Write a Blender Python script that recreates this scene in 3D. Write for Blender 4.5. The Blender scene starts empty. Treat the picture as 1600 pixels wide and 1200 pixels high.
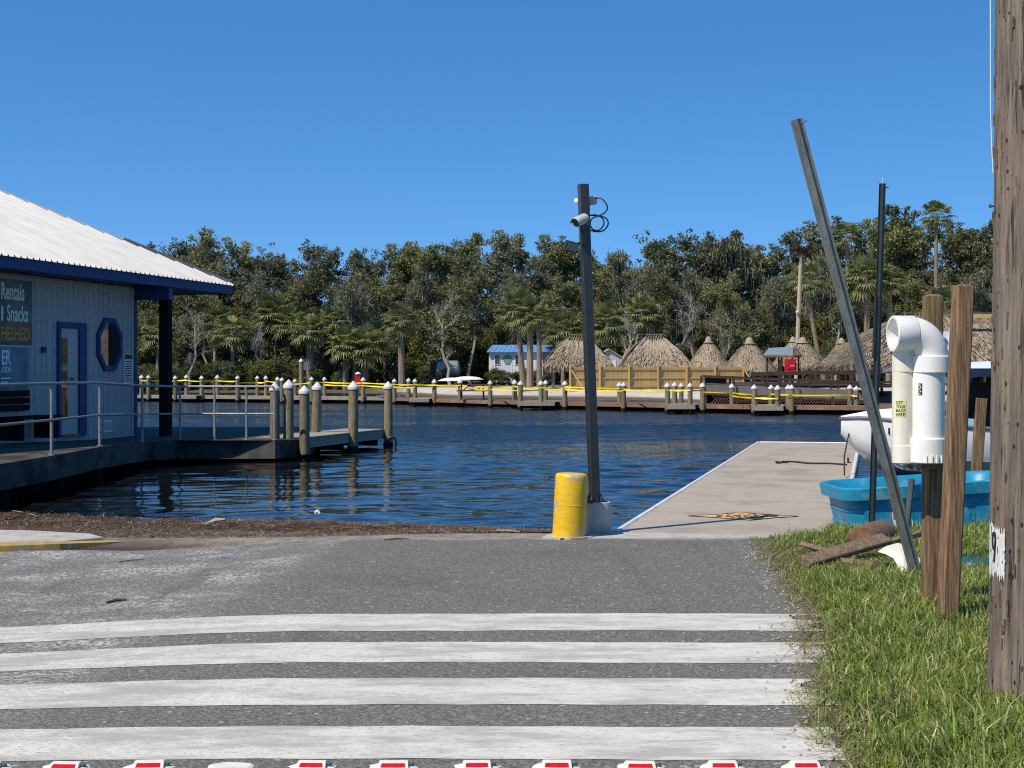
import bpy, math, random
import numpy as np
from mathutils import Vector, Matrix

random.seed(7)
RNG = np.random.default_rng(7)
SC = bpy.context.scene
COL = SC.collection
PI = math.pi

# ------------------------------------------------------------------ camera
F, HZ, CAMZ = 2400.0, 576.0, 1.7          # focal length in photo pixels, horizon row, eye height
cam_d = bpy.data.cameras.new('camera')
cam_d.sensor_width = 36.0
cam_d.lens = 36.0 * F / 1600.0
cam_d.shift_y = -(600.0 - HZ) / 1600.0
cam_d.clip_start, cam_d.clip_end = 0.1, 4000.0
cam = bpy.data.objects.new('camera', cam_d)
COL.objects.link(cam)
cam.location = (0, 0, CAMZ)
cam.rotation_euler = (PI / 2, 0, 0)
SC.camera = cam

# ------------------------------------------------------------------ sky, sun, exposure
SUN_EL, SUN_AZ = 50.5, 231.0               # azimuth clockwise from +Y
w = bpy.data.worlds.new('World')
SC.world = w
w.use_nodes = True
nt = w.node_tree
bg = nt.nodes['Background']
sky = nt.nodes.new('ShaderNodeTexSky')
sky.sky_type = 'NISHITA'
sky.sun_disc = False
sky.sun_elevation = math.radians(SUN_EL)
sky.sun_rotation = math.radians(SUN_AZ)
sky.air_density = 1.0
sky.dust_density = 0.0
sky.ozone_density = 3.0
tc = nt.nodes.new('ShaderNodeTexCoord')
mp = nt.nodes.new('ShaderNodeMapping')
mp.vector_type = 'POINT'
mp.inputs['Location'].default_value = (0, 0, 0.15)
mp.inputs['Scale'].default_value = (1, 1, 1.5)
nt.links.new(tc.outputs['Generated'], mp.inputs['Vector'])
nrm = nt.nodes.new('ShaderNodeVectorMath')
nrm.operation = 'NORMALIZE'
nt.links.new(mp.outputs['Vector'], nrm.inputs[0])
nt.links.new(nrm.outputs['Vector'], sky.inputs['Vector'])
hsv = nt.nodes.new('ShaderNodeHueSaturation')
hsv.inputs['Saturation'].default_value = 1.30
hsv.inputs['Value'].default_value = 1.12
nt.links.new(sky.outputs['Color'], hsv.inputs['Color'])
nt.links.new(hsv.outputs['Color'], bg.inputs['Color'])
bg.inputs['Strength'].default_value = 0.15

sd = bpy.data.lights.new('sun', 'SUN')
sd.energy = 5.0
sd.angle = math.radians(0.53)
sd.color = (1.0, 0.89, 0.71)
sun = bpy.data.objects.new('sun', sd)
COL.objects.link(sun)
_az, _el = math.radians(SUN_AZ), math.radians(SUN_EL)
to_sun = Vector((math.sin(_az) * math.cos(_el), math.cos(_az) * math.cos(_el), math.sin(_el)))
sun.rotation_euler = to_sun.to_track_quat('Z', 'Y').to_euler()
sun.location = (-10, -10, 30)

SC.view_settings.view_transform = 'Standard'
SC.view_settings.look = 'None'
SC.view_settings.exposure = 0.08
SC.view_settings.gamma = 1.0
SC.view_settings.use_curve_mapping = False
SC.cycles.use_denoising = False
SC.cycles.pixel_filter_type = 'BLACKMAN_HARRIS'
SC.cycles.filter_width = 1.1
SC.cycles.max_bounces = 6
SC.cycles.transparent_max_bounces = 6
SC.cycles.caustics_reflective = False
SC.cycles.caustics_refractive = False


# ------------------------------------------------------------------ helpers
def W(px, py, Y):
    return Vector(((px - 800) / F * Y, Y, CAMZ - (py - HZ) / F * Y))


def GY(py, z):
    return F * (CAMZ - z) / (py - HZ)


def WX(px, Y):
    return (px - 800) / F * Y


def sstep(a, b, x):
    t = np.clip((x - a) / (b - a), 0, 1)
    return t * t * (3 - 2 * t)


def tag(o, label=None, cat=None, group=None, kind=None):
    if label: o['label'] = label
    if cat: o['category'] = cat
    if group: o['group'] = group
    if kind: o['kind'] = kind
    return o


def thing(name, loc, label, cat, group=None, rz=0.0):
    o = bpy.data.objects.new(name, None)
    o.empty_display_size = 0.2
    COL.objects.link(o)
    o.location = loc
    o.rotation_euler = (0, 0, rz)
    return tag(o, label, cat, group)


def wloc(o):
    v = Vector((0, 0, 0))
    while o is not None:
        v += o.location
        o = o.parent
    return v


def link_mesh(name, me, mat, parent=None, loc=None):
    if mat is not None and len(me.materials) == 0:
        me.materials.append(mat)
    o = bpy.data.objects.new(name, me)
    COL.objects.link(o)
    if parent is not None: o.parent = parent
    if loc is not None: o.location = loc
    return o


def copy_tree(o, parent=None):
    c = o.copy()
    COL.objects.link(c)
    c.parent = parent
    for ch in list(o.children):
        copy_tree(ch, c)
    return c


ORDW = ['zeroth', 'first', 'second', 'third', 'fourth', 'fifth', 'sixth', 'seventh', 'eighth', 'ninth', 'tenth', 'eleventh',
        'twelfth', 'thirteenth', 'fourteenth', 'fifteenth', 'sixteenth', 'seventeenth', 'eighteenth', 'nineteenth']
TENS = {2: 'twent', 3: 'thirt', 4: 'fort', 5: 'fift', 6: 'sixt'}


def ordw(n):
    if n < 20: return ORDW[n]
    if n % 10 == 0: return TENS[n // 10] + 'ieth'
    return TENS[n // 10] + 'y-' + ORDW[n % 10]


class MB:
    """collects verts and faces; build() links ONE mesh object (world coordinates, made local to the parent)"""

    def __init__(s):
        s.v, s.f, s.smooth = [], [], False

    def add(s, verts, faces):
        b = len(s.v)
        s.v += [tuple(p) for p in verts]
        s.f += [tuple(i + b for i in q) for q in faces]
        return s

    def box(s, c, size, M=None):
        x, y, z = size[0] / 2, size[1] / 2, size[2] / 2
        pts = [Vector(p) for p in ((-x, -y, -z), (x, -y, -z), (x, y, -z), (-x, y, -z), (-x, -y, z), (x, -y, z), (x, y, z), (-x, y, z))]
        if M is not None: pts = [M @ p for p in pts]
        c = Vector(c)
        return s.add([p + c for p in pts], [(0, 3, 2, 1), (4, 5, 6, 7), (0, 1, 5, 4), (1, 2, 6, 5), (2, 3, 7, 6), (3, 0, 4, 7)])

    def bbox(s, c, size, M=None, b=0.01):
        """bevelled box (chamfered along its longest-axis edges)"""
        sx = list(size)
        ax = sx.index(max(sx))
        o = [i for i in range(3) if i != ax]
        h0, h1, L = sx[o[0]] / 2, sx[o[1]] / 2, sx[ax] / 2
        b = min(b, h0 * .5, h1 * .5)
        prof = [(-h0 + b, -h1), (h0 - b, -h1), (h0, -h1 + b), (h0, h1 - b), (h0 - b, h1), (-h0 + b, h1), (-h0, h1 - b), (-h0, -h1 + b)]
        V = []
        for e, k in ((-L, 1 - 0.0), (L, 1 - 0.0)):
            for p in prof:
                q = [0, 0, 0]
                q[o[0]], q[o[1]], q[ax] = p[0], p[1], e
                V.append(Vector(q))
        if M is not None: V = [M @ p for p in V]
        c = Vector(c)
        n = 8
        fs = [(i, (i + 1) % n, (i + 1) % n + n, i + n) for i in range(n)] + [tuple(range(n - 1, -1, -1)), tuple(range(n, 2 * n))]
        return s.add([p + c for p in V], fs)

    def bar(s, a, b, wd, ht, up=(0, 0, 1), bev=0.0):
        """rectangular bar from a to b"""
        a, b = Vector(a), Vector(b)
        d = (b - a)
        L = d.length
        d.normalize()
        up = Vector(up)
        if abs(d.dot(up)) > .98: up = Vector((0, 1, 0))
        sx = d.cross(up).normalized()
        sz = sx.cross(d).normalized()
        M = Matrix((sx, d, sz)).transposed()
        if bev: return s.bbox((a + b) / 2, (wd, L, ht), M, bev) if L > max(wd, ht) else s.box((a + b) / 2, (wd, L, ht), M)
        return s.box((a + b) / 2, (wd, L, ht), M)

    def tube(s, pts, rad, n=8, caps=True, closed=False):
        pts = [Vector(p) for p in pts]
        if not hasattr(rad, '__len__'): rad = [rad] * len(pts)
        m = len(pts)
        V = []
        prev = None
        for i, p in enumerate(pts):
            if closed: t = pts[(i + 1) % m] - pts[i - 1]
            else: t = pts[min(i + 1, m - 1)] - pts[max(i - 1, 0)]
            t.normalize()
            if prev is None:
                ref = Vector((0, 0, 1)) if abs(t.z) < .9 else Vector((1, 0, 0))
                a = t.cross(ref).normalized()
            else:
                a = (prev - t * prev.dot(t)).normalized()
            prev = a
            b = t.cross(a)
            for k in range(n):
                an = 2 * PI * k / n
                V.append(p + (a * math.cos(an) + b * math.sin(an)) * rad[i])
        fs = []
        for i in range(m if closed else m - 1):
            j = (i + 1) % m
            for k in range(n):
                k2 = (k + 1) % n
                fs.append((i * n + k, i * n + k2, j * n + k2, j * n + k))
        if caps and not closed:
            fs.append(tuple(range(n - 1, -1, -1)))
            fs.append(tuple(range((m - 1) * n, m * n)))
        return s.add(V, fs)

    def lathe(s, prof, c=(0, 0, 0), n=20, M=None):
        """prof: list of (r, z)"""
        V, fs = [], []
        c = Vector(c)
        for r, z in prof:
            for k in range(n):
                a = 2 * PI * k / n
                p = Vector((r * math.cos(a), r * math.sin(a), z))
                V.append((M @ p if M is not None else p) + c)
        for i in range(len(prof) - 1):
            for k in range(n):
                k2 = (k + 1) % n
                fs.append((i * n + k, i * n + k2, (i + 1) * n + k2, (i + 1) * n + k))
        fs.append(tuple(range(n - 1, -1, -1)))
        fs.append(tuple(range((len(prof) - 1) * n, len(prof) * n)))
        return s.add(V, fs)

    def prism(s, poly, axis):
        """poly: 3D points, extruded by vector axis"""
        axis = Vector(axis)
        poly = [Vector(p) for p in poly]
        n = len(poly)
        return s.add(poly + [p + axis for p in poly],
                     [tuple(range(n - 1, -1, -1)), tuple(range(n, 2 * n))] + [(i, (i + 1) % n, (i + 1) % n + n, i + n) for i in range(n)])

    def mesh(s, name='m', off=(0, 0, 0), smooth=False):
        me = bpy.data.meshes.new(name)
        off = Vector(off)
        me.from_pydata([tuple(Vector(p) - off) for p in s.v], [], s.f)
        if smooth:
            me.polygons.foreach_set('use_smooth', [True] * len(me.polygons))
            try: me.set_sharp_from_angle(angle=math.radians(35))
            except Exception: pass
        me.update()
        return me

    def build(s, name, mat, parent=None, smooth=False, base=None):
        """base: origin for a top-level mesh"""
        off = wloc(parent) if parent is not None else Vector(base or (0, 0, 0))
        o = link_mesh(name, s.mesh(name, off, smooth), mat, parent)
        if parent is None: o.location = off
        return o


def np_mesh(name, V, faces_n, idx, smooth=False):
    """V (N,3) array; idx flat loop indices; faces_n: verts per face (int or array)"""
    me = bpy.data.meshes.new(name)
    V = np.asarray(V, dtype=np.float32)
    idx = np.asarray(idx, dtype=np.int32).ravel()
    if np.isscalar(faces_n):
        cnt = np.full(len(idx) // faces_n, faces_n, dtype=np.int32)
    else:
        cnt = np.asarray(faces_n, dtype=np.int32)
    st = np.concatenate(([0], np.cumsum(cnt)[:-1])).astype(np.int32)
    me.vertices.add(len(V))
    me.vertices.foreach_set('co', V.ravel())
    me.loops.add(len(idx))
    me.loops.foreach_set('vertex_index', idx)
    me.polygons.add(len(cnt))
    me.polygons.foreach_set('loop_start', st)
    me.polygons.foreach_set('loop_total', cnt)
    if smooth: me.polygons.foreach_set('use_smooth', np.ones(len(cnt), dtype=bool))
    me.update(calc_edges=True)
    me.validate()
    return me


def grid_mesh(name, xs, ys, zf, smooth=True):
    X, Y = np.meshgrid(xs, ys)
    Z = zf(X, Y)
    V = np.stack([X, Y, Z], -1).reshape(-1, 3)
    nx, ny = len(xs), len(ys)
    i = (np.arange(ny - 1)[:, None] * nx + np.arange(nx - 1)[None, :]).ravel()
    idx = np.stack([i, i + 1, i + 1 + nx, i + nx], -1)
    return np_mesh(name, V, 4, idx, smooth)


def rand_frames(n, rng, flat=0.0):
    """n random orthonormal pairs; flat>0 biases the normal upward"""
    nrm_ = rng.normal(size=(n, 3))
    nrm_[:, 2] += flat * np.sign(rng.random(n) - .15)
    nrm_ /= np.linalg.norm(nrm_, axis=1, keepdims=True) + 1e-9
    t = rng.normal(size=(n, 3))
    a = np.cross(nrm_, t)
    a /= np.linalg.norm(a, axis=1, keepdims=True) + 1e-9
    b = np.cross(nrm_, a)
    return a, b


def leaf_verts(C, size, rng, aspect=0.55, flat=0.6):
    n = len(C)
    a, b = rand_frames(n, rng, flat)
    sz = (size[0] + (size[1] - size[0]) * rng.random(n))[:, None]
    V = np.empty((n, 4, 3))
    V[:, 0] = C - a * sz
    V[:, 1] = C - b * sz * aspect + a * sz * .1
    V[:, 2] = C + a * sz
    V[:, 3] = C + b * sz * aspect + a * sz * .1
    return V.reshape(-1, 3)


# ------------------------------------------------------------------ materials
MATS = {}


def nodes_of(name):
    m = bpy.data.materials.new(name)
    m.use_nodes = True
    n = m.node_tree
    return m, n, n.nodes['Principled BSDF']


def N(nt_, typ, **kw):
    nd = nt_.nodes.new(typ)
    for k, v in kw.items():
        if hasattr(nd, k): setattr(nd, k, v)
        else: nd.inputs[k.replace('_', ' ')].default_value = v
    return nd


def mixc(nt_, fac, c1, c2, blend='MIX'):
    m = nt_.nodes.new('ShaderNodeMix')
    m.data_type = 'RGBA'
    m.blend_type = blend
    for sock, v in ((m.inputs[0], fac), (m.inputs[6], c1), (m.inputs[7], c2)):
        if hasattr(v, 'is_linked') or hasattr(v, 'links'): nt_.links.new(v, sock)
        elif hasattr(v, '__len__'): sock.default_value = (*v[:3], 1)
        else: sock.default_value = v
    return m.outputs[2]


def ramp(nt_, src, a, b, inv=False):
    r = nt_.nodes.new('ShaderNodeMapRange')
    r.interpolation_type = 'SMOOTHSTEP'
    r.inputs['From Min'].default_value = a
    r.inputs['From Max'].default_value = b
    r.inputs['To Min'].default_value = 1 if inv else 0
    r.inputs['To Max'].default_value = 0 if inv else 1
    nt_.links.new(src, r.inputs['Value'])
    return r.outputs['Result']


def coords(nt_, world=False, stretch=(1, 1, 1)):
    if world: src = N(nt_, 'ShaderNodeNewGeometry').outputs['Position']
    else: src = N(nt_, 'ShaderNodeTexCoord').outputs['Object']
    m = N(nt_, 'ShaderNodeMapping')
    m.inputs['Scale'].default_value = stretch
    nt_.links.new(src, m.inputs['Vector'])
    return m.outputs['Vector']


def noise(nt_, vec, scale, detail=4.0, rough=0.6):
    n = N(nt_, 'ShaderNodeTexNoise')
    n.inputs['Scale'].default_value = scale
    n.inputs['Detail'].default_value = detail
    n.inputs['Roughness'].default_value = rough
    nt_.links.new(vec, n.inputs['Vector'])
    return n.outputs['Fac']


def bump(nt_, bsdf, h, strength, dist=0.01):
    b = N(nt_, 'ShaderNodeBump')
    b.inputs['Strength'].default_value = strength
    b.inputs['Distance'].default_value = dist
    nt_.links.new(h, b.inputs['Height'])
    nt_.links.new(b.outputs['Normal'], bsdf.inputs['Normal'])


def pmat(name, c1, c2=None, scale=6.0, rough=0.6, stretch=(1, 1, 1), bmp=0.3, bdist=0.01, metal=0.0, world=False, stain=None,
         stain_scale=1.2, stain_at=(.55, .7), rnd=0.0, detail=5.0, spec=0.4, band=(.35, .65)):
    if name in MATS: return MATS[name]
    m, n, b = nodes_of(name)
    v = coords(n, world, stretch)
    h = noise(n, v, scale, detail)
    c2 = c2 or tuple(x * .75 for x in c1)
    col = mixc(n, ramp(n, h, *band), c1, c2)
    if stain:
        h2 = noise(n, coords(n, world), stain_scale, 6.0, .65)
        col = mixc(n, ramp(n, h2, *stain_at), col, stain)
    if rnd:
        oi = N(n, 'ShaderNodeObjectInfo')
        mr = N(n, 'ShaderNodeMapRange')
        mr.inputs['To Min'].default_value = 1 - rnd
        mr.inputs['To Max'].default_value = 1 + rnd
        n.links.new(oi.outputs['Random'], mr.inputs['Value'])
        hs = N(n, 'ShaderNodeHueSaturation')
        n.links.new(mr.outputs['Result'], hs.inputs['Value'])
        n.links.new(col, hs.inputs['Color'])
        col = hs.outputs['Color']
    n.links.new(col, b.inputs['Base Color'])
    b.inputs['Roughness'].default_value = rough
    b.inputs['Metallic'].default_value = metal
    b.inputs['Specular IOR Level'].default_value = spec
    if bmp: bump(n, b, h, bmp, bdist)
    MATS[name] = m
    return m


def leafmat(name, c1, c2, c3=None, rough=0.5, trans=0.3, rnd=0.28, patch=None):
    m, n, b = nodes_of(name)
    g = N(n, 'ShaderNodeNewGeometry')
    r = g.outputs['Random Per Island']
    col = mixc(n, r, c1, c2)
    if c3:
        col = mixc(n, ramp(n, r, .86, .93), col, c3)
    if patch:
        ph_ = noise(n, coords(n, True), 1.7, 4, .6)
        col = mixc(n, ramp(n, ph_, .54, .70), col, mixc(n, .5, col, patch))
        ph2 = noise(n, coords(n, True), 5.0, 3, .6)
        col = mixc(n, ramp(n, ph2, .50, .62), col, mixc(n, .5, col, (.07, .13, .02)))
    oi = N(n, 'ShaderNodeObjectInfo')
    mr = N(n, 'ShaderNodeMapRange')
    mr.inputs['To Min'].default_value = 1 - rnd
    mr.inputs['To Max'].default_value = 1 + rnd
    n.links.new(oi.outputs['Random'], mr.inputs['Value'])
    hs = N(n, 'ShaderNodeHueSaturation')
    n.links.new(mr.outputs['Result'], hs.inputs['Value'])
    n.links.new(col, hs.inputs['Color'])
    col = hs.outputs['Color']
    n.links.new(col, b.inputs['Base Color'])
    b.inputs['Roughness'].default_value = rough
    b.inputs['Specular IOR Level'].default_value = 0.25
    t = N(n, 'ShaderNodeBsdfTranslucent')
    n.links.new(col, t.inputs['Color'])
    ms = N(n, 'ShaderNodeMixShader')
    ms.inputs['Fac'].default_value = trans
    out = n.nodes['Material Output']
    n.links.new(b.outputs[0], ms.inputs[1])
    n.links.new(t.outputs[0], ms.inputs[2])
    n.links.new(ms.outputs[0], out.inputs['Surface'])
    MATS[name] = m
    return m


# asphalt: newer smooth overlay on the right, old open-textured asphalt with pale aggregate on the left
def m_asphalt():
    m, n, b = nodes_of('asphalt')
    v = coords(n, True)
    sp = N(n, 'ShaderNodeTexVoronoi')
    sp.inputs['Scale'].default_value = 95
    n.links.new(v, sp.inputs['Vector'])
    sp2 = N(n, 'ShaderNodeTexVoronoi')
    sp2.inputs['Scale'].default_value = 45
    n.links.new(v, sp2.inputs['Vector'])
    sepc = N(n, 'ShaderNodeSeparateColor')
    n.links.new(sp.outputs['Color'], sepc.inputs[0])
    sepd = N(n, 'ShaderNodeSeparateColor')
    n.links.new(sp2.outputs['Color'], sepd.inputs[0])
    new = mixc(n, ramp(n, sepc.outputs[0], .2, 1.0), (.100, .096, .085), (.228, .219, .196))
    new = mixc(n, ramp(n, sepd.outputs[1], .985, .99), new, (.34, .33, .30))
    old = mixc(n, ramp(n, sepc.outputs[0], .25, .9), (.10, .097, .09), (.28, .27, .25))
    big = noise(n, v, 1.3, 6, .7)
    lite = N(n, 'ShaderNodeMath', operation='MULTIPLY')
    n.links.new(ramp(n, sepd.outputs[0], .45, .75), lite.inputs[0])
    n.links.new(ramp(n, big, .42, .66), lite.inputs[1])
    old = mixc(n, lite.outputs[0], old, (.50, .48, .44))
    sx = N(n, 'ShaderNodeSeparateXYZ')
    n.links.new(v, sx.inputs[0])
    # seam between the two surfaces runs obliquely: x + 0.28*(y-11) < -2.05
    k = N(n, 'ShaderNodeMath', operation='MULTIPLY_ADD')
    k.inputs[1].default_value = -0.10
    n.links.new(sx.outputs['Y'], k.inputs[0])
    n.links.new(sx.outputs['X'], k.inputs[2])
    k2 = N(n, 'ShaderNodeMath', operation='MULTIPLY_ADD')
    k2.inputs[1].default_value = 0.7
    n.links.new(big, k2.inputs[0])
    n.links.new(k.outputs[0], k2.inputs[2])
    col = mixc(n, ramp(n, k2.outputs[0], -3.05, -2.65), old, new)
    tr_ = noise(n, coords(n, True, (3.2, .35, 1)), 1.0, 4, .6)
    col = mixc(n, ramp(n, tr_, .55, .72), col, mixc(n, 0.3, col, (.045, .045, .043)))
    st = noise(n, v, .55, 5, .6)
    col = mixc(n, ramp(n, st, .5, .75), col, mixc(n, 0.35, col, (.05, .05, .05)))
    n.links.new(col, b.inputs['Base Color'])
    b.inputs['Roughness'].default_value = .85
    b.inputs['Specular IOR Level'].default_value = .25
    bump(n, b, sepc.outputs[0], .5, .006)
    MATS['asphalt'] = m


def m_paint():
    m, n, b = nodes_of('crosswalk_paint')
    v = coords(n, True)
    h = noise(n, v, 4, 7, .75)
    col = mixc(n, ramp(n, h, .35, .7), (.66, .64, .57), (.55, .53, .47))
    st = noise(n, coords(n, True, (.7, 2.2, 1)), 1.7, 7, .72)
    col = mixc(n, ramp(n, st, .42, .62), col, (.40, .385, .345))
    sc = noise(n, coords(n, True, (5, 22, 1)), 3, 3, .6)
    col = mixc(n, ramp(n, sc, .60, .66), col, (.26, .25, .235))
    sx = N(n, 'ShaderNodeSeparateXYZ')
    n.links.new(v, sx.inputs[0])
    sp = N(n, 'ShaderNodeTexVoronoi')
    sp.inputs['Scale'].default_value = 80
    n.links.new(v, sp.inputs['Vector'])
    sc2 = N(n, 'ShaderNodeSeparateColor')
    n.links.new(sp.outputs['Color'], sc2.inputs[0])
    g = N(n, 'ShaderNodeMath', operation='MULTIPLY')
    n.links.new(ramp(n, sx.outputs['X'], -5.6, 2.6, True), g.inputs[0])
    n.links.new(ramp(n, sc2.outputs[0], .74, .80), g.inputs[1])
    col = mixc(n, g.outputs[0], col, (.36, .35, .33))
    n.links.new(col, b.inputs['Base Color'])
    b.inputs['Roughness'].default_value = .7
    b.inputs['Specular IOR Level'].default_value = .3
    hh = N(n, 'ShaderNodeMath', operation='MULTIPLY')
    n.links.new(sc2.outputs[0], hh.inputs[0])
    n.links.new(h, hh.inputs[1])
    bump(n, b, hh.outputs[0], .35, .005)
    # real grip texture; the ragged worn edge lets the road show
    MATS['paint'] = m


def m_water():
    m, n, b = nodes_of('river_water')
    v = coords(n, True)
    b.inputs['Base Color'].default_value = (.006, .007, .006, 1)
    b.inputs['IOR'].default_value = 1.333
    b.inputs['Specular IOR Level'].default_value = .5
    b.inputs['Roughness'].default_value = .03
    g = N(n, 'ShaderNodeNewGeometry')
    sx = N(n, 'ShaderNodeSeparateXYZ')
    n.links.new(g.outputs['Position'], sx.inputs[0])
    # ripples; choppier in mid river, with calmer streaks
    h1 = noise(n, coords(n, True, (1.0, 2.0, 1)), 2.2, 3, .55)
    h2 = noise(n, coords(n, True, (1.4, 2.4, 1)), 7.0, 2, .5)
    ad = N(n, 'ShaderNodeMath', operation='MULTIPLY_ADD')
    ad.inputs[1].default_value = .22
    n.links.new(h2, ad.inputs[0])
    n.links.new(h1, ad.inputs[2])
    streak = ramp(n, noise(n, coords(n, True, (.035, .16, 1)), 1.0, 3, .6), .38, .52)
    far = ramp(n, sx.outputs['Y'], 28, 50)
    sr = N(n, 'ShaderNodeMath', operation='MULTIPLY_ADD')      # calm streaks keep a third of the chop
    sr.inputs[1].default_value = .68
    sr.inputs[2].default_value = .32
    n.links.new(streak, sr.inputs[0])
    st = N(n, 'ShaderNodeMath', operation='MULTIPLY')
    n.links.new(sr.outputs[0], st.inputs[0])
    n.links.new(far, st.inputs[1])
    sm = N(n, 'ShaderNodeMapRange')
    sm.inputs['To Min'].default_value = .045
    sm.inputs['To Max'].default_value = .95
    n.links.new(st.outputs[0], sm.inputs['Value'])
    rm = N(n, 'ShaderNodeMapRange')                          # unresolved chop far out spreads the reflection
    rm.inputs['To Min'].default_value = .03
    rm.inputs['To Max'].default_value = .24
    n.links.new(st.outputs[0], rm.inputs['Value'])
    n.links.new(rm.outputs['Result'], b.inputs['Roughness'])
    bp = N(n, 'ShaderNodeBump')
    bp.inputs['Distance'].default_value = .12
    n.links.new(sm.outputs['Result'], bp.inputs['Strength'])
    n.links.new(ad.outputs[0], bp.inputs['Height'])
    n.links.new(bp.outputs['Normal'], b.inputs['Normal'])
    MATS['water'] = m


def m_sand():
    m, n, b = nodes_of('far_bank_soil')
    v = coords(n, True)
    h = noise(n, v, .8, 8, .7)
    sand = mixc(n, ramp(n, h, .35, .65), (.56, .51, .43), (.42, .37, .30))
    brush = mixc(n, ramp(n, noise(n, v, 1.6, 6), .35, .65), (.10, .09, .045), (.05, .06, .025))
    sx = N(n, 'ShaderNodeSeparateXYZ')
    n.links.new(v, sx.inputs[0])
    ad = N(n, 'ShaderNodeMath', operation='MULTIPLY_ADD')
    ad.inputs[1].default_value = 6.0
    n.links.new(h, ad.inputs[0])
    n.links.new(sx.outputs['X'], ad.inputs[2])
    col = mixc(n, ramp(n, ad.outputs[0], -9.0, -3.0), brush, sand)
    ad2 = N(n, 'ShaderNodeMath', operation='MULTIPLY_ADD')
    ad2.inputs[1].default_value = 10.0
    n.links.new(h, ad2.inputs[0])
    n.links.new(sx.outputs['Y'], ad2.inputs[2])
    col = mixc(n, ramp(n, ad2.outputs[0], 119, 126), col, brush)
    # damp tide line
    col = mixc(n, ramp(n, sx.outputs['Z'], -.08, .03, True), col, (.10, .075, .05))
    n.links.new(col, b.inputs['Base Color'])
    b.inputs['Roughness'].default_value = .9
    bump(n, b, h, .6, .15)
    MATS['sand'] = m


def m_ground():
    m, n, b = nodes_of('near_ground')
    v = coords(n, True)
    h = noise(n, v, 5, 8, .7)
    soil = mixc(n, ramp(n, h, .35, .65), (.30, .265, .21), (.17, .14, .105))
    gr = mixc(n, ramp(n, noise(n, v, 9, 5), .4, .6), (.05, .06, .018), (.14, .11, .055))
    sx = N(n, 'ShaderNodeSeparateXYZ')
    n.links.new(v, sx.inputs[0])
    col = mixc(n, ramp(n, sx.outputs['X'], 1.1, 1.3), soil, gr)
    col = mixc(n, ramp(n, sx.outputs['Z'], -.14, -.06, True), col, (.035, .02, .012))
    n.links.new(col, b.inputs['Base Color'])
    b.inputs['Roughness'].default_value = .9
    bump(n, b, h, .6, .03)
    MATS['ground'] = m


m_asphalt(); m_paint(); m_water(); m_sand(); m_ground()
M_CONC = pmat('concrete', (.46, .44, .40), (.36, .345, .315), 5, .85, bmp=.35, bdist=.006, stain=(.24, .22, .19), stain_scale=1.8)
M_CONC_D = pmat('shade_darkened_concrete', (.105, .10, .09), (.055, .053, .048), 3, .85, bmp=.5, bdist=.02, stain=(.03, .03, .027), stain_scale=1.3, stain_at=(.45, .65), spec=.15)  # walkway concrete, colour lowered to carry the shade of the shop
M_DOCK = pmat('dock_deck', (.41, .355, .285), (.35, .30, .24), 3, .85, (1, 5, 1), bmp=.25, bdist=.004, stain=(.25, .215, .17), stain_scale=1.1, stain_at=(.45, .75))
M_TRIM = pmat('dock_edge', (.72, .70, .66), (.55, .53, .49), 6, .6, bmp=.1)
M_YEL = pmat('yellow_paint', (.78, .49, .02), (.68, .40, .012), 7, .45, (1, 1, 2.5), bmp=.4, bdist=.008, stain=(.42, .36, .28), stain_scale=5.5, stain_at=(.58, .61))
M_YCURB = pmat('worn_yellow_paint', (.50, .33, .06), (.34, .24, .08), 6, .85, bmp=.5, stain=(.27, .24, .19), stain_scale=5, stain_at=(.50, .60))
M_BLACK = pmat('charcoal_metal', (.030, .031, .034), (.022, .023, .025), 8, .42, bmp=.05, metal=0.0, spec=.5)
M_POLEG = pmat('grey_painted_steel', (.030, .031, .034), (.023, .024, .026), 8, .38, bmp=.06, spec=.5)
M_GALV = pmat('galvanised_steel', (.155, .168, .160), (.105, .115, .11), 9, .5, (1, 1, .5), bmp=.1, metal=.35, stain=(.075, .08, .077), stain_scale=2.5)
M_GREENST = pmat('dark_green_steel', (.022, .03, .03), (.015, .02, .021), 9, .45, bmp=.05, spec=.5)
M_RAIL = pmat('aluminium_rail', (.30, .31, .31), (.24, .25, .25), 9, .5, bmp=.05, metal=.3)
M_POST = pmat('treated_post_wood', (.275, .168, .088), (.10, .056, .030), 7, .85, (10, 10, .5), bmp=.5, bdist=.006, stain=(.16, .13, .06), stain_scale=1.5, detail=7)
M_POSTG = pmat('weathered_post_wood', (.26, .165, .08), (.10, .055, .026), 7, .8, (9, 9, .5), bmp=.5, bdist=.006, stain=(.15, .16, .06), stain_scale=1.7, detail=7)
M_OLDW = pmat('old_grey_wood', (.235, .165, .105), (.12, .08, .05), 6, .85, (6, 6, 6), bmp=.5, bdist=.006, stain=(.10, .07, .045), stain_scale=4, rnd=.15)
M_DECKW = pmat('weathered_deck_wood', (.36, .31, .25), (.25, .21, .165), 5, .85, (3, 3, 3), bmp=.4, bdist=.005, rnd=.2)
M_REDW = pmat('reddish_dock_wood', (.26, .155, .10), (.17, .10, .065), 5, .85, (3, 3, 3), bmp=.4, bdist=.005, stain=(.3, .24, .17), stain_scale=.8, rnd=.12)
M_DARKW = pmat('dark_brown_wood', (.062, .034, .024), (.035, .02, .015), 6, .75, bmp=.3, stain=(.14, .08, .05), stain_scale=1.5)
M_PILE = pmat('piling_wood', (.25, .215, .13), (.145, .115, .065), 5, .85, (10, 10, 1.0), bmp=.6, bdist=.012, stain=(.10, .09, .05), stain_scale=2.2, rnd=.15)
M_WETSHADE = pmat('wet_and_shade_black', (.014, .012, .010), (.009, .008, .007), 5, .8, bmp=.4, spec=.1)  # wet piling feet, and shade painted under the slab and docks
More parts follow.
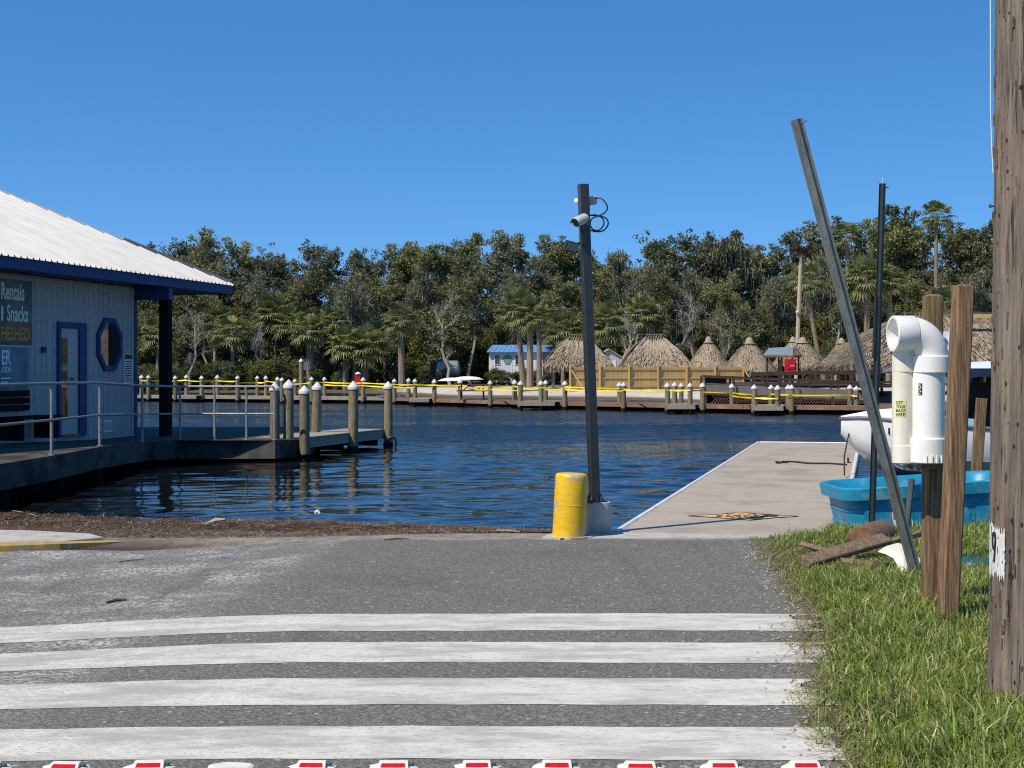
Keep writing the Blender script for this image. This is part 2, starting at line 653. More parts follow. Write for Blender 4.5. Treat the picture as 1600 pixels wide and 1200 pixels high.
M_CAP = pmat('white_plastic_cap', (.66, .65, .62), (.55, .54, .50), 5, .45, bmp=.05)
M_TAPE = pmat('yellow_tape', (.85, .66, .01), (.78, .55, .008), 5, .4, bmp=.2)
M_PVC = pmat('white_pvc', (.80, .80, .77), (.75, .745, .70), 3, .32, bmp=.03, stain=(.62, .59, .50), stain_scale=3.5, stain_at=(.66, .8))
M_PVCY = pmat('aged_pvc', (.76, .735, .62), (.70, .66, .53), 3, .38, bmp=.03, stain=(.55, .49, .36), stain_scale=3, stain_at=(.66, .8))
M_TANK = pmat('blue_plastic', (.012, .255, .42), (.009, .20, .34), 4, .42, bmp=.1, stain=(.13, .31, .37), stain_scale=3.2, stain_at=(.5, .68))
M_WHITE = pmat('white_gelcoat', (.80, .80, .79), (.72, .72, .71), 3, .3, bmp=.03, stain=(.60, .58, .54), stain_scale=2, stain_at=(.62, .8))
M_CREAM = pmat('pale_yellow_gelcoat', (.78, .72, .42), (.72, .66, .38), 3, .35, bmp=.03)
M_AQUA = pmat('pale_aqua_vinyl', (.36, .66, .70), (.30, .58, .62), 3, .4, bmp=.05)
M_GREYP = pmat('grey_panel', (.16, .17, .19), (.12, .125, .14), 4, .5, bmp=.05)
M_DKIN = pmat('black_vinyl', (.014, .014, .015), (.01, .01, .011), 5, .55, bmp=.05)
M_CANOPY = pmat('canopy_fabric', (.62, .70, .78), (.55, .63, .72), 3, .75, bmp=.1)
M_BLUEF = pmat('dark_blue_fabric', (.014, .03, .075), (.01, .022, .055), 4, .8, bmp=.1)
M_RED = pmat('red_plastic', (.55, .012, .016), (.45, .01, .012), 5, .4, bmp=.05)
M_BLUET = pmat('blue_trim_paint', (.016, .055, .175), (.014, .047, .15), 4, .5, bmp=.08, stain=(.025, .055, .12), stain_scale=2, spec=.2)
M_WALL = pmat('pale_blue_siding', (.44, .415, .385), (.39, .365, .34), 3, .7, (6, 6, 1), bmp=.15, bdist=.004, rnd=.05)
M_DOOR = pmat('door_paint', (.48, .44, .40), (.45, .41, .375), 3, .5, bmp=.03)
M_ROOF = pmat('white_roof_steel', (.60, .59, .565), (.54, .53, .505), 2, .42, (1, 1, 1), bmp=.03, stain=(.46, .445, .41), stain_scale=.6, stain_at=(.5, .75), rnd=.05)
M_GREYR = pmat('roof_underlay', (.15, .165, .165), (.11, .12, .12), 4, .8, bmp=.2)
M_GLASS = pmat('dark_window_glass', (.006, .007, .009), (.005, .006, .007), 3, .03, bmp=0, spec=.6)
M_MIRROR = pmat('reflective_window_glass', (.35, .34, .33), (.32, .31, .30), 3, .02, bmp=.02, bdist=.02, metal=.9)
M_BENCH = pmat('dark_bench_wood', (.010, .0095, .010), (.007, .0065, .007), 5, .8, bmp=.2, spec=.1)
M_THATCH = leafmat('dry_thatch', (.42, .345, .245), (.255, .205, .145), (.10, .08, .058), .9, .05, .12)
M_THATCHB = pmat('thatch_underlayer', (.16, .125, .085), (.10, .08, .055), 8, .95, (2, 2, .5), bmp=.6, bdist=.03)
M_FENCE = pmat('yellow_pine', (.52, .355, .15), (.43, .28, .11), 6, .75, (6, 6, 1), bmp=.3, rnd=.14)
M_SHEDW = pmat('shed_white', (.74, .75, .74), (.66, .67, .66), 4, .6, bmp=.1)
M_SHEDR = pmat('shed_blue_roof', (.13, .28, .50), (.11, .24, .44), 4, .5, bmp=.1)
M_TEALR = pmat('teal_grey_roof', (.20, .265, .285), (.16, .215, .235), 4, .5, bmp=.1)
M_GREENR = pmat('pale_green_roof', (.36, .43, .28), (.31, .37, .24), 4, .6, bmp=.1)
M_SHEDG = pmat('pale_grey_siding', (.42, .44, .45), (.36, .38, .39), 4, .6, bmp=.1)
M_TANKG = pmat('grey_tank_steel', (.26, .30, .30), (.20, .235, .235), 4, .45, bmp=.05, metal=.2)
M_BARK = pmat('tree_bark', (.20, .175, .145), (.11, .095, .078), 4, .9, (3, 3, .6), bmp=.6, bdist=.04, rnd=.2)
M_BARKP = pmat('pale_bark', (.34, .31, .265), (.21, .19, .16), 4, .9, (3, 3, .6), bmp=.5, bdist=.03, rnd=.12)
M_PALMB = pmat('palm_bark', (.29, .235, .17), (.18, .14, .10), 5, .9, (1, 1, 6), bmp=.7, bdist=.05, rnd=.15)
M_LEAF = leafmat('broad_leaf', (.092, .108, .036), (.215, .225, .085), (.32, .30, .17))
M_LEAFD = leafmat('dark_leaf', (.076, .092, .038), (.180, .195, .092), (.30, .29, .19))
M_LEAFY = leafmat('olive_leaf', (.118, .130, .038), (.25, .242, .090), (.36, .30, .18))
M_MOSS = leafmat('hanging_moss', (.17, .165, .125), (.28, .27, .215), None, .9, .15, .1)
M_FROND = leafmat('palm_frond', (.115, .15, .042), (.25, .265, .10), (.38, .31, .17), .45, .25, .15)
M_BRUSH = leafmat('bank_brush', (.070, .090, .020), (.165, .175, .045), (.27, .21, .11))
M_GRASS = leafmat('grass_blade', (.13, .215, .03), (.34, .40, .09), (.62, .55, .32), .34, .3, 0, patch=(.42, .34, .18))
M_WRACK = leafmat('dead_grass', (.15, .095, .055), (.055, .028, .017), (.40, .33, .23), .9, .05, 0)
M_ORANGE = pmat('orange_marking', (.72, .42, .15), (.62, .36, .13), 9, .7, bmp=.1, stain=(.45, .34, .22), stain_scale=6, stain_at=(.55, .7))
M_ROPE = pmat('dark_rope', (.035, .03, .026), (.022, .02, .017), 30, .9, bmp=.5)
M_LABELW = pmat('white_label', (.72, .72, .69), (.62, .62, .60), 20, .5, bmp=0)
M_LABELY = pmat('yellow_label', (.74, .72, .30), (.66, .66, .30), 12, .5, bmp=0)
M_INK = pmat('black_ink', (.015, .015, .015), (.012, .012, .012), 5, .6, bmp=0)
M_LETTER = pmat('cream_lettering', (.85, .84, .62), (.80, .79, .58), 5, .6, bmp=0)
M_LETTERW = pmat('white_lettering', (.86, .86, .85), (.82, .82, .81), 5, .6, bmp=0)
M_LETTERO = pmat('orange_lettering', (.70, .36, .07), (.60, .30, .06), 5, .6, bmp=0)
M_SIGN1 = pmat('nature_sign_print', (.035, .06, .055), (.10, .15, .16), 2.2, .5, bmp=0, stain=(.02, .05, .03), stain_scale=2.5)
M_SIGN1B = pmat('wood_board_print', (.30, .12, .05), (.15, .06, .03), 3, .5, (1, 1, 9), bmp=0)
M_SIGN2 = pmat('underwater_sign_print', (.10, .24, .30), (.05, .13, .15), 2.0, .5, bmp=0, stain=(.10, .12, .05), stain_scale=2.2, stain_at=(.55, .7))
M_REDREF = pmat('red_reflector', (.62, .008, .02), (.5, .006, .016), 40, .2, bmp=.1, bdist=.002)
M_MARKW = pmat('cream_marker_body', (.74, .72, .62), (.62, .60, .50), 9, .6, bmp=.2, bdist=.003, stain=(.45, .42, .33), stain_scale=9, stain_at=(.6, .7))
M_CAMW = pmat('camera_grey', (.55, .56, .54), (.46, .47, .45), 6, .45, bmp=.03)
M_LAMP = pmat('floodlight_lens', (.26, .24, .22), (.20, .185, .17), 20, .35, bmp=.1)
M_PICN = pmat('picnic_wood', (.13, .065, .04), (.08, .04, .026), 5, .8, bmp=.3)
M_LATT = pmat('lattice_wood', (.27, .135, .085), (.19, .095, .06), 5, .85, bmp=.2)
M_RAMPG = pmat('grey_ramp_wood', (.115, .10, .085), (.075, .066, .056), 4, .85, bmp=.3)
M_GREENL = pmat('dark_green_plastic', (.022, .085, .075), (.018, .07, .06), 5, .45, bmp=.1)
M_RUST = pmat('rusty_board', (.15, .065, .03), (.09, .04, .02), 8, .9, bmp=.5)
M_LOGEND = pmat('log_end_grain', (.23, .13, .075), (.14, .075, .045), 14, .9, bmp=.4)
M_NEST = pmat('nest_twigs', (.05, .04, .03), (.03, .024, .018), 8, .9, bmp=.3)
M_PALEP = pmat('pale_pole_wood', (.48, .40, .28), (.38, .31, .21), 5, .8, (6, 6, 1), bmp=.3)
M_STICK = pmat('pale_driftwood', (.42, .36, .28), (.30, .25, .19), 8, .9, bmp=.3)


def m_pole():
    m, n, b = nodes_of('utility_pole_wood')
    v = coords(n, False, (14, 14, .8))
    h = noise(n, v, 2.2, 8, .7)
    col = mixc(n, ramp(n, h, .34, .66), (.26, .205, .155), (.115, .085, .064))
    h2 = noise(n, coords(n, False, (30, 30, 1.2)), 1.6, 4, .6)
    col = mixc(n, ramp(n, h2, .60, .68), col, (.042, .03, .024))
    h3 = noise(n, coords(n, False, (1, 1, .6)), 3.5, 5, .6)
    col = mixc(n, ramp(n, h3, .55, .75), col, (.22, .13, .08))
    # staple and spur holes
    vo = N(n, 'ShaderNodeTexVoronoi')
    vo.inputs['Scale'].default_value = 1.0
    n.links.new(coords(n, False, (22, 22, 12)), vo.inputs['Vector'])
    col = mixc(n, ramp(n, vo.outputs['Distance'], .12, .2, True), col, (.02, .016, .013))
    n.links.new(col, b.inputs['Base Color'])
    b.inputs['Roughness'].default_value = .9
    ad = N(n, 'ShaderNodeMath', operation='ADD')
    n.links.new(h, ad.inputs[0])
    n.links.new(ramp(n, h2, .55, .70, True), ad.inputs[1])
    bump(n, b, ad.outputs[0], .9, .018)
    MATS['pole'] = m


m_pole()


def text_mesh(body, bold=True):
    cu = bpy.data.curves.new('lettering', 'FONT')
    cu.body = body
    cu.size = 1.0
    cu.extrude = 0.004
    cu.offset = 0.02 if bold else 0.0
    cu.resolution_u = 3
    o = bpy.data.objects.new('tmp_text', cu)
    COL.objects.link(o)
    dg = bpy.context.evaluated_depsgraph_get()
    me = bpy.data.meshes.new_from_object(o.evaluated_get(dg))
    bpy.data.objects.remove(o)
    bpy.data.curves.remove(cu)
    V = np.array([v.co[:] for v in me.vertices])
    return me, V.min(0), V.max(0)


def fit_text(body, origin, ex, ey, en, width, height, mat, parent, name='lettering', bold=True):
    """lettering of given width and height, lower-left at origin; ex,ey,en unit axes"""
    me, lo, hi = text_mesh(body, bold)
    sx, sy = width / (hi[0] - lo[0]), height / (hi[1] - lo[1])
    origin, ex, ey, en = Vector(origin), Vector(ex), Vector(ey), Vector(en)
    off = wloc(parent)
    for v in me.vertices:
        x, y, z = v.co
        v.co = origin + ex * ((x - lo[0]) * sx) + ey * ((y - lo[1]) * sy) + en * (z * .6) - off
    me.update()
    return link_mesh(name, me, mat, parent)


# ================================================================== SETTING
WATER_Z = -0.15


def road_z(X, Y):
    """the old left part of the road has sunk a little"""
    return -0.11 * sstep(1.2, 4.2, -X) * sstep(5.5, 10.5, Y)


def shore_y(X):
    return np.interp(X, [-30, -6.5, -4.4, -2.6, .4, 1.1, 3.2, 3.6, 9, 30], [19.8, 19.6, 18.7, 18.6, 17.4, 16.4, 16.4, 17.9, 18.4, 18.5])


def ground_z(X, Y):
    z0 = -0.03 + road_z(X, np.minimum(Y, 15.3)) * (1 - .55 * sstep(15.3, 16.4, Y))
    ys = shore_y(X)
    d = np.clip((Y - 15.6) / (ys - 15.6), 0, 12)
    z = z0 + (-.16 - z0) * np.where(d < 1, d ** 1.6, d)
    # verge on the right stands a little proud of the road
    edge = grass_edge(Y)
    z = z + 0.065 * sstep(0.0, .5, X - edge) * (1 - sstep(15.6, 17.2, Y)) * (X > edge - .05)
    return z


def grass_edge(Y):
    return np.interp(Y, [0, 6.5, 7.6, 9.4, 10.6, 11.5, 13.2, 15.3, 16], [1.2, 1.36, 1.46, 1.72, 1.96, 2.08, 2.2, 2.36, 2.6])


xs = np.concatenate([np.arange(-40, -9, 2.0), np.arange(-9, 9, .25), np.arange(9, 41, 2.0)])
ys_ = np.concatenate([np.arange(-12, 4, 2.0), np.arange(4, 24, .25), [26, 30]])
o = link_mesh('ground', grid_mesh('ground', xs, ys_, ground_z), MATS['ground'])
tag(o, kind='structure')

# road
V, Fc = [], []
ry = np.concatenate([[-10, -4, 0, 3], np.arange(4, 15.31, .2)])
NXR = 70
for yy in ry:
    e = float(grass_edge(yy))
    wob = .05 * math.sin(yy * 3.1) + .035 * math.sin(yy * 7.7 + 1) + .02 * math.sin(yy * 17.3)
    for k in range(NXR):
        t = k / (NXR - 1)
        x = -14 + (e + .12 + wob + 14) * (1 - (1 - t) ** 1.0)
        far = 15.25
        y2 = yy
        if yy > 15.2: y2 = far + .06 * math.sin(x * 2.3) + .04 * math.sin(x * 6.1 + 2) - .12 * float(sstep(3.5, 7, -x))
        V.append((x, y2, float(road_z(x, yy)) + 0.004))
for j in range(len(ry) - 1):
    for k in range(NXR - 1):
        a = j * NXR + k
        Fc.append((a, a + 1, a + 1 + NXR, a + NXR))
me = bpy.data.meshes.new('road'); me.from_pydata(V, [], Fc); me.update()
me.polygons.foreach_set('use_smooth', [True] * len(me.polygons))
road = link_mesh('road', me, MATS['asphalt'])
tag(road, kind='structure')

# crosswalk bars: painted sheets following the road surface, with ragged ends at the verge
for (y0, y1) in ((9.93, 10.62), (8.85, 9.51), (7.74, 8.40), (6.66, 7.27)):
    V, Fc = [], []
    xr = np.arange(-12, float(grass_edge((y0 + y1) / 2)) + .24, .12)
    nyy = 7
    rnd = random.Random(int(y0 * 100))
    ph = [rnd.uniform(0, 6) for _ in range(6)]
    for k in range(nyy):
        t = k / (nyy - 1)
        for i, x in enumerate(xr):
            wl = .012 * math.sin(x * 1.7 + ph[0]) + .006 * math.sin(x * 9 + ph[1]) + rnd.uniform(-.004, .004)
            y = y0 + (y1 - y0) * t + wl * (1 if k in (0, nyy - 1) else 0)
            xx = x + (rnd.uniform(-.16, .10) if i == len(xr) - 1 else 0)
            V.append((xx, y, float(road_z(xx, y)) + .0065))
    nx_ = len(xr)
    for k in range(nyy - 1):
        for i in range(nx_ - 1):
            a = k * nx_ + i
            Fc.append((a, a + 1, a + 1 + nx_, a + nx_))
    me = bpy.data.meshes.new('crosswalk_stripe'); me.from_pydata(V, [], Fc); me.update()
    link_mesh('crosswalk_stripe', me, MATS['paint'], road)

# near river with real ripples, far river as a sheet
WR = random.Random(3)
waves = []
for i in range(26):
    lam = WR.uniform(.35, .75) if i < 14 else WR.uniform(.75, 2.1)
    ang = PI / 2 + WR.gauss(0.12, .42)
    amp = .0040 * lam * WR.uniform(.7, 1.25)
    waves.append((2 * PI / lam * math.cos(ang), 2 * PI / lam * math.sin(ang), amp, WR.uniform(0, 6.28)))


def water_z(X, Y):
    z = np.zeros_like(X)
    for kx, ky, a, p in waves:
        z += a * np.sin(kx * X + ky * Y + p + .6 * np.sin(.35 * X + .21 * Y + p))
    patch = .75 + .5 * np.sin(.33 * X + .4 * np.sin(.25 * Y)) * np.sin(.27 * Y + 1.0)
    fade = sstep(-15.8, -12, X) * sstep(-11.8, -9, -X) * sstep(-59.8, -50, -Y)
    return WATER_Z + z * fade * patch


wx = np.arange(-16, 12.01, .11)
wy = np.concatenate([np.arange(15, 30, .085), np.arange(30, 60.01, .13)])
wy[-1] = 60.0
o = link_mesh('river_water', grid_mesh('river_water', wx, wy, water_z), MATS['water'])
tag(o, kind='structure')
mb = MB()
x0_, x1_ = float(wx[0]), float(wx[-1])
for (a, b_, c, d) in ((-260, x0_, 15, 60), (x1_, 260, 15, 60), (-260, 260, 60, 150)):
    mb.add([(a, c, WATER_Z), (b_, c, WATER_Z), (b_, d, WATER_Z), (a, d, WATER_Z)], [(0, 1, 2, 3)])
o = mb.build('river_water', MATS['water'])
tag(o, kind='structure')


# far bank
def far_shore(X):
    return np.interp(X, [-300, -40, -22, -9, -4, 0, 8, 13, 30, 300], [124, 122, 119, 112, 99, 95, 88, 78, 74, 74])


def bank_z(X, Y):
    s = far_shore(X) + 1.2 * np.sin(X * .35) + .6 * np.sin(X * .9 + 1)
    d = Y - s
    z = -1.0 + .85 * np.clip((d + 8) / 8, 0, 1) + .45 * sstep(0, 11, d) + .35 * sstep(14, 60, d)
    return z + .04 * np.sin(X * 1.3 + Y * .7) * sstep(0, 4, d)


xs = np.concatenate([np.arange(-600, -40, 40), np.arange(-40, 40, .7), np.arange(40, 601, 40)])
ys_ = np.concatenate([np.arange(64, 135, .8), np.arange(135, 200, 6), [230, 300, 500, 900, 1600]])
o = link_mesh('far_bank', grid_mesh('far_bank', xs, ys_, bank_z), MATS['sand'])
tag(o, kind='structure')

# concrete threshold between the road and the floating dock, and the pad with yellow kerb at left
def slab(name, poly, z1, th, mat, kind='structure', parent=None):
    mb = MB()
    mb.prism([(p[0], p[1], z1 - th) for p in poly], (0, 0, th))
    o = mb.build(name, mat, parent)
    if parent is None: tag(o, kind=kind)
    return o


DD = Vector((.2300, .9732, 0)).normalized()     # dock direction
DN = Vector((DD.y, -DD.x, 0))                   # to its right
DS = Vector((1.04, 15.93, 0))
DW, DL = 2.34, 20.0
p_r = DS + DN * DW
slab('dock_threshold', [(.40, 15.28), (2.30, 15.30), (2.62, 15.32), (3.6, 15.36), (p_r.x + .05, p_r.y + .02), (DS.x - .02, DS.y - .02), (.45, 15.72)], .012, .2, M_CONC)
pts = [(-9.5, 14.75), (-5.1, 15.24), (-4.62, 15.58), (-4.25, 15.98), (-4.5, 16.35), (-5.3, 16.7), (-9.5, 16.9)]
mb = MB()
mb.prism([(p[0], p[1], -.3) for p in pts], (0, 0, .245))
o = mb.build('concrete_pad', M_CONC)
tag(o, kind='structure')

# ================================================================== NEAR OBJECTS
# ---- floating dock
dock = thing('floating_dock', DS + DD * (DL / 2) + Vector((0, 0, -.2)), 'long beige floating dock with pale edges running out over the water', 'dock')


def dq(u, v, z=0.0):
    return DS + DD * u + DN * v + Vector((0, 0, z))


nsec = 8
for i in range(nsec):
    u0, u1 = DL * i / nsec + .002, DL * (i + 1) / nsec - .002
    # each deck section is a bevelled slab
    mb = MB()
    mb.prism([dq(u0, .07, -.18), dq(u1, .07, -.18), dq(u1, DW - .07, -.18), dq(u0, DW - .07, -.18)], (0, 0, .18 + .006))
    mb.build('deck_section', M_DOCK, dock)
for v in (0.035, DW - .035):
    mb = MB()
    mb.bar(dq(0, v, -.06), dq(DL + .06, v, -.06), .068, .165, bev=.015)
    mb.build('edge_trim', M_TRIM, dock)
mb = MB(); mb.bar(dq(DL + .04, .075, -.06), dq(DL + .04, DW - .075, -.06), .08, .165, bev=.015); mb.build('end_trim', M_TRIM, dock)
for k in range(6):
    mb = MB(); c = dq(2.0 + k * 3.2, DW / 2, -.32)
    mb.bar(c - DN * .95, c + DN * .95, 1.6, .27)
    mb.build('float', M_DKIN, dock)
for u in (5.4, 12.6, 18.8):
    mb = MB()
    for s_ in (-.07, .07): mb.box(dq(u + s_, DW - .16, .035), (.03, .03, .06))
    mb.tube([dq(u - .16, DW - .16, .07), dq(u - .08, DW - .16, .078), dq(u + .08, DW - .16, .078), dq(u + .16, DW - .16, .07)], .018, 6)
    mb.build('cleat', M_BLACK, dock)
# diamond marking with dark, worn lettering strokes
mb = MB()
cdi = Vector((WX(1162, 17.6), 17.6, .0085))
dia = [(-.63, .02), (-.30, .17), (0.02, .47), (.30, .2), (.62, -.03), (.3, -.22), (0, -.48), (-.3, -.2)]
mb.prism([cdi + Vector((a, b_, 0)) for a, b_ in dia], (0, 0, .003))
mk = mb.build('diamond_marking', M_ORANGE, dock)
mb = MB()
for ring in range(8):
    a, b_ = dia[ring], dia[(ring + 1) % 8]
    mb.bar(cdi + Vector((a[0], a[1], .0045)), cdi + Vector((b_[0], b_[1], .0045)), .018, .003)
rr = random.Random(5)
for row, (yo, half) in enumerate(((.22, .16), (.07, .30), (-.08, .32), (-.22, .18))):
    x = -half
    while x < half:
        l = rr.uniform(.04, .10)
        mb.box(cdi + Vector((x + l / 2, yo + rr.uniform(-.02, .02), .0048)), (l, rr.uniform(.04, .085), .003))
        x += l + rr.uniform(.02, .05)
mb.build('marking_print', M_INK, mk)

rope_pts = []
for t in np.linspace(0, 1, 40):
    p = dq(11.9 + .35 * math.sin(t * 9) * (1 - t) + .25 * math.sin(t * 4), .95 + 1.22 * t, .025)
    rope_pts.append(p)
mb = MB(); mb.tube(rope_pts, .016, 6)
mb.tube([dq(12.2 + .12 * math.cos(a), 1.02 + .10 * math.sin(a), .025) for a in np.linspace(0, 5.5, 14)], .016, 6)
tag(mb.build('mooring_rope', M_ROPE, base=dq(12, 1.5, .02)), 'dark mooring rope lying loose across the far part of the beige dock', 'rope')

# ---- yellow bollard
bY = 15.45
bb = Vector((WX(889, bY), bY, 0.0))
bol = thing('bollard', bb, 'chipped yellow concrete filled bollard at the end of the road', 'bollard')
tilt = Matrix.Rotation(.045, 3, 'Y')
mb = MB(); mb.lathe([(.170, -.05), (.168, .10), (.166, .3), (.165, .60), (.160, .630), (.150, .644), (.10, .65), (.02, .652)], bb, 40, tilt)
mb.build('post', M_YEL, bol, True)
for h in (.09, .33):
    mb = MB(); mb.lathe([(.1655, h), (.1685, h + .002), (.1685, h + .005), (.1655, h + .007)], bb, 40, tilt)
    mb.build('paint_ridge', M_YEL, bol, True)
mb = MB()
rr = random.Random(9)
ring = [(bb.x + (.24 + rr.uniform(-.03, .05)) * math.cos(a), bb.y + (.24 + rr.uniform(-.03, .04)) * math.sin(a), -.02) for a in np.linspace(0, 2 * PI, 26)[:-1]]
mb.prism(ring, (0, 0, .042)); mb.build('mortar_collar', M_CONC, bol)

# ---- camera pole on concrete base
pY = 15.82
pb = Vector((WX(935, pY), pY, 0.0))
cp = thing('camera_pole', pb, 'leaning charcoal square pole carrying two security cameras and a floodlight', 'pole')
mb = MB(); mb.lathe([(.137, -.1), (.135, .1), (.132, .31), (.127, .325), (.12, .33)], pb, 32); mb.build('concrete_base', M_CONC, cp, True)
ptop = W(911, 288, pY)
pbot = W(929.5, 785, pY)
mb = MB(); mb.box(pbot + Vector((0, 0, .012)), (.20, .20, .02), Matrix.Rotation(.3, 3, 'Z')); bp_ = mb.build('base_plate', M_POLEG, cp)
for a in range(4):
    q = pbot + Vector((.075 * math.cos(a * PI / 2 + 1.08), .075 * math.sin(a * PI / 2 + 1.08), .012))
    mb = MB(); mb.tube([q, q + Vector((0, 0, .05))], .01, 6); mb.build('anchor_bolt', M_GALV, bp_)
mb = MB()
axis = (ptop - pbot).normalized()
sx_ = Matrix.Rotation(.28, 3, 'Z') @ Vector((1, 0, 0)); sx_ = (sx_ - axis * sx_.dot(axis)).normalized()
sy_ = axis.cross(sx_)
RP = Matrix((sx_, sy_, axis)).transposed()
mb.bbox((ptop + pbot) / 2, (.098, .098, (ptop - pbot).length), RP, .008); mb.build('square_post', M_POLEG, cp)
for s_ in (-1, 1):
    mb = MB(); mb.prism([pbot + sx_ * s_ * .05 + axis * .02, pbot + sx_ * s_ * .1 + axis * .02, pbot + sx_ * s_ * .05 + axis * .12], sy_ * .008); mb.build('gusset', M_POLEG, cp)
mb = MB(); mb.prism([pbot - sy_ * .05 + axis * .02 - sx_ * .004, pbot - sy_ * .1 + axis * .02 - sx_ * .004, pbot - sy_ * .05 + axis * .13 - sx_ * .004], sx_ * .008)
mb.build('gusset', M_POLEG, cp)


def bullet_camera(c, direc, L, r, parent, arm_to):
    d = Vector(direc).normalized()
    side = d.cross(Vector((0, 0, 1))).normalized()
    up = side.cross(d)
    R = Matrix((side, up, d)).transposed()
    mb = MB(); mb.lathe([(r * .75, -L / 2), (r, -L / 2 + .012), (r, L / 2 - .01), (r * .9, L / 2)], c, 18, R)
    body = mb.build('security_camera', M_CAMW, parent, True)
    mb = MB()
    for k in range(9):
        a0, a1 = PI * k / 9, PI * (k + 1) / 9
        q = [side * math.cos(a) * r * 1.12 + up * math.sin(a) * r * 1.12 for a in (a0, a1)]
        q2 = [side * math.cos(a) * r * 1.22 + up * math.sin(a) * r * 1.22 for a in (a0, a1)]
        b0, b1 = Vector(c) - d * L * .5, Vector(c) + d * (L * .5 + .035)
        mb.add([b0 + q[0], b0 + q[1], b1 + q[1], b1 + q[0], b0 + q2[0], b0 + q2[1], b1 + q2[1], b1 + q2[0]],
               [(0, 1, 2, 3), (7, 6, 5, 4), (0, 4, 5, 1), (2, 6, 7, 3)])
    mb.build('sun_hood', M_CAMW, body, False)
    mb = MB(); mb.lathe([(r * .86, 0), (r * .86, .006), (r * .5, .008)], Vector(c) + d * (L / 2 - .001), 18, R); mb.build('lens', M_GLASS, body, True)
    mb = MB(); mb.tube([Vector(c) - up * r, Vector(c) - up * (r + .035), Vector(arm_to)], .018, 8); mb.build('bracket', M_BLACK, body, True)
    return body


bullet_camera(W(918, 315, pY + .13), (-1, .25, -.12), .19, .042, cp, W(918, 330, pY + .05))
bullet_camera(W(907, 345, pY - .17), (-.75, -1, -.42), .16, .047, cp, W(911, 366, pY - .05))
mb = MB(); mb.bbox(W(912, 371, pY - .075), (.07, .06, .13), None, .01); mb.build('junction_box', M_BLACK, cp)
fl_c = W(892.5, 385, pY - .10)
Rf = Matrix.Rotation(.5, 3, 'Z') @ Matrix.Rotation(.35, 3, 'X') @ Matrix.Rotation(.2, 3, 'Y')
mb = MB(); mb.bbox(fl_c, (.15, .05, .10), Rf, .012); fl = mb.build('floodlight', M_BLACK, cp)
mb = MB(); mb.box(fl_c + Rf @ Vector((0, -.027, 0)), (.125, .004, .078), Rf); mb.build('lens', M_LAMP, fl)
mb = MB(); mb.tube([fl_c + Rf @ Vector((.06, .03, -.02)), fl_c + Rf @ Vector((.11, .05, .0)), W(906, 379, pY - .06), W(912, 380, pY - .05)], .011, 8); mb.build('arm', M_BLACK, fl, True)


def px_curve(pts, Y, n=6):
    P = [W(p[0], p[1], Y + (p[2] if len(p) > 2 else 0)) for p in pts]
    out = []
    for i in range(len(P) - 1):
        p0, p1, p2, p3 = P[max(i - 1, 0)], P[i], P[i + 1], P[min(i + 2, len(P) - 1)]
        for k in range(n):
            t = k / n
            out.append(.5 * ((2 * p1) + (p2 - p0) * t + (2 * p0 - 5 * p1 + 4 * p2 - p3) * t * t + (3 * p1 - p0 - 3 * p2 + p3) * t ** 3))
    out.append(P[-1])
    return out


mb = MB(); mb.tube(px_curve([(930, 310), (939, 310, -.03), (947, 318, -.05), (949, 326, -.04), (944, 333, 0), (935, 337, .03), (920, 336, 0)], pY + .05), .0075, 6); mb.build('cable', M_DKIN, cp, True)
mb = MB()
mb.tube(px_curve([(918, 337), (932, 336, -.02), (942, 342, -.03), (943, 352, 0), (935, 360, .03), (926, 358, .04), (922, 350, .02), (926, 341, -.02), (938, 338, -.05), (948, 342, -.03), (950, 351, 0), (943, 360, .03), (931, 362, .05), (918, 358)], pY + .04), .0075, 6)
mb.build('cable', M_DKIN, cp, True)

# ---- kerb with worn yellow paint at far left of the road
mb = MB()
prev = None
kp = [(-9.2, 14.52), (-6.3, 14.90), (-5.1, 15.10), (-4.55, 15.45), (-4.05, 15.95)]
for i in range(len(kp) - 1):
    a, b_ = kp[i], kp[i + 1]
    za, zb = float(road_z(a[0], a[1])), float(road_z(b_[0], b_[1]))
    d = Vector((b_[0] - a[0], b_[1] - a[1], 0)).normalized(); n_ = Vector((-d.y, d.x, 0))
    h0 = (.085, .085, .08, .06)[i]
    h1 = (.085, .08, .06, .015)[i]
    A, B = Vector((a[0], a[1], za)), Vector((b_[0], b_[1], zb))
    vs = []
    for P_, h in ((A, h0), (B, h1)):
        vs += [P_ + n_ * -.02 + Vector((0, 0, -.1)), P_ + n_ * 0 + Vector((0, 0, h * .8)), P_ + n_ * .05 + Vector((0, 0, h)), P_ + n_ * .20 + Vector((0, 0, h)), P_ + n_ * .21 + Vector((0, 0, -.1))]
    mb.add(vs, [(0, 5, 6, 1), (1, 6, 7, 2), (2, 7, 8, 3), (3, 8, 9, 4), (4, 3, 2, 1, 0), (5, 6, 7, 8, 9)])
tag(mb.build('yellow_kerb', M_YCURB, base=(-5.5, 15.1, -.05)), 'worn yellow painted kerb end at the left edge of the road', 'kerb')

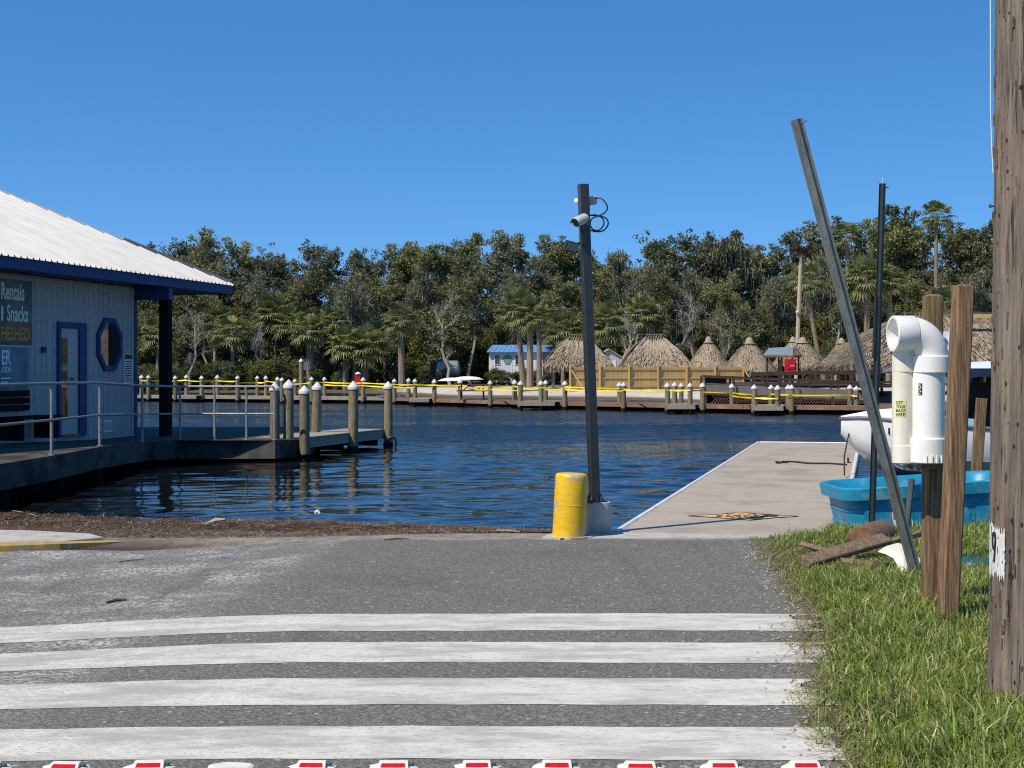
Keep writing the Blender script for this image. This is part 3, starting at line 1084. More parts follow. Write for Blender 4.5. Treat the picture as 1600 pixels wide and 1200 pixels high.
# ---- raised pavement markers
proto = None
for i, (px, state) in enumerate(((-22, 1), (104, 1), (234, 1), (362, 0), (488, 1), (615, 1), (745, 1), (870, 1), (1000, 1), (1129, 1), (1257, 1))):
    Ym = 6.535
    x = WX(px, Ym)
    L = 'worn pavement marker that has lost its red reflector, among the row along the bottom' if not state else \
        '%s red reflector marker from the left in the row before the crosswalk' % ordw(i if i < 3 else i - 1 + 0)
    if i == 0: L = 'red reflector marker cut by the left edge in the row before the crosswalk'
    t = thing('pavement_marker', (x, Ym, float(road_z(x, Ym)) + .006), L, 'marker', 'reflective markers in front of the crosswalk', random.Random(i).uniform(-.06, .06))
    rr = random.Random(i + 40)
    mb = MB()
    ol = [((.102 + rr.uniform(-.008, .010)) * math.copysign(abs(math.cos(a)) ** .8, math.cos(a)), (.062 + rr.uniform(-.006, .006)) * math.sin(a), 0) for a in np.linspace(0, 2 * PI, 19)[:-1]]
    inn = [(p[0] * .86, p[1] * .84, .006) for p in ol]
    mb.add(ol + inn, [(k, (k + 1) % 18, (k + 1) % 18 + 18, k + 18) for k in range(18)] + [tuple(range(18, 36))])
    link_mesh('adhesive_pad', mb.mesh('adhesive_pad'), M_MARKW, t)
    t.scale = (rr.uniform(.93, 1.05), rr.uniform(.92, 1.06), rr.uniform(.8, 1.05))
    if state:
        mb = MB()
        mb.add([(-.064, -.058, .006), (.064, -.058, .006), (.064, .044, .008), (-.064, .044, .008), (-.060, -.018, .0265), (.060, -.018, .0265), (.058, .014, .0265), (-.058, .014, .0265)],
               [(0, 1, 5, 4), (1, 2, 6, 5), (2, 3, 7, 6), (3, 0, 4, 7), (4, 5, 6, 7)])
        body = link_mesh('marker_body', mb.mesh('marker_body'), M_MARKW, t)
        mb = MB()
        mb.add([(-.051, -.0505, .0105), (.051, -.0505, .0105), (.048, -.0265, .0235), (-.048, -.0265, .0235), (-.051, -.0470, .0085), (.051, -.0470, .0085), (.048, -.0230, .0215), (-.048, -.0230, .0215)],
               [(0, 1, 2, 3), (7, 6, 5, 4), (0, 4, 5, 1), (3, 2, 6, 7)])
        link_mesh('reflector', mb.mesh('reflector'), M_REDREF, body)
        mb = MB(); mb.lathe([(.011, 0), (.011, .008), (.006, .010)], (.076, -.008, .011), 8); link_mesh('broken_clip', mb.mesh('broken_clip'), M_GALV, body)

# ---- utility pole
uY = 7.75
ub = Vector((WX(1597, uY), uY, .02))
up_ = thing('utility_pole', ub, 'thick weathered wooden utility pole in the grass at the right edge', 'pole')
prof_n = 40
mb = MB()
rr = random.Random(2)
rows = np.concatenate([np.arange(-.3, 4.2, .06), np.arange(4.5, 10, .5)])
phs = [(rr.uniform(0, 6.28), rr.uniform(.6, 2.2)) for _ in range(prof_n)]
V, Fc = [], []
for z in rows:
    r = .163 - .0045 * z + (.012 * math.exp(-max(z, 0) / .25))
    for k in range(prof_n):
        a = 2 * PI * k / prof_n
        dr = .0035 * math.sin(phs[k][0] + z * phs[k][1]) - (.009 if (k * 7) % 13 == 0 and math.sin(z * 1.7 + k) > -.2 else 0)
        lean = .010 * z
        V.append(ub + Vector(((r + dr) * math.cos(a) + lean * .55, (r + dr) * math.sin(a), z)))
for j in range(len(rows) - 1):
    for k in range(prof_n):
        k2 = (k + 1) % prof_n
        Fc.append((j * prof_n + k, j * prof_n + k2, (j + 1) * prof_n + k2, (j + 1) * prof_n + k))
mb.add(V, Fc); mb.build('shaft', MATS['pole'], up_, True)
# white painted patch with a dark 9: ragged shell on the shaft
def pole_pt(a, z, off):
    r = .163 - .0045 * z + .012 * math.exp(-max(z, 0) / .25) + off
    return ub + Vector((r * math.cos(a) + .0055 * z, r * math.sin(a), z))


zc0, zc1 = CAMZ - (908 - HZ) / F * (uY - .15) - .02, CAMZ - (812 - HZ) / F * (uY - .15) - .02
V, Fc = [], []
A0, A1, na, nz = PI * 1.0 - .12, PI * 1.0 + .72, 30, 14
edge_rr = random.Random(12)
tops = [edge_rr.uniform(-.035, .0) - .05 * (i / na) for i in range(na + 1)]
bots = [edge_rr.uniform(-.02, .03) + .045 * (1 - i / na) * (i % 3 == 0) for i in range(na + 1)]
for j in range(nz + 1):
    for i in range(na + 1):
        t = j / nz
        z = (zc0 + bots[i]) * (1 - t) + (zc1 + tops[i]) * t
        aa = A0 + (A1 - A0) * i / na + (edge_rr.uniform(-.05, .02) if i == na else 0)
        V.append(pole_pt(aa, z, .0048))
for j in range(nz):
    for i in range(na):
        if edge_rr.random() < .05 and i > 4: continue
        a = j * (na + 1) + i
        Fc.append((a, a + 1, a + na + 2, a + na + 1))
mb = MB(); mb.add(V, Fc)
M_PATCH = pmat('flaking_white_paint', (.66, .655, .63), (.52, .51, .48), 12, .8, (6, 6, 1), bmp=.6, bdist=.004, stain=(.22, .18, .14), stain_scale=16, stain_at=(.62, .68))
patch = mb.build('painted_patch', M_PATCH, up_)
ac = PI + .27
nine = []
for t in np.linspace(0, 2 * PI, 15):
    nine.append(pole_pt(ac + .075 * math.sin(t), zc1 - .115 + .042 * math.cos(t), .0065))
for t in np.linspace(0, 1, 8):
    nine.append(pole_pt(ac + .075 - .05 * t, zc1 - .115 - .115 * t + .01, .0065))
mb = MB(); mb.tube(nine, .0062, 6); mb.build('painted_number', M_INK, patch)
mb = MB(); p0 = pole_pt(PI + .05, 2.50, 0); mb.tube([p0 + Vector((.03, 0, 0)), p0 + Vector((-.022, 0, 0))], .006, 8); mb.lathe([(.011, 0), (.011, .008)], p0 + Vector((-.022, 0, 0)), 8, Matrix.Rotation(-PI / 2, 3, 'Y')); mb.build('bolt', M_GALV, up_)
# splits and chips on the shaft
mb = MB()
for i in range(46):
    a = PI + rr.uniform(-.3, 1.3)
    z = rr.uniform(.1, 3.6)
    p0 = pole_pt(a, z, .001)
    mb.bar(p0, pole_pt(a + rr.uniform(-.02, .02), z + rr.uniform(.02, .09), .003), rr.uniform(.004, .010), .005)
mb.build('splinters', M_OLDW, up_)['kind'] = 'stuff'
mb = MB(); mb.tube([W(1547.5, -40, uY + .12), W(1547.8, 60, uY + .12), W(1548.0, 170, uY + .12), W(1549.5, 225, uY + .12), W(1552, 270, uY + .12)], .0035, 6)
tag(mb.build('service_wire', M_LABELW, base=ub + Vector((-.2, 0, 2.8))), 'thin white wire hanging along the left side of the utility pole', 'wire')

# ---- wooden posts with PVC bag dispenser
def wood_post(name, base, top, wd, mat, label, rot, bev=.012, knob=False):
    t = thing(name, base, label, 'post')
    base, top = Vector(base), Vector(top)
    ax = (top - base).normalized()
    sx2 = Matrix.Rotation(rot, 3, 'Z') @ Vector((1, 0, 0)); sx2 = (sx2 - ax * sx2.dot(ax)).normalized()
    sy2 = ax.cross(sx2)
    R = Matrix((sx2, sy2, ax)).transposed()
    mb = MB(); h = (top - base).length
    mb.bbox(base + ax * (h / 2 - .12), (wd, wd, h + .24), R, bev); mb.build('shaft', mat, t)
    mb = MB()
    mb.add([top + R @ Vector((a * wd / 2 * .97, b_ * wd / 2 * .97, -.001)) for a, b_ in ((-1, -1), (1, -1), (1, 1), (-1, 1))] + [top + R @ Vector((a * wd / 4, b_ * wd / 4, .014)) for a, b_ in ((-1, -1), (1, -1), (1, 1), (-1, 1))],
           [(0, 1, 5, 4), (1, 2, 6, 5), (2, 3, 7, 6), (3, 0, 4, 7), (4, 5, 6, 7)])
    mb.build('weathered_top', M_OLDW, t)
    return t


lY, rY = 10.72, 10.15
wood_post('wooden_post', W(1455.5, 948, lY), W(1457.5, 463, lY), .116, M_POSTG, 'wooden post directly behind the white pipe dispenser', .12)
wood_post('wooden_post', W(1480, 972, rY), W(1505, 448, rY), .118, M_POST, 'reddish brown leaning wooden post just right of the white pipe dispenser', .10)

pvY = 10.50
S = F / pvY
dsp = thing('bag_dispenser', W(1450, 725, pvY), 'white plastic pipe dispenser with curved top fixed on a wooden post', 'dispenser')


def vcyl(mb, px, y0, y1, r, Y, n=36, lip=.006):
    c0, c1 = W(px, y1, Y), W(px, y0, Y)
    h = c1.z - c0.z
    mb.lathe([(r - lip, 0), (r, lip), (r, h - lip), (r - lip, h)], c0, n)


mb = MB(); vcyl(mb, 1450, 575, 700, 26 / S, pvY); mb.build('large_pipe', M_PVC, dsp, True)
mb = MB(); vcyl(mb, 1454, 556, 583, 30.5 / S, pvY); mb.build('coupling', M_PVC, dsp, True)
mb = MB(); vcyl(mb, 1449.5, 684, 723, 30 / S, pvY); ec = mb.build('end_cap', M_PVC, dsp, True)
mb = MB()
for k in range(5):
    a = PI * 1.5 + (k - 1.2) * .28
    c = W(1449.5, 716, pvY) + Vector((30.5 / S * math.cos(a), 30.5 / S * math.sin(a), 0))
    mb.box(c, (.012, .012, .05), Matrix.Rotation(a, 3, 'Z'))
mb.build('grip_ridge', M_PVC, ec)
# elbow: quarter bend from vertical to facing left and a little toward the viewer
ed = Vector((-1, -.12, 0)).normalized()
e0 = W(1454, 556, pvY)
Rb = .150
pe = [e0 + ed * (Rb * (1 - math.cos(a))) + Vector((0, 0, Rb * math.sin(a))) for a in np.linspace(0, PI / 2, 12)]
mb = MB(); mb.tube([e0 - Vector((0, 0, .02))] + pe, [27 / S] * 13, 36); mb.build('elbow', M_PVC, dsp, True)
pe_end = pe[-1]
side = ed.cross(Vector((0, 0, 1))).normalized()
RE = Matrix((side, Vector((0, 0, 1)), ed)).transposed()
mb = MB()
n = 36
ro, ri = 28.5 / S, 24 / S
prof = [(ro - .004, -.03), (ro, -.024), (ro, .115), (ro - .004, .12), (ri, .12), (ri, -.02), (.01, -.02)]
V, Fc = [], []
for r_, z_ in prof:
    for k in range(n):
        a = 2 * PI * k / n
        V.append(pe_end + RE @ Vector((r_ * math.cos(a), r_ * math.sin(a), z_)))
for i in range(len(prof) - 1):
    for k in range(n):
        k2 = (k + 1) % n
        Fc.append((i * n + k, i * n + k2, (i + 1) * n + k2, (i + 1) * n + k))
mb.add(V, Fc); mb.build('mouth_collar', M_PVC, dsp, True)
sY = pvY + .035
mb = MB(); vcyl(mb, 1411, 580, 712, 17 / S, sY); sp_ = mb.build('small_pipe', M_PVCY, dsp, True)
mb = MB(); vcyl(mb, 1412.5, 547, 582, 18.6 / S, sY); mb.build('coupling', M_PVCY, dsp, True)
mb = MB(); vcyl(mb, 1412, 695, 724, 18.2 / S, sY); mb.build('end_cap', M_PVCY, dsp, True)
mb = MB(); mb.box(W(1456, 727, lY - .07), (.17, .10, .045)); mb.build('support_block', M_OLDW, dsp)
for yy in (600, 668):
    mb = MB(); c = W(1452, yy, pvY)
    mb.tube([c + Vector((27.3 / S * math.cos(a), 27.3 / S * math.sin(a), 0)) for a in np.linspace(-.5, PI * .9, 12)], .004, 5); mb.build('strap', M_GALV, dsp)
# sticker GET YOUR BAGS HERE!
def on_small(a, z, off):
    c = W(1411, 650, sY)
    r = 17 / S + off
    return Vector((c.x + r * math.cos(a), c.y + r * math.sin(a), z))


zt, zb = CAMZ - (625 - HZ) / F * sY, CAMZ - (651 - HZ) / F * sY
aL, aR = PI * 1.5 - .98, PI * 1.5 + .05
V = []
for i in range(11):
    a = aL + (aR - aL) * i / 10
    V += [on_small(a, zb, .0012), on_small(a, zt, .0012)]
mb = MB(); mb.add(V, [(2 * i, 2 * i + 2, 2 * i + 3, 2 * i + 1) for i in range(10)]); stk = mb.build('sticker', M_LABELY, dsp)
for row, tx in enumerate(('GET', 'YOUR', 'BAGS', 'HERE!')):
    me, lo, hi = text_mesh(tx)
    hgt = (zt - zb) * .19
    z0 = zt - (zt - zb) * (.06 + .235 * row) - hgt
    span = (aR - aL) * (.62 if row == 0 else .84)
    a0 = aL + (aR - aL) * .08
    off = wloc(dsp)
    for v in me.vertices:
        x, y, z = v.co
        v.co = on_small(a0 + span * (x - lo[0]) / (hi[0] - lo[0]), z0 + hgt * (y - lo[1]) / (hi[1] - lo[1]), .0022 + .0003 * z) - off
    me.update(); link_mesh('lettering', me, M_INK, stk)
mb = MB()
a0 = PI * 1.5 - .72
c = W(1450, 608, pvY); R_ = 26 / S
V = []
for i in range(4):
    a = a0 - .12 + .24 * i / 3
    V += [Vector((c.x + (R_ + .0015) * math.cos(a), c.y + (R_ + .0015) * math.sin(a), c.z - .04)), Vector((c.x + (R_ + .0015) * math.cos(a), c.y + (R_ + .0015) * math.sin(a), c.z + .04))]
mb.add(V, [(2 * i, 2 * i + 2, 2 * i + 3, 2 * i + 1) for i in range(3)]); lb = mb.build('black_label', M_INK, dsp)
mb = MB()
for i in range(5):
    a = a0 + (i % 2 - .5) * .05
    q = Vector((c.x + (R_ + .0025) * math.cos(a), c.y + (R_ + .0025) * math.sin(a), c.z - .03 + i * .015))
    mb.box(q, (.012, .003, .008), Matrix.Rotation(a + PI / 2, 3, 'Z'))
mb.build('label_print', M_LABELW, lb)


# ---- steel U-channel posts
def u_channel(name, base, top, wd, dp, mat, label, yaw=0.0, th=.007, parts=()):
    base, top = Vector(base), Vector(top)
    t = thing(name, base, label, 'post')
    ax = (top - base).normalized()
    sx2 = Matrix.Rotation(yaw, 3, 'Z') @ Vector((1, 0, 0)); sx2 = (sx2 - ax * sx2.dot(ax)).normalized()
    sy2 = ax.cross(sx2)
    w2 = wd / 2
    prof = [(-w2, 0), (-w2 * .62, 0), (-w2 * .40, -dp), (w2 * .40, -dp), (w2 * .62, 0), (w2, 0), (w2, th), (w2 * .62 - th * .5, th), (w2 * .40 - th * .5, -dp + th), (-w2 * .40 + th * .5, -dp + th), (-w2 * .62 + th * .5, th), (-w2, th)]
    mb = MB(); mb.prism([base - ax * .1 + sx2 * a + sy2 * b_ for a, b_ in prof], ax * ((top - base).length + .1)); ch = mb.build('channel', mat, t)
    mb = MB()
    L = (top - base).length
    k = .12
    while k < L - .05:
        q = base + ax * k + sy2 * (-dp - .0012)
        mb.lathe([(.0032, 0), (.0032, .001)], q, 8, Matrix((sx2, ax, -sy2)).transposed())
        k += .1
    mb.build('punched_holes', M_INK, ch)
    for pl in parts:
        pl(t, base, ax, sx2, sy2, L)
    return t


def bolt_top(t, base, ax, sx2, sy2, L):
    mb = MB(); q = base + ax * (L - .04) + sx2 * .03; mb.tube([q, q + sx2 * .05 + ax * .012], .006, 6); mb.build('bolt', M_GALV, t)


def splice(t, base, ax, sx2, sy2, L):
    mb = MB(); q = base + ax * (L * .5) - sx2 * .028 - sy2 * .0; mb.bar(q - ax * .0, q + ax * .62 , .05, .03, up=sy2); mb.build('splice_piece', M_GREENST, t)
    mb = MB(); q = base + ax * (L - .01); mb.tube([q, q + ax * .07], .003, 5); mb.build('wire_end', M_LABELW, t)


cY = 12.2
u_channel('steel_channel_post', W(1434, 908, cY), W(1244, 187, cY), .098, .034, M_GALV, 'tall bare galvanised channel post leaning steeply to the left', -.42, parts=(bolt_top,))
u_channel('steel_channel_post', W(1362, 832, 15.4), W(1379, 287, 15.4), .080, .03, M_GREENST, 'upright dark green channel post in front of the blue tub', .5, parts=(bolt_top, splice))
u_channel('steel_channel_post', W(1416, 832, 15.35), W(1425, 748, 15.35), .062, .025, M_GALV, 'short galvanised channel stub leaning against the blue tub', -.1)

# ---- blue stock tub
tub_c = Vector((4.42, 16.45, -.03))
tub = thing('stock_tub', tub_c, 'large bright blue plastic tub sitting in the grass by the dock', 'tub')
Rt = Matrix.Rotation(-.06, 3, 'Y') @ Matrix.Rotation(.05, 3, 'Z')


def rrect(lx, ly, r, n=6):
    pts = []
    for cx, cy, a0 in ((lx / 2 - r, ly / 2 - r, 0), (-lx / 2 + r, ly / 2 - r, PI / 2), (-lx / 2 + r, -ly / 2 + r, PI), (lx / 2 - r, -ly / 2 + r, 3 * PI / 2)):
        for k in range(n + 1):
            a = a0 + PI / 2 * k / n
            pts.append((cx + r * math.cos(a), cy + r * math.sin(a)))
    return pts


def loft(rings, center, R):
    mb = MB(); V, Fc = [], []
    n = len(rings[0][0])
    for pts, z in rings:
        V += [Vector(center) + R @ Vector((p[0], p[1], z)) for p in pts]
    for i in range(len(rings) - 1):
        for k in range(n):
            k2 = (k + 1) % n
            Fc.append((i * n + k, i * n + k2, (i + 1) * n + k2, (i + 1) * n + k))
    Fc.append(tuple(range((len(rings) - 1) * n, len(rings) * n)))
    mb.add(V, Fc)
    return mb


TL, TW = 2.02, 1.25
rings = []
for z, ins in ((-.12, .125), (.0, .115), (.13, .10), (.135, .092), (.16, .092), (.165, .10), (.28, .085), (.285, .077), (.31, .077), (.315, .083), (.42, .07)):
    rings.append((rrect(TL - 2 * ins, TW - 2 * ins, .28), z))
for z, ins in ((.415, .035), (.418, .012), (.535, .0), (.55, .014), (.545, .05), (.50, .085), (.05, .16)):
    rings.append((rrect(TL - 2 * ins, TW - 2 * ins, .26), z))
mbt = loft(rings[:11], tub_c, Rt)
mbt.f = mbt.f[:-1]
mbt.build('wall', M_TANK, tub, True)
loft(rings[11:], tub_c, Rt).build('rim', M_TANK, tub, True)
# raised arched panels moulded into the front
for cx in (-.55, .05, .62):
    mb = MB(); poly = []
    for k in range(13):
        a = PI * k / 12
        poly.append((cx + .27 * math.cos(a), .18 + .20 * math.sin(a)))
    poly = [(cx + .27, .02)] + poly + [(cx - .27, .02)]
    V = [tub_c + Rt @ Vector((p[0], -TW / 2 + .112 - p[1] * .075 + .010, p[1])) for p in poly]
    mb.prism(V, Rt @ Vector((0, -.024, 0))); mb.build('moulded_panel', M_TANK, tub)
lbp = tub_c + Rt @ Vector((-.42, -TW / 2 + .072, .19))
RL = Rt @ Matrix.Rotation(-.11, 3, 'X')
mb = MB(); mb.box(lbp, (.165, .006, .20), RL); lb = mb.build('label', M_LABELW, tub)
mb = MB(); mb.box(lbp + RL @ Vector((-.06, -.004, .05)), (.03, .004, .08), RL); mb.build('label_print', M_RED, lb)
mb = MB()
rr = random.Random(4)
for r_ in range(7):
    mb.box(lbp + RL @ Vector((.025, -.004, .075 - r_ * .025)), (rr.uniform(.06, .11), .004, .010), RL)
mb.build('label_print', M_INK, lb)

# ---- debris in the grass
gz = lambda x, y: float(ground_z(np.array(x), np.array(y)))


def plank(a, b_, wd, th, mat, label, cat='plank', roll=0.0, name='loose_plank', group='broken planks by the leaning post'):
    mb = MB()
    a, b_ = Vector(a), Vector(b_)
    upv = Matrix.Rotation(roll, 3, (b_ - a).normalized()) @ Vector((0, 0, 1))
    mb.bar(a, b_, wd, th, up=upv, bev=.008)
    o = mb.build(name, mat, base=(a + b_) / 2)
    return tag(o, label, cat, group)


plank(W(1257, 882, 12.95) + Vector((0, 0, .02)), W(1384, 842, 13.6), .13, .055, M_OLDW, 'long split brown plank lying on top of the wood pile', roll=.5)
plank(W(1258, 852, 13.9), W(1345, 876, 13.2), .13, .04, M_OLDW, 'grey brown plank slanting beneath the long split plank', roll=-.35)
plank(W(1316, 880, 13.0), W(1368, 886, 12.9), .15, .05, M_OLDW, 'short dark plank at the bottom of the wood pile', roll=-.5)
plank(W(1364, 886, 12.75), W(1398, 890, 12.7), .13, .05, M_DARKW, 'blackened plank end in the shade under the white plastic piece', roll=-.6)
plank(W(1384, 850, 14.0), W(1441, 832, 14.3), .06, .05, M_OLDW, 'thin brown stick between the log and the wooden posts', 'stick', name='wood_stick')
plank(W(1262, 921, 11.8), W(1338, 923, 11.7), .10, .03, M_RUST, 'rusty brown board half buried in the grass near the road', 'board', name='rusty_board')
lg = thing('cut_log', W(1356, 848, 14.6), 'short mossy cut log with its brown end facing the road', 'log')
la, lb_ = W(1347, 848, 14.55), W(1378, 838, 15.05)
mb = MB(); mb.tube([la, (la + lb_) / 2, lb_], [.165, .168, .16], 20); mb.build('bark', M_GREENL if False else M_OLDW, lg, True)
dl = (la - lb_).normalized()
ref = dl.cross(Vector((0, 0, 1))).normalized()
RLg = Matrix((ref, dl.cross(ref), dl)).transposed()
mb = MB(); mb.lathe([(.158, .0), (.15, .006), (.02, .008)], la, 20, RLg); mb.build('cut_end', M_LOGEND, lg)
# white moulded plastic piece
mb = MB()
ctrl = [(1371, 862, 12.60), (1385, 853, 12.68), (1404, 848, 12.75), (1424, 858, 12.66), (1438, 874, 12.55), (1436, 890, 12.4), (1421, 905, 12.30), (1411, 906, 12.28), (1406, 890, 12.35), (1396, 872, 12.45), (1384, 866, 12.52)]
P = [W(*c) for c in ctrl]
cen = sum(P, Vector()) / len(P) + Vector((0, -.10, .02))
nP = len(P)
front = [cen] + P
back = [p + Vector((.012, .025, -.006)) for p in front]
mb.add(front + back, [(0, 1 + i, 1 + (i + 1) % nP) for i in range(nP)] + [(nP + 1, nP + 2 + (i + 1) % nP, nP + 2 + i) for i in range(nP)] + [(1 + i, nP + 2 + i, nP + 2 + (i + 1) % nP, 1 + (i + 1) % nP) for i in range(nP)])
tag(mb.build('plastic_fender', M_PVCY, base=W(1410, 905, 12.4)), 'bent off-white plastic piece leaning beside the foot of the leaning post', 'plastic piece')
# green lid
gl = thing('valve_lid', W(1523, 893, 12.7), 'dark green plastic lid in the grass between the posts and utility pole', 'lid')
mb = MB(); mb.lathe([(.20, -.05), (.19, .03), (.17, .07), (.12, .092), (.02, .10)], W(1523, 889, 12.8), 28); mb.build('dome', M_GREENL, gl, True)
mb = MB(); mb.lathe([(.215, -.05), (.218, -.02), (.20, -.012)], W(1523, 889, 12.8), 28); mb.build('rim', M_GREENL, gl, True)

# ---- weathered board standing behind the tub
plank(W(1524, 760, 17.6), W(1534, 622, 17.6), .125, .05, M_POSTG, 'grey weathered board standing upright between the posts and utility pole', 'board', name='upright_board', group=None)

# ================================================================== BUILDING AT LEFT
BC = Vector((-8.0, 32.7, 0))
BD = Vector((.2232, .9748, 0)).normalized()
BU = -BD                                  # towards the viewer along the wall
BN = Vector((BD.y, -BD.x, 0))             # out of the wall


def bp(u, n_, z):
    return BC + BU * u + BN * n_ + Vector((0, 0, z))


def wall_at(px, py, n_=0.0):
    """point of the wall plane (offset n_ outward) behind photo pixel -> (u, z)"""
    c0 = BC + BN * n_
    k = BD.x / BD.y
    q = (px - 800) / F
    Y = (c0.x - k * c0.y) / (q - k)
    return (c0.y - Y) / BD.y, CAMZ - (py - HZ) / F * Y


RB = Matrix((BU, BN, Vector((0, 0, 1)))).transposed()


def bbx(mb, u0, u1, n0, n1, z0, z1):
    return mb.box(bp((u0 + u1) / 2, (n0 + n1) / 2, (z0 + z1) / 2), (abs(u1 - u0), abs(n1 - n0), abs(z1 - z0)), RB)


bld = thing('waterside_shop', bp(0, 0, .2), 'pale blue waterside shop with white ribbed metal roof and blue trim', 'building')
ZS = 3.44
mb = MB(); bbx(mb, 0.02, 15.5, -7, -.03, .0, ZS - .01); wall = mb.build('wall', M_WALL, bld)
# vertical siding boards, each with a joint
bw = .203
nb = int(15.4 / bw)
mb = MB(); mb.box((0, 0, 0), (bw - .014, .03, ZS - .10)); sid = mb.mesh('siding_board'); sid.materials.append(M_WALL)
off = wloc(wall)
for i in range(nb):
    o = bpy.data.objects.new('siding_board', sid); COL.objects.link(o); o.parent = wall
    o.location = bp(.02 + bw * (i + .5), -.013, (ZS - .1) / 2 + .05) - off
    o.rotation_euler = RB.to_euler()
mb = MB(); bbx(mb, -.012, .10, -.02, .022, .05, ZS - .02); mb.build('corner_trim', M_BLUET, wall)
# roof
EZ, EN, PT, EU0, EU1 = 3.64, .80, .45, -3.26, 16.2
HA = .578
TMAX = 6.0


def roofp(u, t, dz=0.0):
    return bp(u, EN - t, EZ + PT * t + dz)


mb = MB()
uh = EU0 + HA * TMAX
mb.add([roofp(EU0, 0, -.02), roofp(EU1, 0, -.02), roofp(EU1, TMAX, -.02), roofp(uh, TMAX, -.02)], [(0, 1, 2, 3)])
endn = EN - 2 * TMAX
mb.add([bp(EU0, EN, EZ - .02), roofp(uh, TMAX, -.02), bp(EU0, endn, EZ - .02)], [(0, 1, 2)])
mb.add([bp(EU0, endn, EZ - .02), roofp(uh, TMAX, -.02), roofp(EU1, TMAX, -.02), bp(EU1, endn, EZ - .02)], [(0, 1, 2, 3)])
roof = mb.build('roof', M_GREYR, bld)
ps = .205
k = 0
u = EU0
while u < EU1 - .1:
    t0 = (u - EU0) / HA
    t1 = (u + ps - EU0) / HA
    if k < 8: ta = tb = max(min(t0, TMAX), .10) if k else .12
    else: ta, tb = min(t0, TMAX), min(t1, TMAX)
    ta += .03; tb += .03
    if k < 8: ta = tb = max(.14, t0 * 1.0 + .05)
    # ribbed cross-section along u
    cs = [(0, 0), (.03, 0), (.042, .036), (.072, .036), (.084, 0), (ps - .001, 0)]
    V, Fc = [], []
    for (a, h) in cs:
        tt = ta + (tb - ta) * a / ps
        V += [roofp(u + a, -.05, h + .004), roofp(u + a, tt, h + .004)]
    for i in range(5):
        Fc.append((2 * i, 2 * i + 2, 2 * i + 3, 2 * i + 1))
    m_ = MB(); m_.add(V, Fc); m_.build('roof_panel', M_ROOF, roof)
    u += ps; k += 1
mb = MB()
hipA, hipB = roofp(EU0 + .578 * 2.15, 2.15, .03), roofp(uh, TMAX, .03)
mb.bar(hipA, hipB, .16, .035); mb.build('hip_cap', M_ROOF, roof)
hipC = roofp(EU0 + .03, .05, .012)
mb = MB(); mb.bar(hipC + Vector((0, 0, .035)), roofp(EU0 + .578 * 2.13, 2.13, .05), .05, .085); mb.build('hip_batten', M_GREYR, roof)
# fascia, soffit, beam, porch post
mb = MB(); bbx(mb, EU0 + .03, EU1, EN - .04, EN, EZ - .215, EZ - .022); mb.build('fascia', M_BLUET, bld)
mb = MB(); bbx(mb, EU0, EU0 + .029, endn, EN - .002, EZ - .215, EZ - .022); mb.build('fascia', M_BLUET, bld)
mb = MB(); bbx(mb, EU0 + .04, EU1, -.029, EN - .045, ZS + .001, ZS + .02); mb.build('soffit', M_BLUET, bld)
mb = MB(); bbx(mb, EU0 + .04, 0.0, endn + .1, -.04, ZS + .001, ZS + .02); mb.build('soffit', M_BLUET, bld)
ppx = BC + Vector((.62, .28, 0))
mb = MB(); mb.bar(bp(-.10, -.3, ZS - .14), bp(-.12, .74, ZS - .14), .18, .27); mb.build('beam', M_BLUET, bld)
mb = MB(); mb.bbox(bp(-.12, .62, (ZS - .27 + .1) / 2), (.21, .21, ZS - .28 - .1), RB, .01); mb.build('porch_post', M_BENCH, bld)
# door
du0, dz1 = wall_at(131, 505)
du1, dz0 = wall_at(88, 678)
dz0 = .43
dr = thing('door', bp((du0 + du1) / 2, .02, dz0), None, None)
dr.parent = bld; dr.location = bp((du0 + du1) / 2, .02, dz0) - wloc(bld)
dr['label'] = 'pale blue door with tall dark pane and deep blue surround'
a_, _ = wall_at(120, 600); b_u, _ = wall_at(92, 600)
mb = MB(); bbx(mb, du0, a_, .004, .07, dz0 - .05, dz1); bbx(mb, b_u, du1, .004, .055, dz0 - .05, dz1); bbx(mb, a_ + .001, b_u - .001, .004, .062, dz1 - .12, dz1)
mb.build('frame', M_BLUET, dr)
mb = MB(); bbx(mb, a_ + .002, b_u - .002, .004, .03, dz0 - .02, dz1 - .121); mb.build('panel', M_DOOR, dr)
g0, gz1 = wall_at(103, 528); g1, gz0 = wall_at(93.5, 656)
mb = MB(); bbx(mb, g0, g1, .031, .036, gz0, gz1); mb.build('pane', M_GLASS, dr)
hu, hz = wall_at(108, 592)
mb = MB(); mb.lathe([(.03, 0), (.03, .01), (.012, .015), (.012, .04), (.028, .05), (.028, .07), (.01, .08)], bp(hu, .031, hz), 12, Matrix((BU, Vector((0, 0, 1)), BN)).transposed()); mb.build('handle', M_GALV, dr, True)
mb = MB(); bbx(mb, a_, b_u, .03, .09, dz0 - .04, dz0 - .005); mb.build('threshold', M_GALV, dr)
# octagonal window
ou0, _ = wall_at(187.5, 540); ou1, _ = wall_at(150, 540)
_, oz1 = wall_at(168, 497); _, oz0 = wall_at(168, 580)
ocu, ocz, ow, oh = (ou0 + ou1) / 2, (oz0 + oz1) / 2, (ou1 - ou0) / 2, (oz1 - oz0) / 2
win = thing('window', bp(ocu, .02, ocz), None, None); win.parent = bld; win.location = bp(ocu, .02, ocz) - wloc(bld)
win['label'] = 'octagonal window in a thick blue frame'


def octo(s, n_):
    k = .40
    pts = [(-1, -k), (-k, -1), (k, -1), (1, -k), (1, k), (k, 1), (-k, 1), (-1, k)]
    return [bp(ocu + p[0] * ow * s, n_, ocz + p[1] * oh * s) for p in pts]


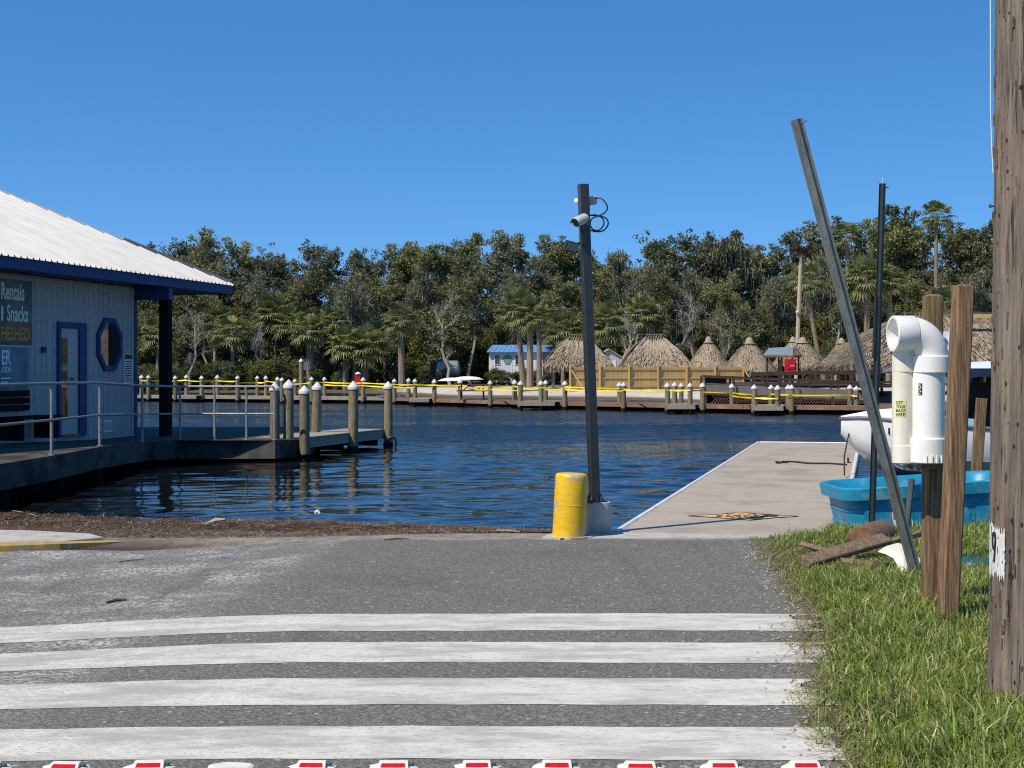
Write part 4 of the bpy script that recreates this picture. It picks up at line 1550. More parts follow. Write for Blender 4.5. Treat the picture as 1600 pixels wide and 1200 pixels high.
A, B, C_, D_ = octo(1, .004), octo(1, .06), octo(.80, .06), octo(.80, .03)
mb = MB(); mb.add(A + B + C_ + D_, [(i + r_ * 8, (i + 1) % 8 + r_ * 8, (i + 1) % 8 + (r_ + 1) * 8, i + (r_ + 1) * 8) for r_ in range(3) for i in range(8)]); mb.build('frame', M_BLUET, win)
mb = MB(); mb.prism(octo(.815, .022), BN * .008); mb.build('pane', M_MIRROR, win)
# notice, vent, wall box, lamp
nu0, nz1 = wall_at(207, 553); nu1, nz0 = wall_at(193, 598)
mb = MB(); bbx(mb, nu0, nu1, .004, .012, nz0, nz1); nt_s = mb.build('notice_board', M_LABELW, bld)
mb = MB()
hN = nz1 - nz0
bbx(mb, nu0 + .03, nu1 - .03, .0125, .015, nz1 - hN * .18, nz1 - hN * .03)
for i in range(9):
    z = nz1 - hN * (.24 + .08 * i)
    bbx(mb, nu0 + .04 + .05 * (i % 2), nu1 - .04, .0125, .015, z - hN * .05, z - hN * .02)
mb.build('notice_print', M_RUST, nt_s)
vu0, vz1 = wall_at(175, 656); vu1, vz0 = wall_at(161, 676)
mb = MB(); bbx(mb, vu0, vu1, .004, .02, vz0, vz1); vt = mb.build('vent', M_LABELW, bld)
for i in range(5):
    m_ = MB(); f = vu0 + (vu1 - vu0) * (i + .5) / 5
    bbx(m_, f - .012, f + .012, .0205, .03, vz0 + .04, vz1 - .04); m_.build('slat', M_WALL, vt)
xu0, xz1 = wall_at(67.5, 542); xu1, xz0 = wall_at(63.5, 551)
mb = MB(); bbx(mb, xu0, xu1, .004, .07, xz0, xz1); mb.build('wall_box', M_BLUET, bld)
# printed signs with the lettering that shows
EX, EY3 = BD, Vector((0, 0, 1))


def sign(name, px1, y0, y1, mat, label, u_end=2.2):
    u0, z1 = wall_at(px1, y0)
    _, z0 = wall_at(px1, y1)
    mb = MB(); bbx(mb, u0, u0 + u_end, .004, .02, z0, z1)
    o = mb.build(name, mat, bld)
    o['label'] = label
    return o, u0, z0, z1


s1, s1u, s1z0, s1z1 = sign('printed_sign', 48.5, 440, 540, M_SIGN1, 'dark nature print sign reading Rentals and Snacks')
mb = MB(); _, za = wall_at(48, 535); _, zb_ = wall_at(48, 505); bbx(mb, s1u + .03, s1u + 2.19, .0205, .023, za, zb_); bd_ = mb.build('wooden_board_print', M_SIGN1B, s1)
mb = MB(); bbx(mb, s1u - .02, s1u + 2.2, .004, .03, s1z0 - .035, s1z0 - .001); mb.build('bottom_batten', M_DOOR, s1)
s2, s2u, s2z0, s2z1 = sign('printed_sign', 43, 544, 617, M_SIGN2, 'blue green underwater print sign below the rentals sign')


def wall_text(tx, px0, px1, y0, y1, mat, par, n_=.024):
    ua, z1 = wall_at(px0, y0); ub_, _ = wall_at(px1, y0)
    _, z0 = wall_at((px0 + px1) / 2, y1); _, z1 = wall_at((px0 + px1) / 2, y0)
    fit_text(tx, bp(ua, n_, z0), EX, EY3, BN, ua - ub_, z1 - z0, mat, par)


wall_text('Rentals', 0, 36, 442, 469, M_LETTER, s1)
wall_text('l', 0.3, 3, 478, 501, M_LETTER, s1)
wall_text('Snacks', 9, 42, 477, 503, M_LETTER, s1)
wall_text('HESHED', 0, 44, 511, 532, M_LETTERO, s1, .026)
wall_text('ER', 1, 15, 547, 570, M_LETTERW, s2)
wall_text('ATION', 0, 15, 573, 583, M_LETTERW, s2)
mb = MB()
for (a, b_, c, d) in ((0, 15, 590, 592.5), (0, 11, 596, 598), (0, 9, 600, 602)):
    u_a, z_a = wall_at(a, c); u_b, _ = wall_at(b_, c); _, z_b = wall_at(a, d)
    bbx(mb, u_b, u_a, .0205, .023, z_b, z_a)
mb.build('small_print', M_LETTERW, s2)


# ---- walkway slab along the shop
def zfl(Y):
    return float(np.interp(Y, [10, 25, 31], [.42, .42, .27]))


edge = [(-6.95, 17.2), (-6.87, 20.6), (-6.76, 22.6), (-6.86, 26), (-6.92, 29.0), (-6.5, 30.6), (-4.66, 30.2), (-4.15, 31.2), (-4.35, 34.5), (-5.2, 37.6)]
inner = []
for (x, y) in edge:
    inner.append((-16.5 + (y - 17) * .229, y))
walk = thing('walkway', (-7.5, 25, .3), 'shaded concrete walkway wrapping round the shop above the water', 'walkway')
TH = .36
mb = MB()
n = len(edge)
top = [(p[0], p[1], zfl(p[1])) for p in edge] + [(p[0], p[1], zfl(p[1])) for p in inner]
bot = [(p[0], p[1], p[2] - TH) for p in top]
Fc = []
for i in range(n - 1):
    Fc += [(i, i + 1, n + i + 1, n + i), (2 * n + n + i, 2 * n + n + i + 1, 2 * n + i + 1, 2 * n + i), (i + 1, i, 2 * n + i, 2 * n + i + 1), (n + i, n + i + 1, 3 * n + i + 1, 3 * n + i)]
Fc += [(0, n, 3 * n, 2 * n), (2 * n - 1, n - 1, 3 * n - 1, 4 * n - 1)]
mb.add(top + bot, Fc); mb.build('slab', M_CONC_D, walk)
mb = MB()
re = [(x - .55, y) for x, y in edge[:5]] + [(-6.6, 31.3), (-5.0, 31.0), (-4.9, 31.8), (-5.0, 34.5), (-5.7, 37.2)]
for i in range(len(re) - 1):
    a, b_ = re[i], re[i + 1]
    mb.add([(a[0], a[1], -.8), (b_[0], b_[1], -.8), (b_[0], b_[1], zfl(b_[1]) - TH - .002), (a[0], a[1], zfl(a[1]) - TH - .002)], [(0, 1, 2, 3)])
mb.build('under_slab_shade', M_WETSHADE, walk)  # black sheet painting the shade in the open gap under the slab
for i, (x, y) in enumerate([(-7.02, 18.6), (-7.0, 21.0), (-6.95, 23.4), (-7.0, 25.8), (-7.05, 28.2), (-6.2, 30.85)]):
    m_ = MB(); m_.tube([(x, y, -1.0), (x, y, zfl(y) - TH)], .13, 12); m_.build('support_pile', M_WETSHADE, walk, True)  # piles take the same black, under-slab shade put into their colour

# ---- railing
rail = thing('railing', (-6.9, 24, .4), 'grey metal two bar railing along the edge of the walkway', 'railing')
rp = []
for px, yb in ((-60, None), (85, None), (160, None), (226, None), (285, None), (339, None), (389, None), (433, None)):
    # intersect with the walkway edge, set 8 cm in
    best = None
    for i in range(len(edge) - 1):
        (x0, y0), (x1, y1) = edge[i], edge[i + 1]
        q = (px - 800) / F
        den = (x1 - x0) - q * (y1 - y0)
        if abs(den) < 1e-9: continue
        t = (q * y0 - x0) / den
        if -1e-6 <= t <= 1 + 1e-6:
            best = (x0 + (x1 - x0) * t, y0 + (y1 - y0) * t); break
    if best is None: continue
    rp.append(Vector((best[0] - .06, best[1] + .06, zfl(best[1]))))
rp = [Vector((-6.95, 17.6, .42))] + rp
RH = 1.06
for i, p in enumerate(rp):
    m_ = MB(); m_.tube([p, p + Vector((0, 0, RH - .14)), p + Vector((-.01, 0, RH - .05)), p + Vector((-.035, 0, RH))], .024, 10); pp = m_.build('post', M_RAIL, rail, True)
    m_ = MB(); m_.lathe([(.05, 0), (.05, .012), (.03, .016)], p, 14); m_.build('flange', M_RAIL, pp, True)
for h in (RH, .52):
    m_ = MB(); m_.tube([p + Vector((-.03 if h > .6 else 0, 0, h)) for p in rp], .024 if h > .6 else .02, 10); m_.build('top_rail' if h > .6 else 'mid_rail', M_RAIL, rail, True)

# ---- bench under the sign
bu1, _ = wall_at(55, 660)
bench = thing('bench', bp(bu1 + .6, .35, .42), 'dark bench against the shop wall beneath the printed signs', 'bench')
mb = MB()
for i in range(4):
    m_ = MB(); bbx(m_, bu1, bu1 + 1.5, .10 + i * .12, .205 + i * .12, .80, .84); m_.build('seat_slat', M_BENCH, bench)
for uu in (bu1 + .14, bu1 + 1.3):
    m_ = MB(); bbx(m_, uu, uu + .12, .12, .54, .42, .80); m_.build('leg', M_BENCH, bench)
for i in range(3):
    m_ = MB(); bbx(m_, bu1 + .35, bu1 + 1.5, .06, .09, .93 + i * .13, 1.04 + i * .13); m_.build('back_slat', M_OLDW if False else M_BENCH, bench)


# ---- pilings
def piling_mesh(name, r, h, wet):
    rr = random.Random(int(h * 100))
    mb = MB()
    zs = np.linspace(-1.0, h, 9)
    mb.tube([(0.006 * math.sin(z * 2), .006 * math.cos(z * 3), z) for z in zs], [r * (1.05 - .02 * i) for i in range(9)], 14)
    return mb.mesh(name, smooth=True)


def piling(base, ztop, r, label, group, cap=True, name='mooring_piling', lean=(0, 0)):
    base = Vector(base)
    h = ztop - base.z
    t = thing(name, base, label, 'piling', group)
    me = piling_mesh('pile', r, h - .02, 0)
    o = link_mesh('pile', me, M_PILE, t)
    mb = MB(); mb.lathe([(r * 1.07, -.9), (r * 1.075, .02), (r * 1.06, .07 + r * .3), (r * .98, .10 + r * .3)], (0, 0, 0), 14); link_mesh('wet_band', mb.mesh('wet_band', smooth=True), M_WETSHADE, t)
    if cap:
        ch = r * 1.5
        mb = MB(); mb.lathe([(r * .97, h - ch * .55), (r * 1.06, h - ch * .52), (r * 1.08, h - ch * .20), (r * 1.02, h - ch * .12), (r * .14, h + ch * .52), (.004, h + ch * .56)], (0, 0, 0), 16); link_mesh('cap', mb.mesh('cap', smooth=True), M_CAP, t)
    t.rotation_euler = (lean[1], lean[0], 0)
    return t


GN = 'pilings of the near finger pier'
for px, ty, Y, r, lab, ln in ((429, 604, 31.15, .105, 'shaded white capped piling at the end of the walkway railing', (0, 0)),
                              (450, 600, 31.3, .112, 'white capped piling beside the railing end, second of the near pier', (.01, 0)),
                              (475.5, 609, 30.9, .108, 'lowest white capped piling of the near pier, half in shade', (0, 0)),
                              (492, 603, 34.2, .112, 'white capped piling on the far side of the near pier', (.035, 0)),
                              (551, 602, 34.0, .118, 'white capped piling midway along the front of the near pier', (.01, 0)),
                              (606.5, 602, 36.0, .108, 'white capped piling at the outer end of the near pier', (0, 0))):
    b_ = W(px, 0, Y); b_.z = WATER_Z
    piling(b_, CAMZ - (ty - HZ) / F * Y, r, lab, GN, lean=ln)

# ---- near finger pier
fpA, fpB = Vector((WX(470, 31.4), 31.4, 0)), Vector((WX(601, 36.0), 36.0, 0))
fd = (fpB - fpA).normalized()
fnrm = Vector((-fd.y, fd.x, 0))
pier = thing('finger_pier', (fpA + fpB) / 2, 'short grey plank finger pier between the white capped pilings', 'pier')
L = (fpB - fpA).length
npl = int(L / .145)
mb = MB(); mb.box((0, 0, 0), (.138, 1.0, .035)); plm = mb.mesh('deck_plank'); plm.materials.append(M_DECKW)
ang = math.atan2(fd.y, fd.x)
ctr = wloc(pier)
for i in range(npl):
    o = bpy.data.objects.new('deck_plank', plm); COL.objects.link(o); o.parent = pier
    o.location = fpA + fd * (.145 * (i + .5)) + fnrm * .5 + Vector((0, 0, .27)) - ctr
    o.rotation_euler = (0, 0, ang)
for v in (.035, .96):
    m_ = MB(); m_.bar(fpA + fnrm * v + Vector((0, 0, .155)), fpB + fnrm * v + Vector((0, 0, .155)), .045, .19); m_.build('stringer', M_DECKW, pier)
m_ = MB(); m_.bar(fpB + fd * .02 + fnrm * .0 + Vector((0, 0, .155)), fpB + fd * .02 + fnrm * 1.0 + Vector((0, 0, .155)), .04, .19); m_.build('end_board', M_DECKW, pier)
for tt in (.1, .5, .93):
    m_ = MB(); q = fpA + fd * (L * tt); m_.bar(q + fnrm * .06 + Vector((0, 0, -.02)), q + fnrm * .94 + Vector((0, 0, -.02)), .1, .14); m_.build('cross_beam', M_WETSHADE, pier)
# tyre-like fender loop at outer piling
mb = MB(); q = W(612, 692, 35.9)
mb.tube([q + Vector((.10 * math.cos(a), .0, .14 * math.sin(a))) for a in np.linspace(0, 2 * PI, 15)[:-1]], .03, 6, closed=True)
tag(mb.build('rubber_bumper', M_DKIN, base=q), 'black rubber bumper loop on the outermost piling of the near pier', 'bumper')

# ================================================================== BOAT BESIDE THE DOCK
bo = Vector((7.2, 25.0, WATER_Z))
boat = thing('deck_boat', bo, 'white deck boat with pale canopy moored right of the dock behind the dispenser', 'boat')
# hull stations along x (bow at left), half-widths and heights
st = [(-1.85, .02, .76, 1.02), (-1.62, .30, .50, 1.04), (-1.34, .56, .26, 1.03), (-1.0, .78, .08, .99), (-.3, .98, .0, .93), (.8, 1.05, -.06, .86), (2.2, 1.08, -.06, .84), (3.6, 1.05, -.05, .84)]
V, Fc = [], []
prof_n = 9
for (x, hw, zk, zg) in st:
    pts = [(-hw, zg), (-hw * .99, zg - .10), (-hw * .93, zk + (zg - zk) * .45), (-hw * .70, zk + (zg - zk) * .16), (0, zk), (hw * .70, zk + (zg - zk) * .16), (hw * .93, zk + (zg - zk) * .45), (hw * .99, zg - .10), (hw, zg)]
    V += [bo + Vector((x, p[0], p[1] + .02)) for p in pts]
for i in range(len(st) - 1):
    for k in range(prof_n - 1):
        Fc.append((i * prof_n + k + 1, i * prof_n + k, (i + 1) * prof_n + k, (i + 1) * prof_n + k + 1))
Fc.append(tuple(range((len(st) - 1) * prof_n, len(st) * prof_n)))
mb = MB(); mb.add(V, Fc); hull = mb.build('hull', M_WHITE, boat, True)
# foredeck, cockpit, gunwale
V, Fc = [], []
for (x, hw, zk, zg) in st[:5]:
    V += [bo + Vector((x, -hw, zg + .02)), bo + Vector((x, 0, zg + .06 + .16 * float(sstep(-1.85, -.9, x)))), bo + Vector((x, hw, zg + .02))]
for i in range(4):
    Fc += [(i * 3, i * 3 + 1, i * 3 + 4, i * 3 + 3), (i * 3 + 1, i * 3 + 2, i * 3 + 5, i * 3 + 4)]
mb = MB(); mb.add(V, Fc); mb.build('foredeck', M_WHITE, boat)
for s_ in (-1, 1):
    mb = MB(); mb.tube([bo + Vector((x, s_ * hw, zg + .02)) for (x, hw, zk, zg) in st], .028, 8); mb.build('rub_rail', M_GREYP, boat, True)
mb = MB(); mb.box(bo + Vector((1.6, 0, .35)), (3.8, 1.7, .04)); mb.build('cockpit_floor', M_GREYP, boat)
# pale yellow side panel with black hole and registration mark
mb = MB()
def hull_y(x, z):
    """near side of the hull at station x, height z above the boat origin"""
    hw, zk, zg = (float(np.interp(x, [q[0] for q in st], [q[k] for q in st])) for k in (1, 2, 3))
    h_ = zg - zk
    return -hw * float(np.interp(z, [zk, zk + .16 * h_, zk + .45 * h_, zg - .1, zg], [0, .70, .93, .99, 1]))


V, Fc = [], []
for x in np.linspace(-1.22, .6, 9):
    zk_ = float(np.interp(x, [q[0] for q in st], [q[2] for q in st]))
    for z in (zk_ + .05, zk_ + .22, zk_ + .42):
        V.append(bo + Vector((x, hull_y(x, z - .02) - .016, z)))
for i in range(8):
    for j in range(2):
        a = i * 3 + j
        Fc.append((a, a + 3, a + 4, a + 1))
mb.add(V, Fc); yel = mb.build('yellow_side_panel', M_CREAM, boat)
q = W(1426, 737, 0.1); 
px_x = WX(1426, 24.2)
mb = MB(); c = Vector((px_x, bo.y + hull_y(px_x - bo.x, .28) - .03, bo.z + .30)); mb.lathe([(.04, 0), (.04, .012), (.01, .013)], c, 14, Matrix.Rotation(PI / 2, 3, 'X')); mb.build('drain_fitting', M_INK, yel)
fit_text('D', c + Vector((.10, -.004, -.06)), (1, 0, 0), (0, 0, 1), (0, -1, 0), .09, .12, M_INK, yel)
# canopy with poles
mb = MB(); V, Fc = [], []
for i, x in enumerate(np.linspace(-.95, 3.4, 12)):
    for j, y in enumerate(np.linspace(-1.0, 1.0, 7)):
        V.append(bo + Vector((x, y, 1.97 - .11 * (y ** 2) - .015 * math.cos(x * 3) - .10 * float(sstep(.6, 1.2, -x)))))
for i in range(11):
    for j in range(6):
        a = i * 7 + j
        Fc.append((a, a + 7, a + 8, a + 1))
n0 = len(V)
V += [p - Vector((0, 0, .03)) for p in V]
Fc += [tuple(k + n0 for k in reversed(f)) for f in Fc]
mb.add(V, Fc); cano = mb.build('canopy', M_CANOPY, boat, True)
mb = MB(); V = []
for x in np.linspace(-.7, 3.4, 15):
    V += [bo + Vector((x, -1.012, 1.855)), bo + Vector((x, -1.012, 1.71 + .02 * math.sin(x * 9)))]
mb.add(V, [(2 * i, 2 * i + 1, 2 * i + 3, 2 * i + 2) for i in range(14)]); mb.build('valance', M_BLUEF, cano)
for x in (-.55, .55, 2.2, 3.3):
    for y in (-.95, .95):
        m_ = MB(); m_.tube([bo + Vector((x + (.15 if x < 0 else 0), y, .86)), bo + Vector((x, y * .98, 1.86))], .02, 8); m_.build('canopy_pole', M_GALV, boat, True)
mb = MB(); mb.tube([bo + Vector((-.35, -.9, 1.98)), bo + Vector((-.65, -.9, 2.10)), bo + Vector((-.78, -.9, 2.12))], .014, 6); mb.build('antenna', M_CAP, boat)
# console, seats, windscreen
mb = MB(); mb.bbox(bo + Vector((.75, .05, .78)), (.7, .9, .8), None, .05); con = mb.build('console', M_DKIN, boat)
mb = MB(); mb.box(bo + Vector((.38, -.25, 1.05)), (.05, .22, .16)); mb.box(bo + Vector((.36, -.35, .80)), (.04, .08, .34)); mb.build('instrument_panel', M_LABELW, con)
for (x, y) in ((1.9, -.5), (1.9, .5)):
    m_ = MB(); m_.bbox(bo + Vector((x, y, .72)), (.55, .55, .22), None, .04); se = m_.build('seat', M_DKIN, boat)
    m_ = MB(); m_.bbox(bo + Vector((x + .26, y, 1.05)), (.14, .52, .62), Matrix.Rotation(.15, 3, 'Y'), .04); m_.build('backrest', M_DKIN, se)
mb = MB(); mb.bbox(bo + Vector((-.15, -.1, .98)), (.75, 1.2, .20), Matrix.Rotation(.1, 3, 'Y'), .05); mb.build('bow_cushion', M_AQUA, boat)
mb = MB(); mb.box(bo + Vector((2.05, -.98, 1.12)), (1.5, .03, .52)); mb.build('side_panel', M_GREYP, boat)
mb = MB(); mb.box(bo + Vector((.9, .6, 1.25)), (1.4, .04, .75)); mb.build('rear_curtain', M_DKIN, boat)
mb = MB(); mb.box(bo + Vector((2.0, .7, 1.25)), (2.4, .04, .8)); mb.build('rear_curtain', M_DKIN, boat)
# bow registration strokes
for i in range(3):
    mb = MB()
    q = bo + Vector((-1.22 + i * .10, hull_y(-1.22 + i * .10, .84) - .012, .86))
    mb.box(q, (.025, .01, .10), Matrix.Rotation(-.4, 3, 'Z')); mb.build('registration_mark', M_INK, hull)
# black emblem on the stern quarter
for x, w_ in ((.98, .14), (1.48, .05), (1.62, .05)):
    m_ = MB(); m_.box(bo + Vector((x, -1.07, .70)), (w_, .02, .10 if w_ > .1 else .14)); m_.build('black_fitting', M_INK, hull)
mb = MB(); mb.tube([bo + Vector((-1.7, -.02, .9)), bo + Vector((-1.9, -.5, .45)), dq(8.6, DW - .15, .05)], .012, 6)
tag(mb.build('bow_line', M_ROPE, base=bo + Vector((-1.8, -.3, .4))), 'thin dark bow line from the white boat to the dock edge', 'rope')
# white sign board with "ch" showing between the posts
sg = thing('board_sign', W(1478, 560, 26.5), 'white board sign with the letters ch showing between the two posts', 'sign')
mb = MB(); mb.box(W(1466, 533, 26.5), (.46, .03, .33)); sb = mb.build('board', M_LABELW, sg)
fit_text('ch', W(1471, 538.5, 26.47), (1, 0, 0), (0, 0, 1), (0, -1, 0), .105, .125, M_INK, sb)
mb = MB(); mb.bar(W(1466, 548, 26.55), W(1466, 760, 26.55), .06, .06); mb.build('support', M_OLDW, sg)

# ================================================================== FAR DOCK
FD = [(-26, 88.5), (-20.7, 86.5), (-6.6, 80.5), (-1.5, 73.0), (4.6, 67.0), (9.5, 63.0), (13.5, 61.5), (22, 60)]


def fdY(px):
    q = (px - 800) / F
    for i in range(len(FD) - 1):
        (x0, y0), (x1, y1) = FD[i], FD[i + 1]
        t = (q * y0 - x0) / ((x1 - x0) - q * (y1 - y0))
        if 0 <= t <= 1: return y0 + (y1 - y0) * t
    return FD[0][1] if px < 400 else FD[-1][1]


fdock = thing('far_dock', (-3, 76, WATER_Z), 'long low plank dock with pilings on the far side of the river', 'dock')
zt_ = .20
for i in range(len(FD) - 1):
    a, b_ = Vector((*FD[i], 0)), Vector((*FD[i + 1], 0))
    d = (b_ - a).normalized(); nrm2 = Vector((-d.y, d.x, 0))
    mb = MB(); L = (b_ - a).length; k = 0.0
    rr = random.Random(i)
    while k < L - .1:
        mb.bar(a + d * (k + .07) + Vector((0, 0, zt_ - .02 + rr.uniform(-.006, .006))), a + d * (k + .07) + nrm2 * 1.6 + Vector((0, 0, zt_ - .02)), .138, .04)
        k += .15
    mb.build('deck_planks', M_REDW if 2 <= i else M_DECKW, fdock)
    mb = MB(); mb.bar(a - nrm2 * .025 + Vector((0, 0, zt_ - .09)), b_ - nrm2 * .025 + Vector((0, 0, zt_ - .09)), .045, .145); mb.build('fascia_board', M_REDW if 2 <= i else M_DECKW, fdock)
    mb = MB(); mb.bar(a + nrm2 * .5 + Vector((0, 0, zt_ - .2)), b_ + nrm2 * .5 + Vector((0, 0, zt_ - .2)), .3, .28); mb.build('stringer', M_WETSHADE, fdock)  # stringer coloured near-black to paint the shaded gap below the deck

fingers = ((278, 315, 1.6), (441, 487, 1.6), (640, 679, 1.9), (812, 882, 2.0), (1043, 1098, 2.2), (1179, 1236, 2.2))
for i, (p0, p1, dep) in enumerate(fingers):
    Y1 = (fdY(p0) + fdY(p1)) / 2
    Y0 = Y1 - dep
    x0, x1 = WX(p0, Y0), WX(p1, Y1)
    w_ = (p1 - p0) / F * Y1 * .62
    t = thing('finger_dock', (x0 + w_ / 2, Y0, WATER_Z), '%s short finger dock from the left on the far dock' % ordw(i + 1), 'dock', 'finger docks along the far dock')
    mb = MB(); k = 0
    while k < dep + .3:
        sh = (x1 - w_ - x0) * k / dep * .5
        mb.box((x0 + w_ / 2 + sh + w_ * .1, Y0 + k + .07, zt_ + .02), (w_ * 1.25, .135, .04)); k += .15
    mb.build('deck_planks', M_DECKW, t)
    mb = MB(); mb.box((x0 + w_ * .6, Y0 - .005, zt_ - .075), (w_ * 1.25, .04, .15)); mb.build('fascia_board', M_DECKW, t)
    mb = MB(); mb.box((x0 + w_ * .6, Y0 + .2, zt_ - .19), (w_ * 1.2, .3, .12)); mb.build('cross_beam', M_WETSHADE, t)

# pilings: (px, y of cap tip, front(1)/finger(2)/back(0))
PL = [(221, 584, 0), (231.5, 584, 1), (262, 585, 0), (274, 585, 1), (291, 583.5, 0), (315, 585, 1), (339.5, 584, 0), (371, 585, 1), (402, 585, 0), (415.5, 585, 0), (434, 587, 1), (441, 588, 2),
      (461, 590, 0), (487, 587, 2), (507, 587, 0), (567, 588, 1), (616.5, 590, 1), (638, 589, 0), (648.5, 590, 2), (678.5, 591, 1), (719, 591, 0), (766, 593, 1), (804, 592, 0), (812.5, 594, 2),
      (845, 593.5, 2), (852, 592.5, 0), (882.5, 594, 1), (968, 596, 0), (974, 596, 1), (1043, 597, 2), (1054, 596, 0), (1064, 597, 0), (1078, 597, 2), (1098, 597, 1), (1144, 598, 0),
      (1178.5, 600, 2), (1204, 600, 0), (1214.5, 601, 2), (1232, 600, 0), (1237, 600, 1), (1328, 600, 0), (1338, 602, 0)]
tape_pts = []
PBASE = {}
for i, (px, ty, k) in enumerate(PL):
    Y = fdY(px) + (-.15 if k == 1 else (-1.9 if k == 2 else 1.75))
    b_ = Vector((WX(px, Y), Y, WATER_Z))
    zt2 = CAMZ - (ty + 4.5 - HZ) / F * Y
    rr = random.Random(i)
    where = {0: 'behind', 1: 'along the front edge of', 2: 'at a finger end of'}[k]
    piling(b_, zt2, .118 * rr.uniform(.92, 1.08), '%s white capped piling from the left, %s the far dock' % (ordw(i + 1), where), 'white capped pilings of the far dock', lean=(rr.gauss(0, .008), rr.gauss(0, .008)))
    PBASE[px] = (b_, zt2)
# tall piling with a dark plate
b_ = Vector((WX(470.5, 84), 84, WATER_Z))
piling(b_, CAMZ - (563 - HZ) / F * 84, .12, 'tallest piling of the far dock, standing before the thick palm trunk', None)
mb = MB(); mb.box(W(479, 572, 83.9), (.32, .05, .40)); mb.bar(W(472, 572, 83.9), W(476, 572, 83.9), .05, .05)
tag(mb.build('notice_plate', M_GREYP, base=W(479, 578, 83.9)), 'dark square plate beside the tallest piling of the far dock', 'sign')
# red cabinet
rc = thing('extinguisher_box', W(559.5, 612, fdY(559) + .5), 'small red equipment box on a post of the far dock', 'box')
Yr = fdY(559) + .5
mb = MB(); mb.bbox(W(559.5, 596, Yr), (.32, .22, .78), None, .04); mb.build('cabinet', M_RED, rc)
mb = MB(); mb.lathe([(.17, 0), (.12, .08), (.01, .13)], W(559.5, 596, Yr) + Vector((0, 0, .39)), 12); mb.build('cap', M_CAP, rc)
mb = MB(); mb.tube([W(559.5, 605, Yr), Vector((WX(559.5, Yr), Yr, .2))], .06, 8); mb.build('post', M_PILE, rc)

# yellow caution tape strung between pilings
runs = [([221, 231.5, 262, 291, 315, 339.5, 371], .22, 0), ([371, 402, 415.5], .30, 1), ([415.5, 434, 461, 487, 507, 567], .20, 0), ([507, 567, 616.5, 648.5], .34, 1), ([567, 616.5, 648.5, 678.5, 719], .20, 0),
        ([719, 766, 804, 845, 882.5], .22, 0), ([719, 766, 812.5, 852, 882.5], .34, 1), ([882.5, 974], .28, 0), ([882.5, 968], .18, 1), ([974, 1043, 1078, 1098], .22, 0), ([1098, 1144, 1178.5, 1204, 1237], .30, 0), ([1144, 1178.5, 1214.5, 1237], .44, 1), ([1237, 1328, 1338], .34, 0)]
tl = ['from the left end of the far dock', 'sagging loosely near the third finger of the far dock', 'before the thick palm trunk', 'running low past the red box', 'past the grey storage tank', 'above the picnic table',
      'lower strip in front of the blue roofed shed', 'lower strip before the wooden fence', 'upper strip before the wooden fence', 'before the open sand patch', 'before the brown lattice ramp', 'lower strip over the sixth finger dock', 'at the right end by the white boat']
for (pxs, dzz, k), nm in zip(runs, tl):
    mb = MB()
    V, Fc = [], []
    rr = random.Random(int(pxs[0]) + k)
    pts = []
    for j in range(len(pxs) - 1):
        (b0, z0), (b1, z1) = PBASE[pxs[j]], PBASE[pxs[j + 1]]
        p0 = Vector((b0.x, b0.y - .15, z0 - dzz)); p1 = Vector((b1.x, b1.y - .15, z1 - dzz))
        sag = rr.uniform(.004, .025) * (p1 - p0).length * .45
        for t in np.linspace(0, 1, 9)[:-1]:
            pts.append(p0.lerp(p1, t) - Vector((0, 0, sag * 4 * t * (1 - t))))
    pts.append(p1)
    for j, p in enumerate(pts):
        tw = .35 * math.sin(j * .6 + k) + .3
        hh = Vector((0, .04 * math.sin(tw), .04 * (.75 + .25 * math.cos(j * 1.1))))
        V += [p - hh, p + hh, p + hh + Vector((0, .006, 0)), p - hh + Vector((0, .006, 0))]
    for j in range(len(pts) - 1):
        a = j * 4
        Fc += [(a, a + 4, a + 5, a + 1), (a + 2, a + 6, a + 7, a + 3), (a + 1, a + 5, a + 6, a + 2)]
    mb.add(V, Fc)
    tag(mb.build('caution_tape', M_TAPE, base=pts[0]), 'yellow caution tape ' + nm, 'tape', 'yellow caution tape along the far dock')

# picnic table on the far dock
ptY = fdY(738) + .9
pt = thing('picnic_table', Vector((WX(738, ptY), ptY, .2)), 'dark brown wooden picnic table on the far dock', 'table')
pc = wloc(pt)
for i in range(4):
    m_ = MB(); m_.box(pc + Vector((0, -.28 + i * .185, .73)), (1.45, .17, .045)); m_.build('top_board', M_PICN, pt)
for s_ in (-1, 1):
    m_ = MB(); m_.box(pc + Vector((0, s_ * .66, .43)), (1.5, .24, .045)); m_.build('seat', M_PICN, pt)
    m_ = MB(); m_.bar(pc + Vector((s_ * .55, -.66, .385)), pc + Vector((s_ * .55, .66, .385)), .05, .09); m_.build('seat_beam', M_PICN, pt)
    for q in (-1, 1):
        m_ = MB(); m_.bar(pc + Vector((s_ * .55, q * .55, 0)), pc + Vector((s_ * .52, q * .22, .70)), .06, .09); m_.build('leg', M_PICN, pt)
    m_ = MB(); m_.bar(pc + Vector((s_ * .50, 0, .40)), pc + Vector((s_ * .12, 0, .70)), .05, .05); m_.build('brace', M_PICN, pt)

# driftwood pallet behind the dock near px 635
mb = MB()
for i in range(6):
    mb.bar(W(588 + i * 9, 619 - (i % 3), fdY(610) + 2.2), W(604 + i * 8, 617 + (i % 2), fdY(610) + 2.6), .12, .05)
tag(mb.build('plank_stack', M_DECKW, base=W(610, 620, fdY(610) + 2.4)), 'low stack of loose grey boards on the far dock between pilings', 'boards')

# ================================================================== FAR BANK STRUCTURES
bz = lambda x, y: float(bank_z(np.array(float(x)), np.array(float(y))))

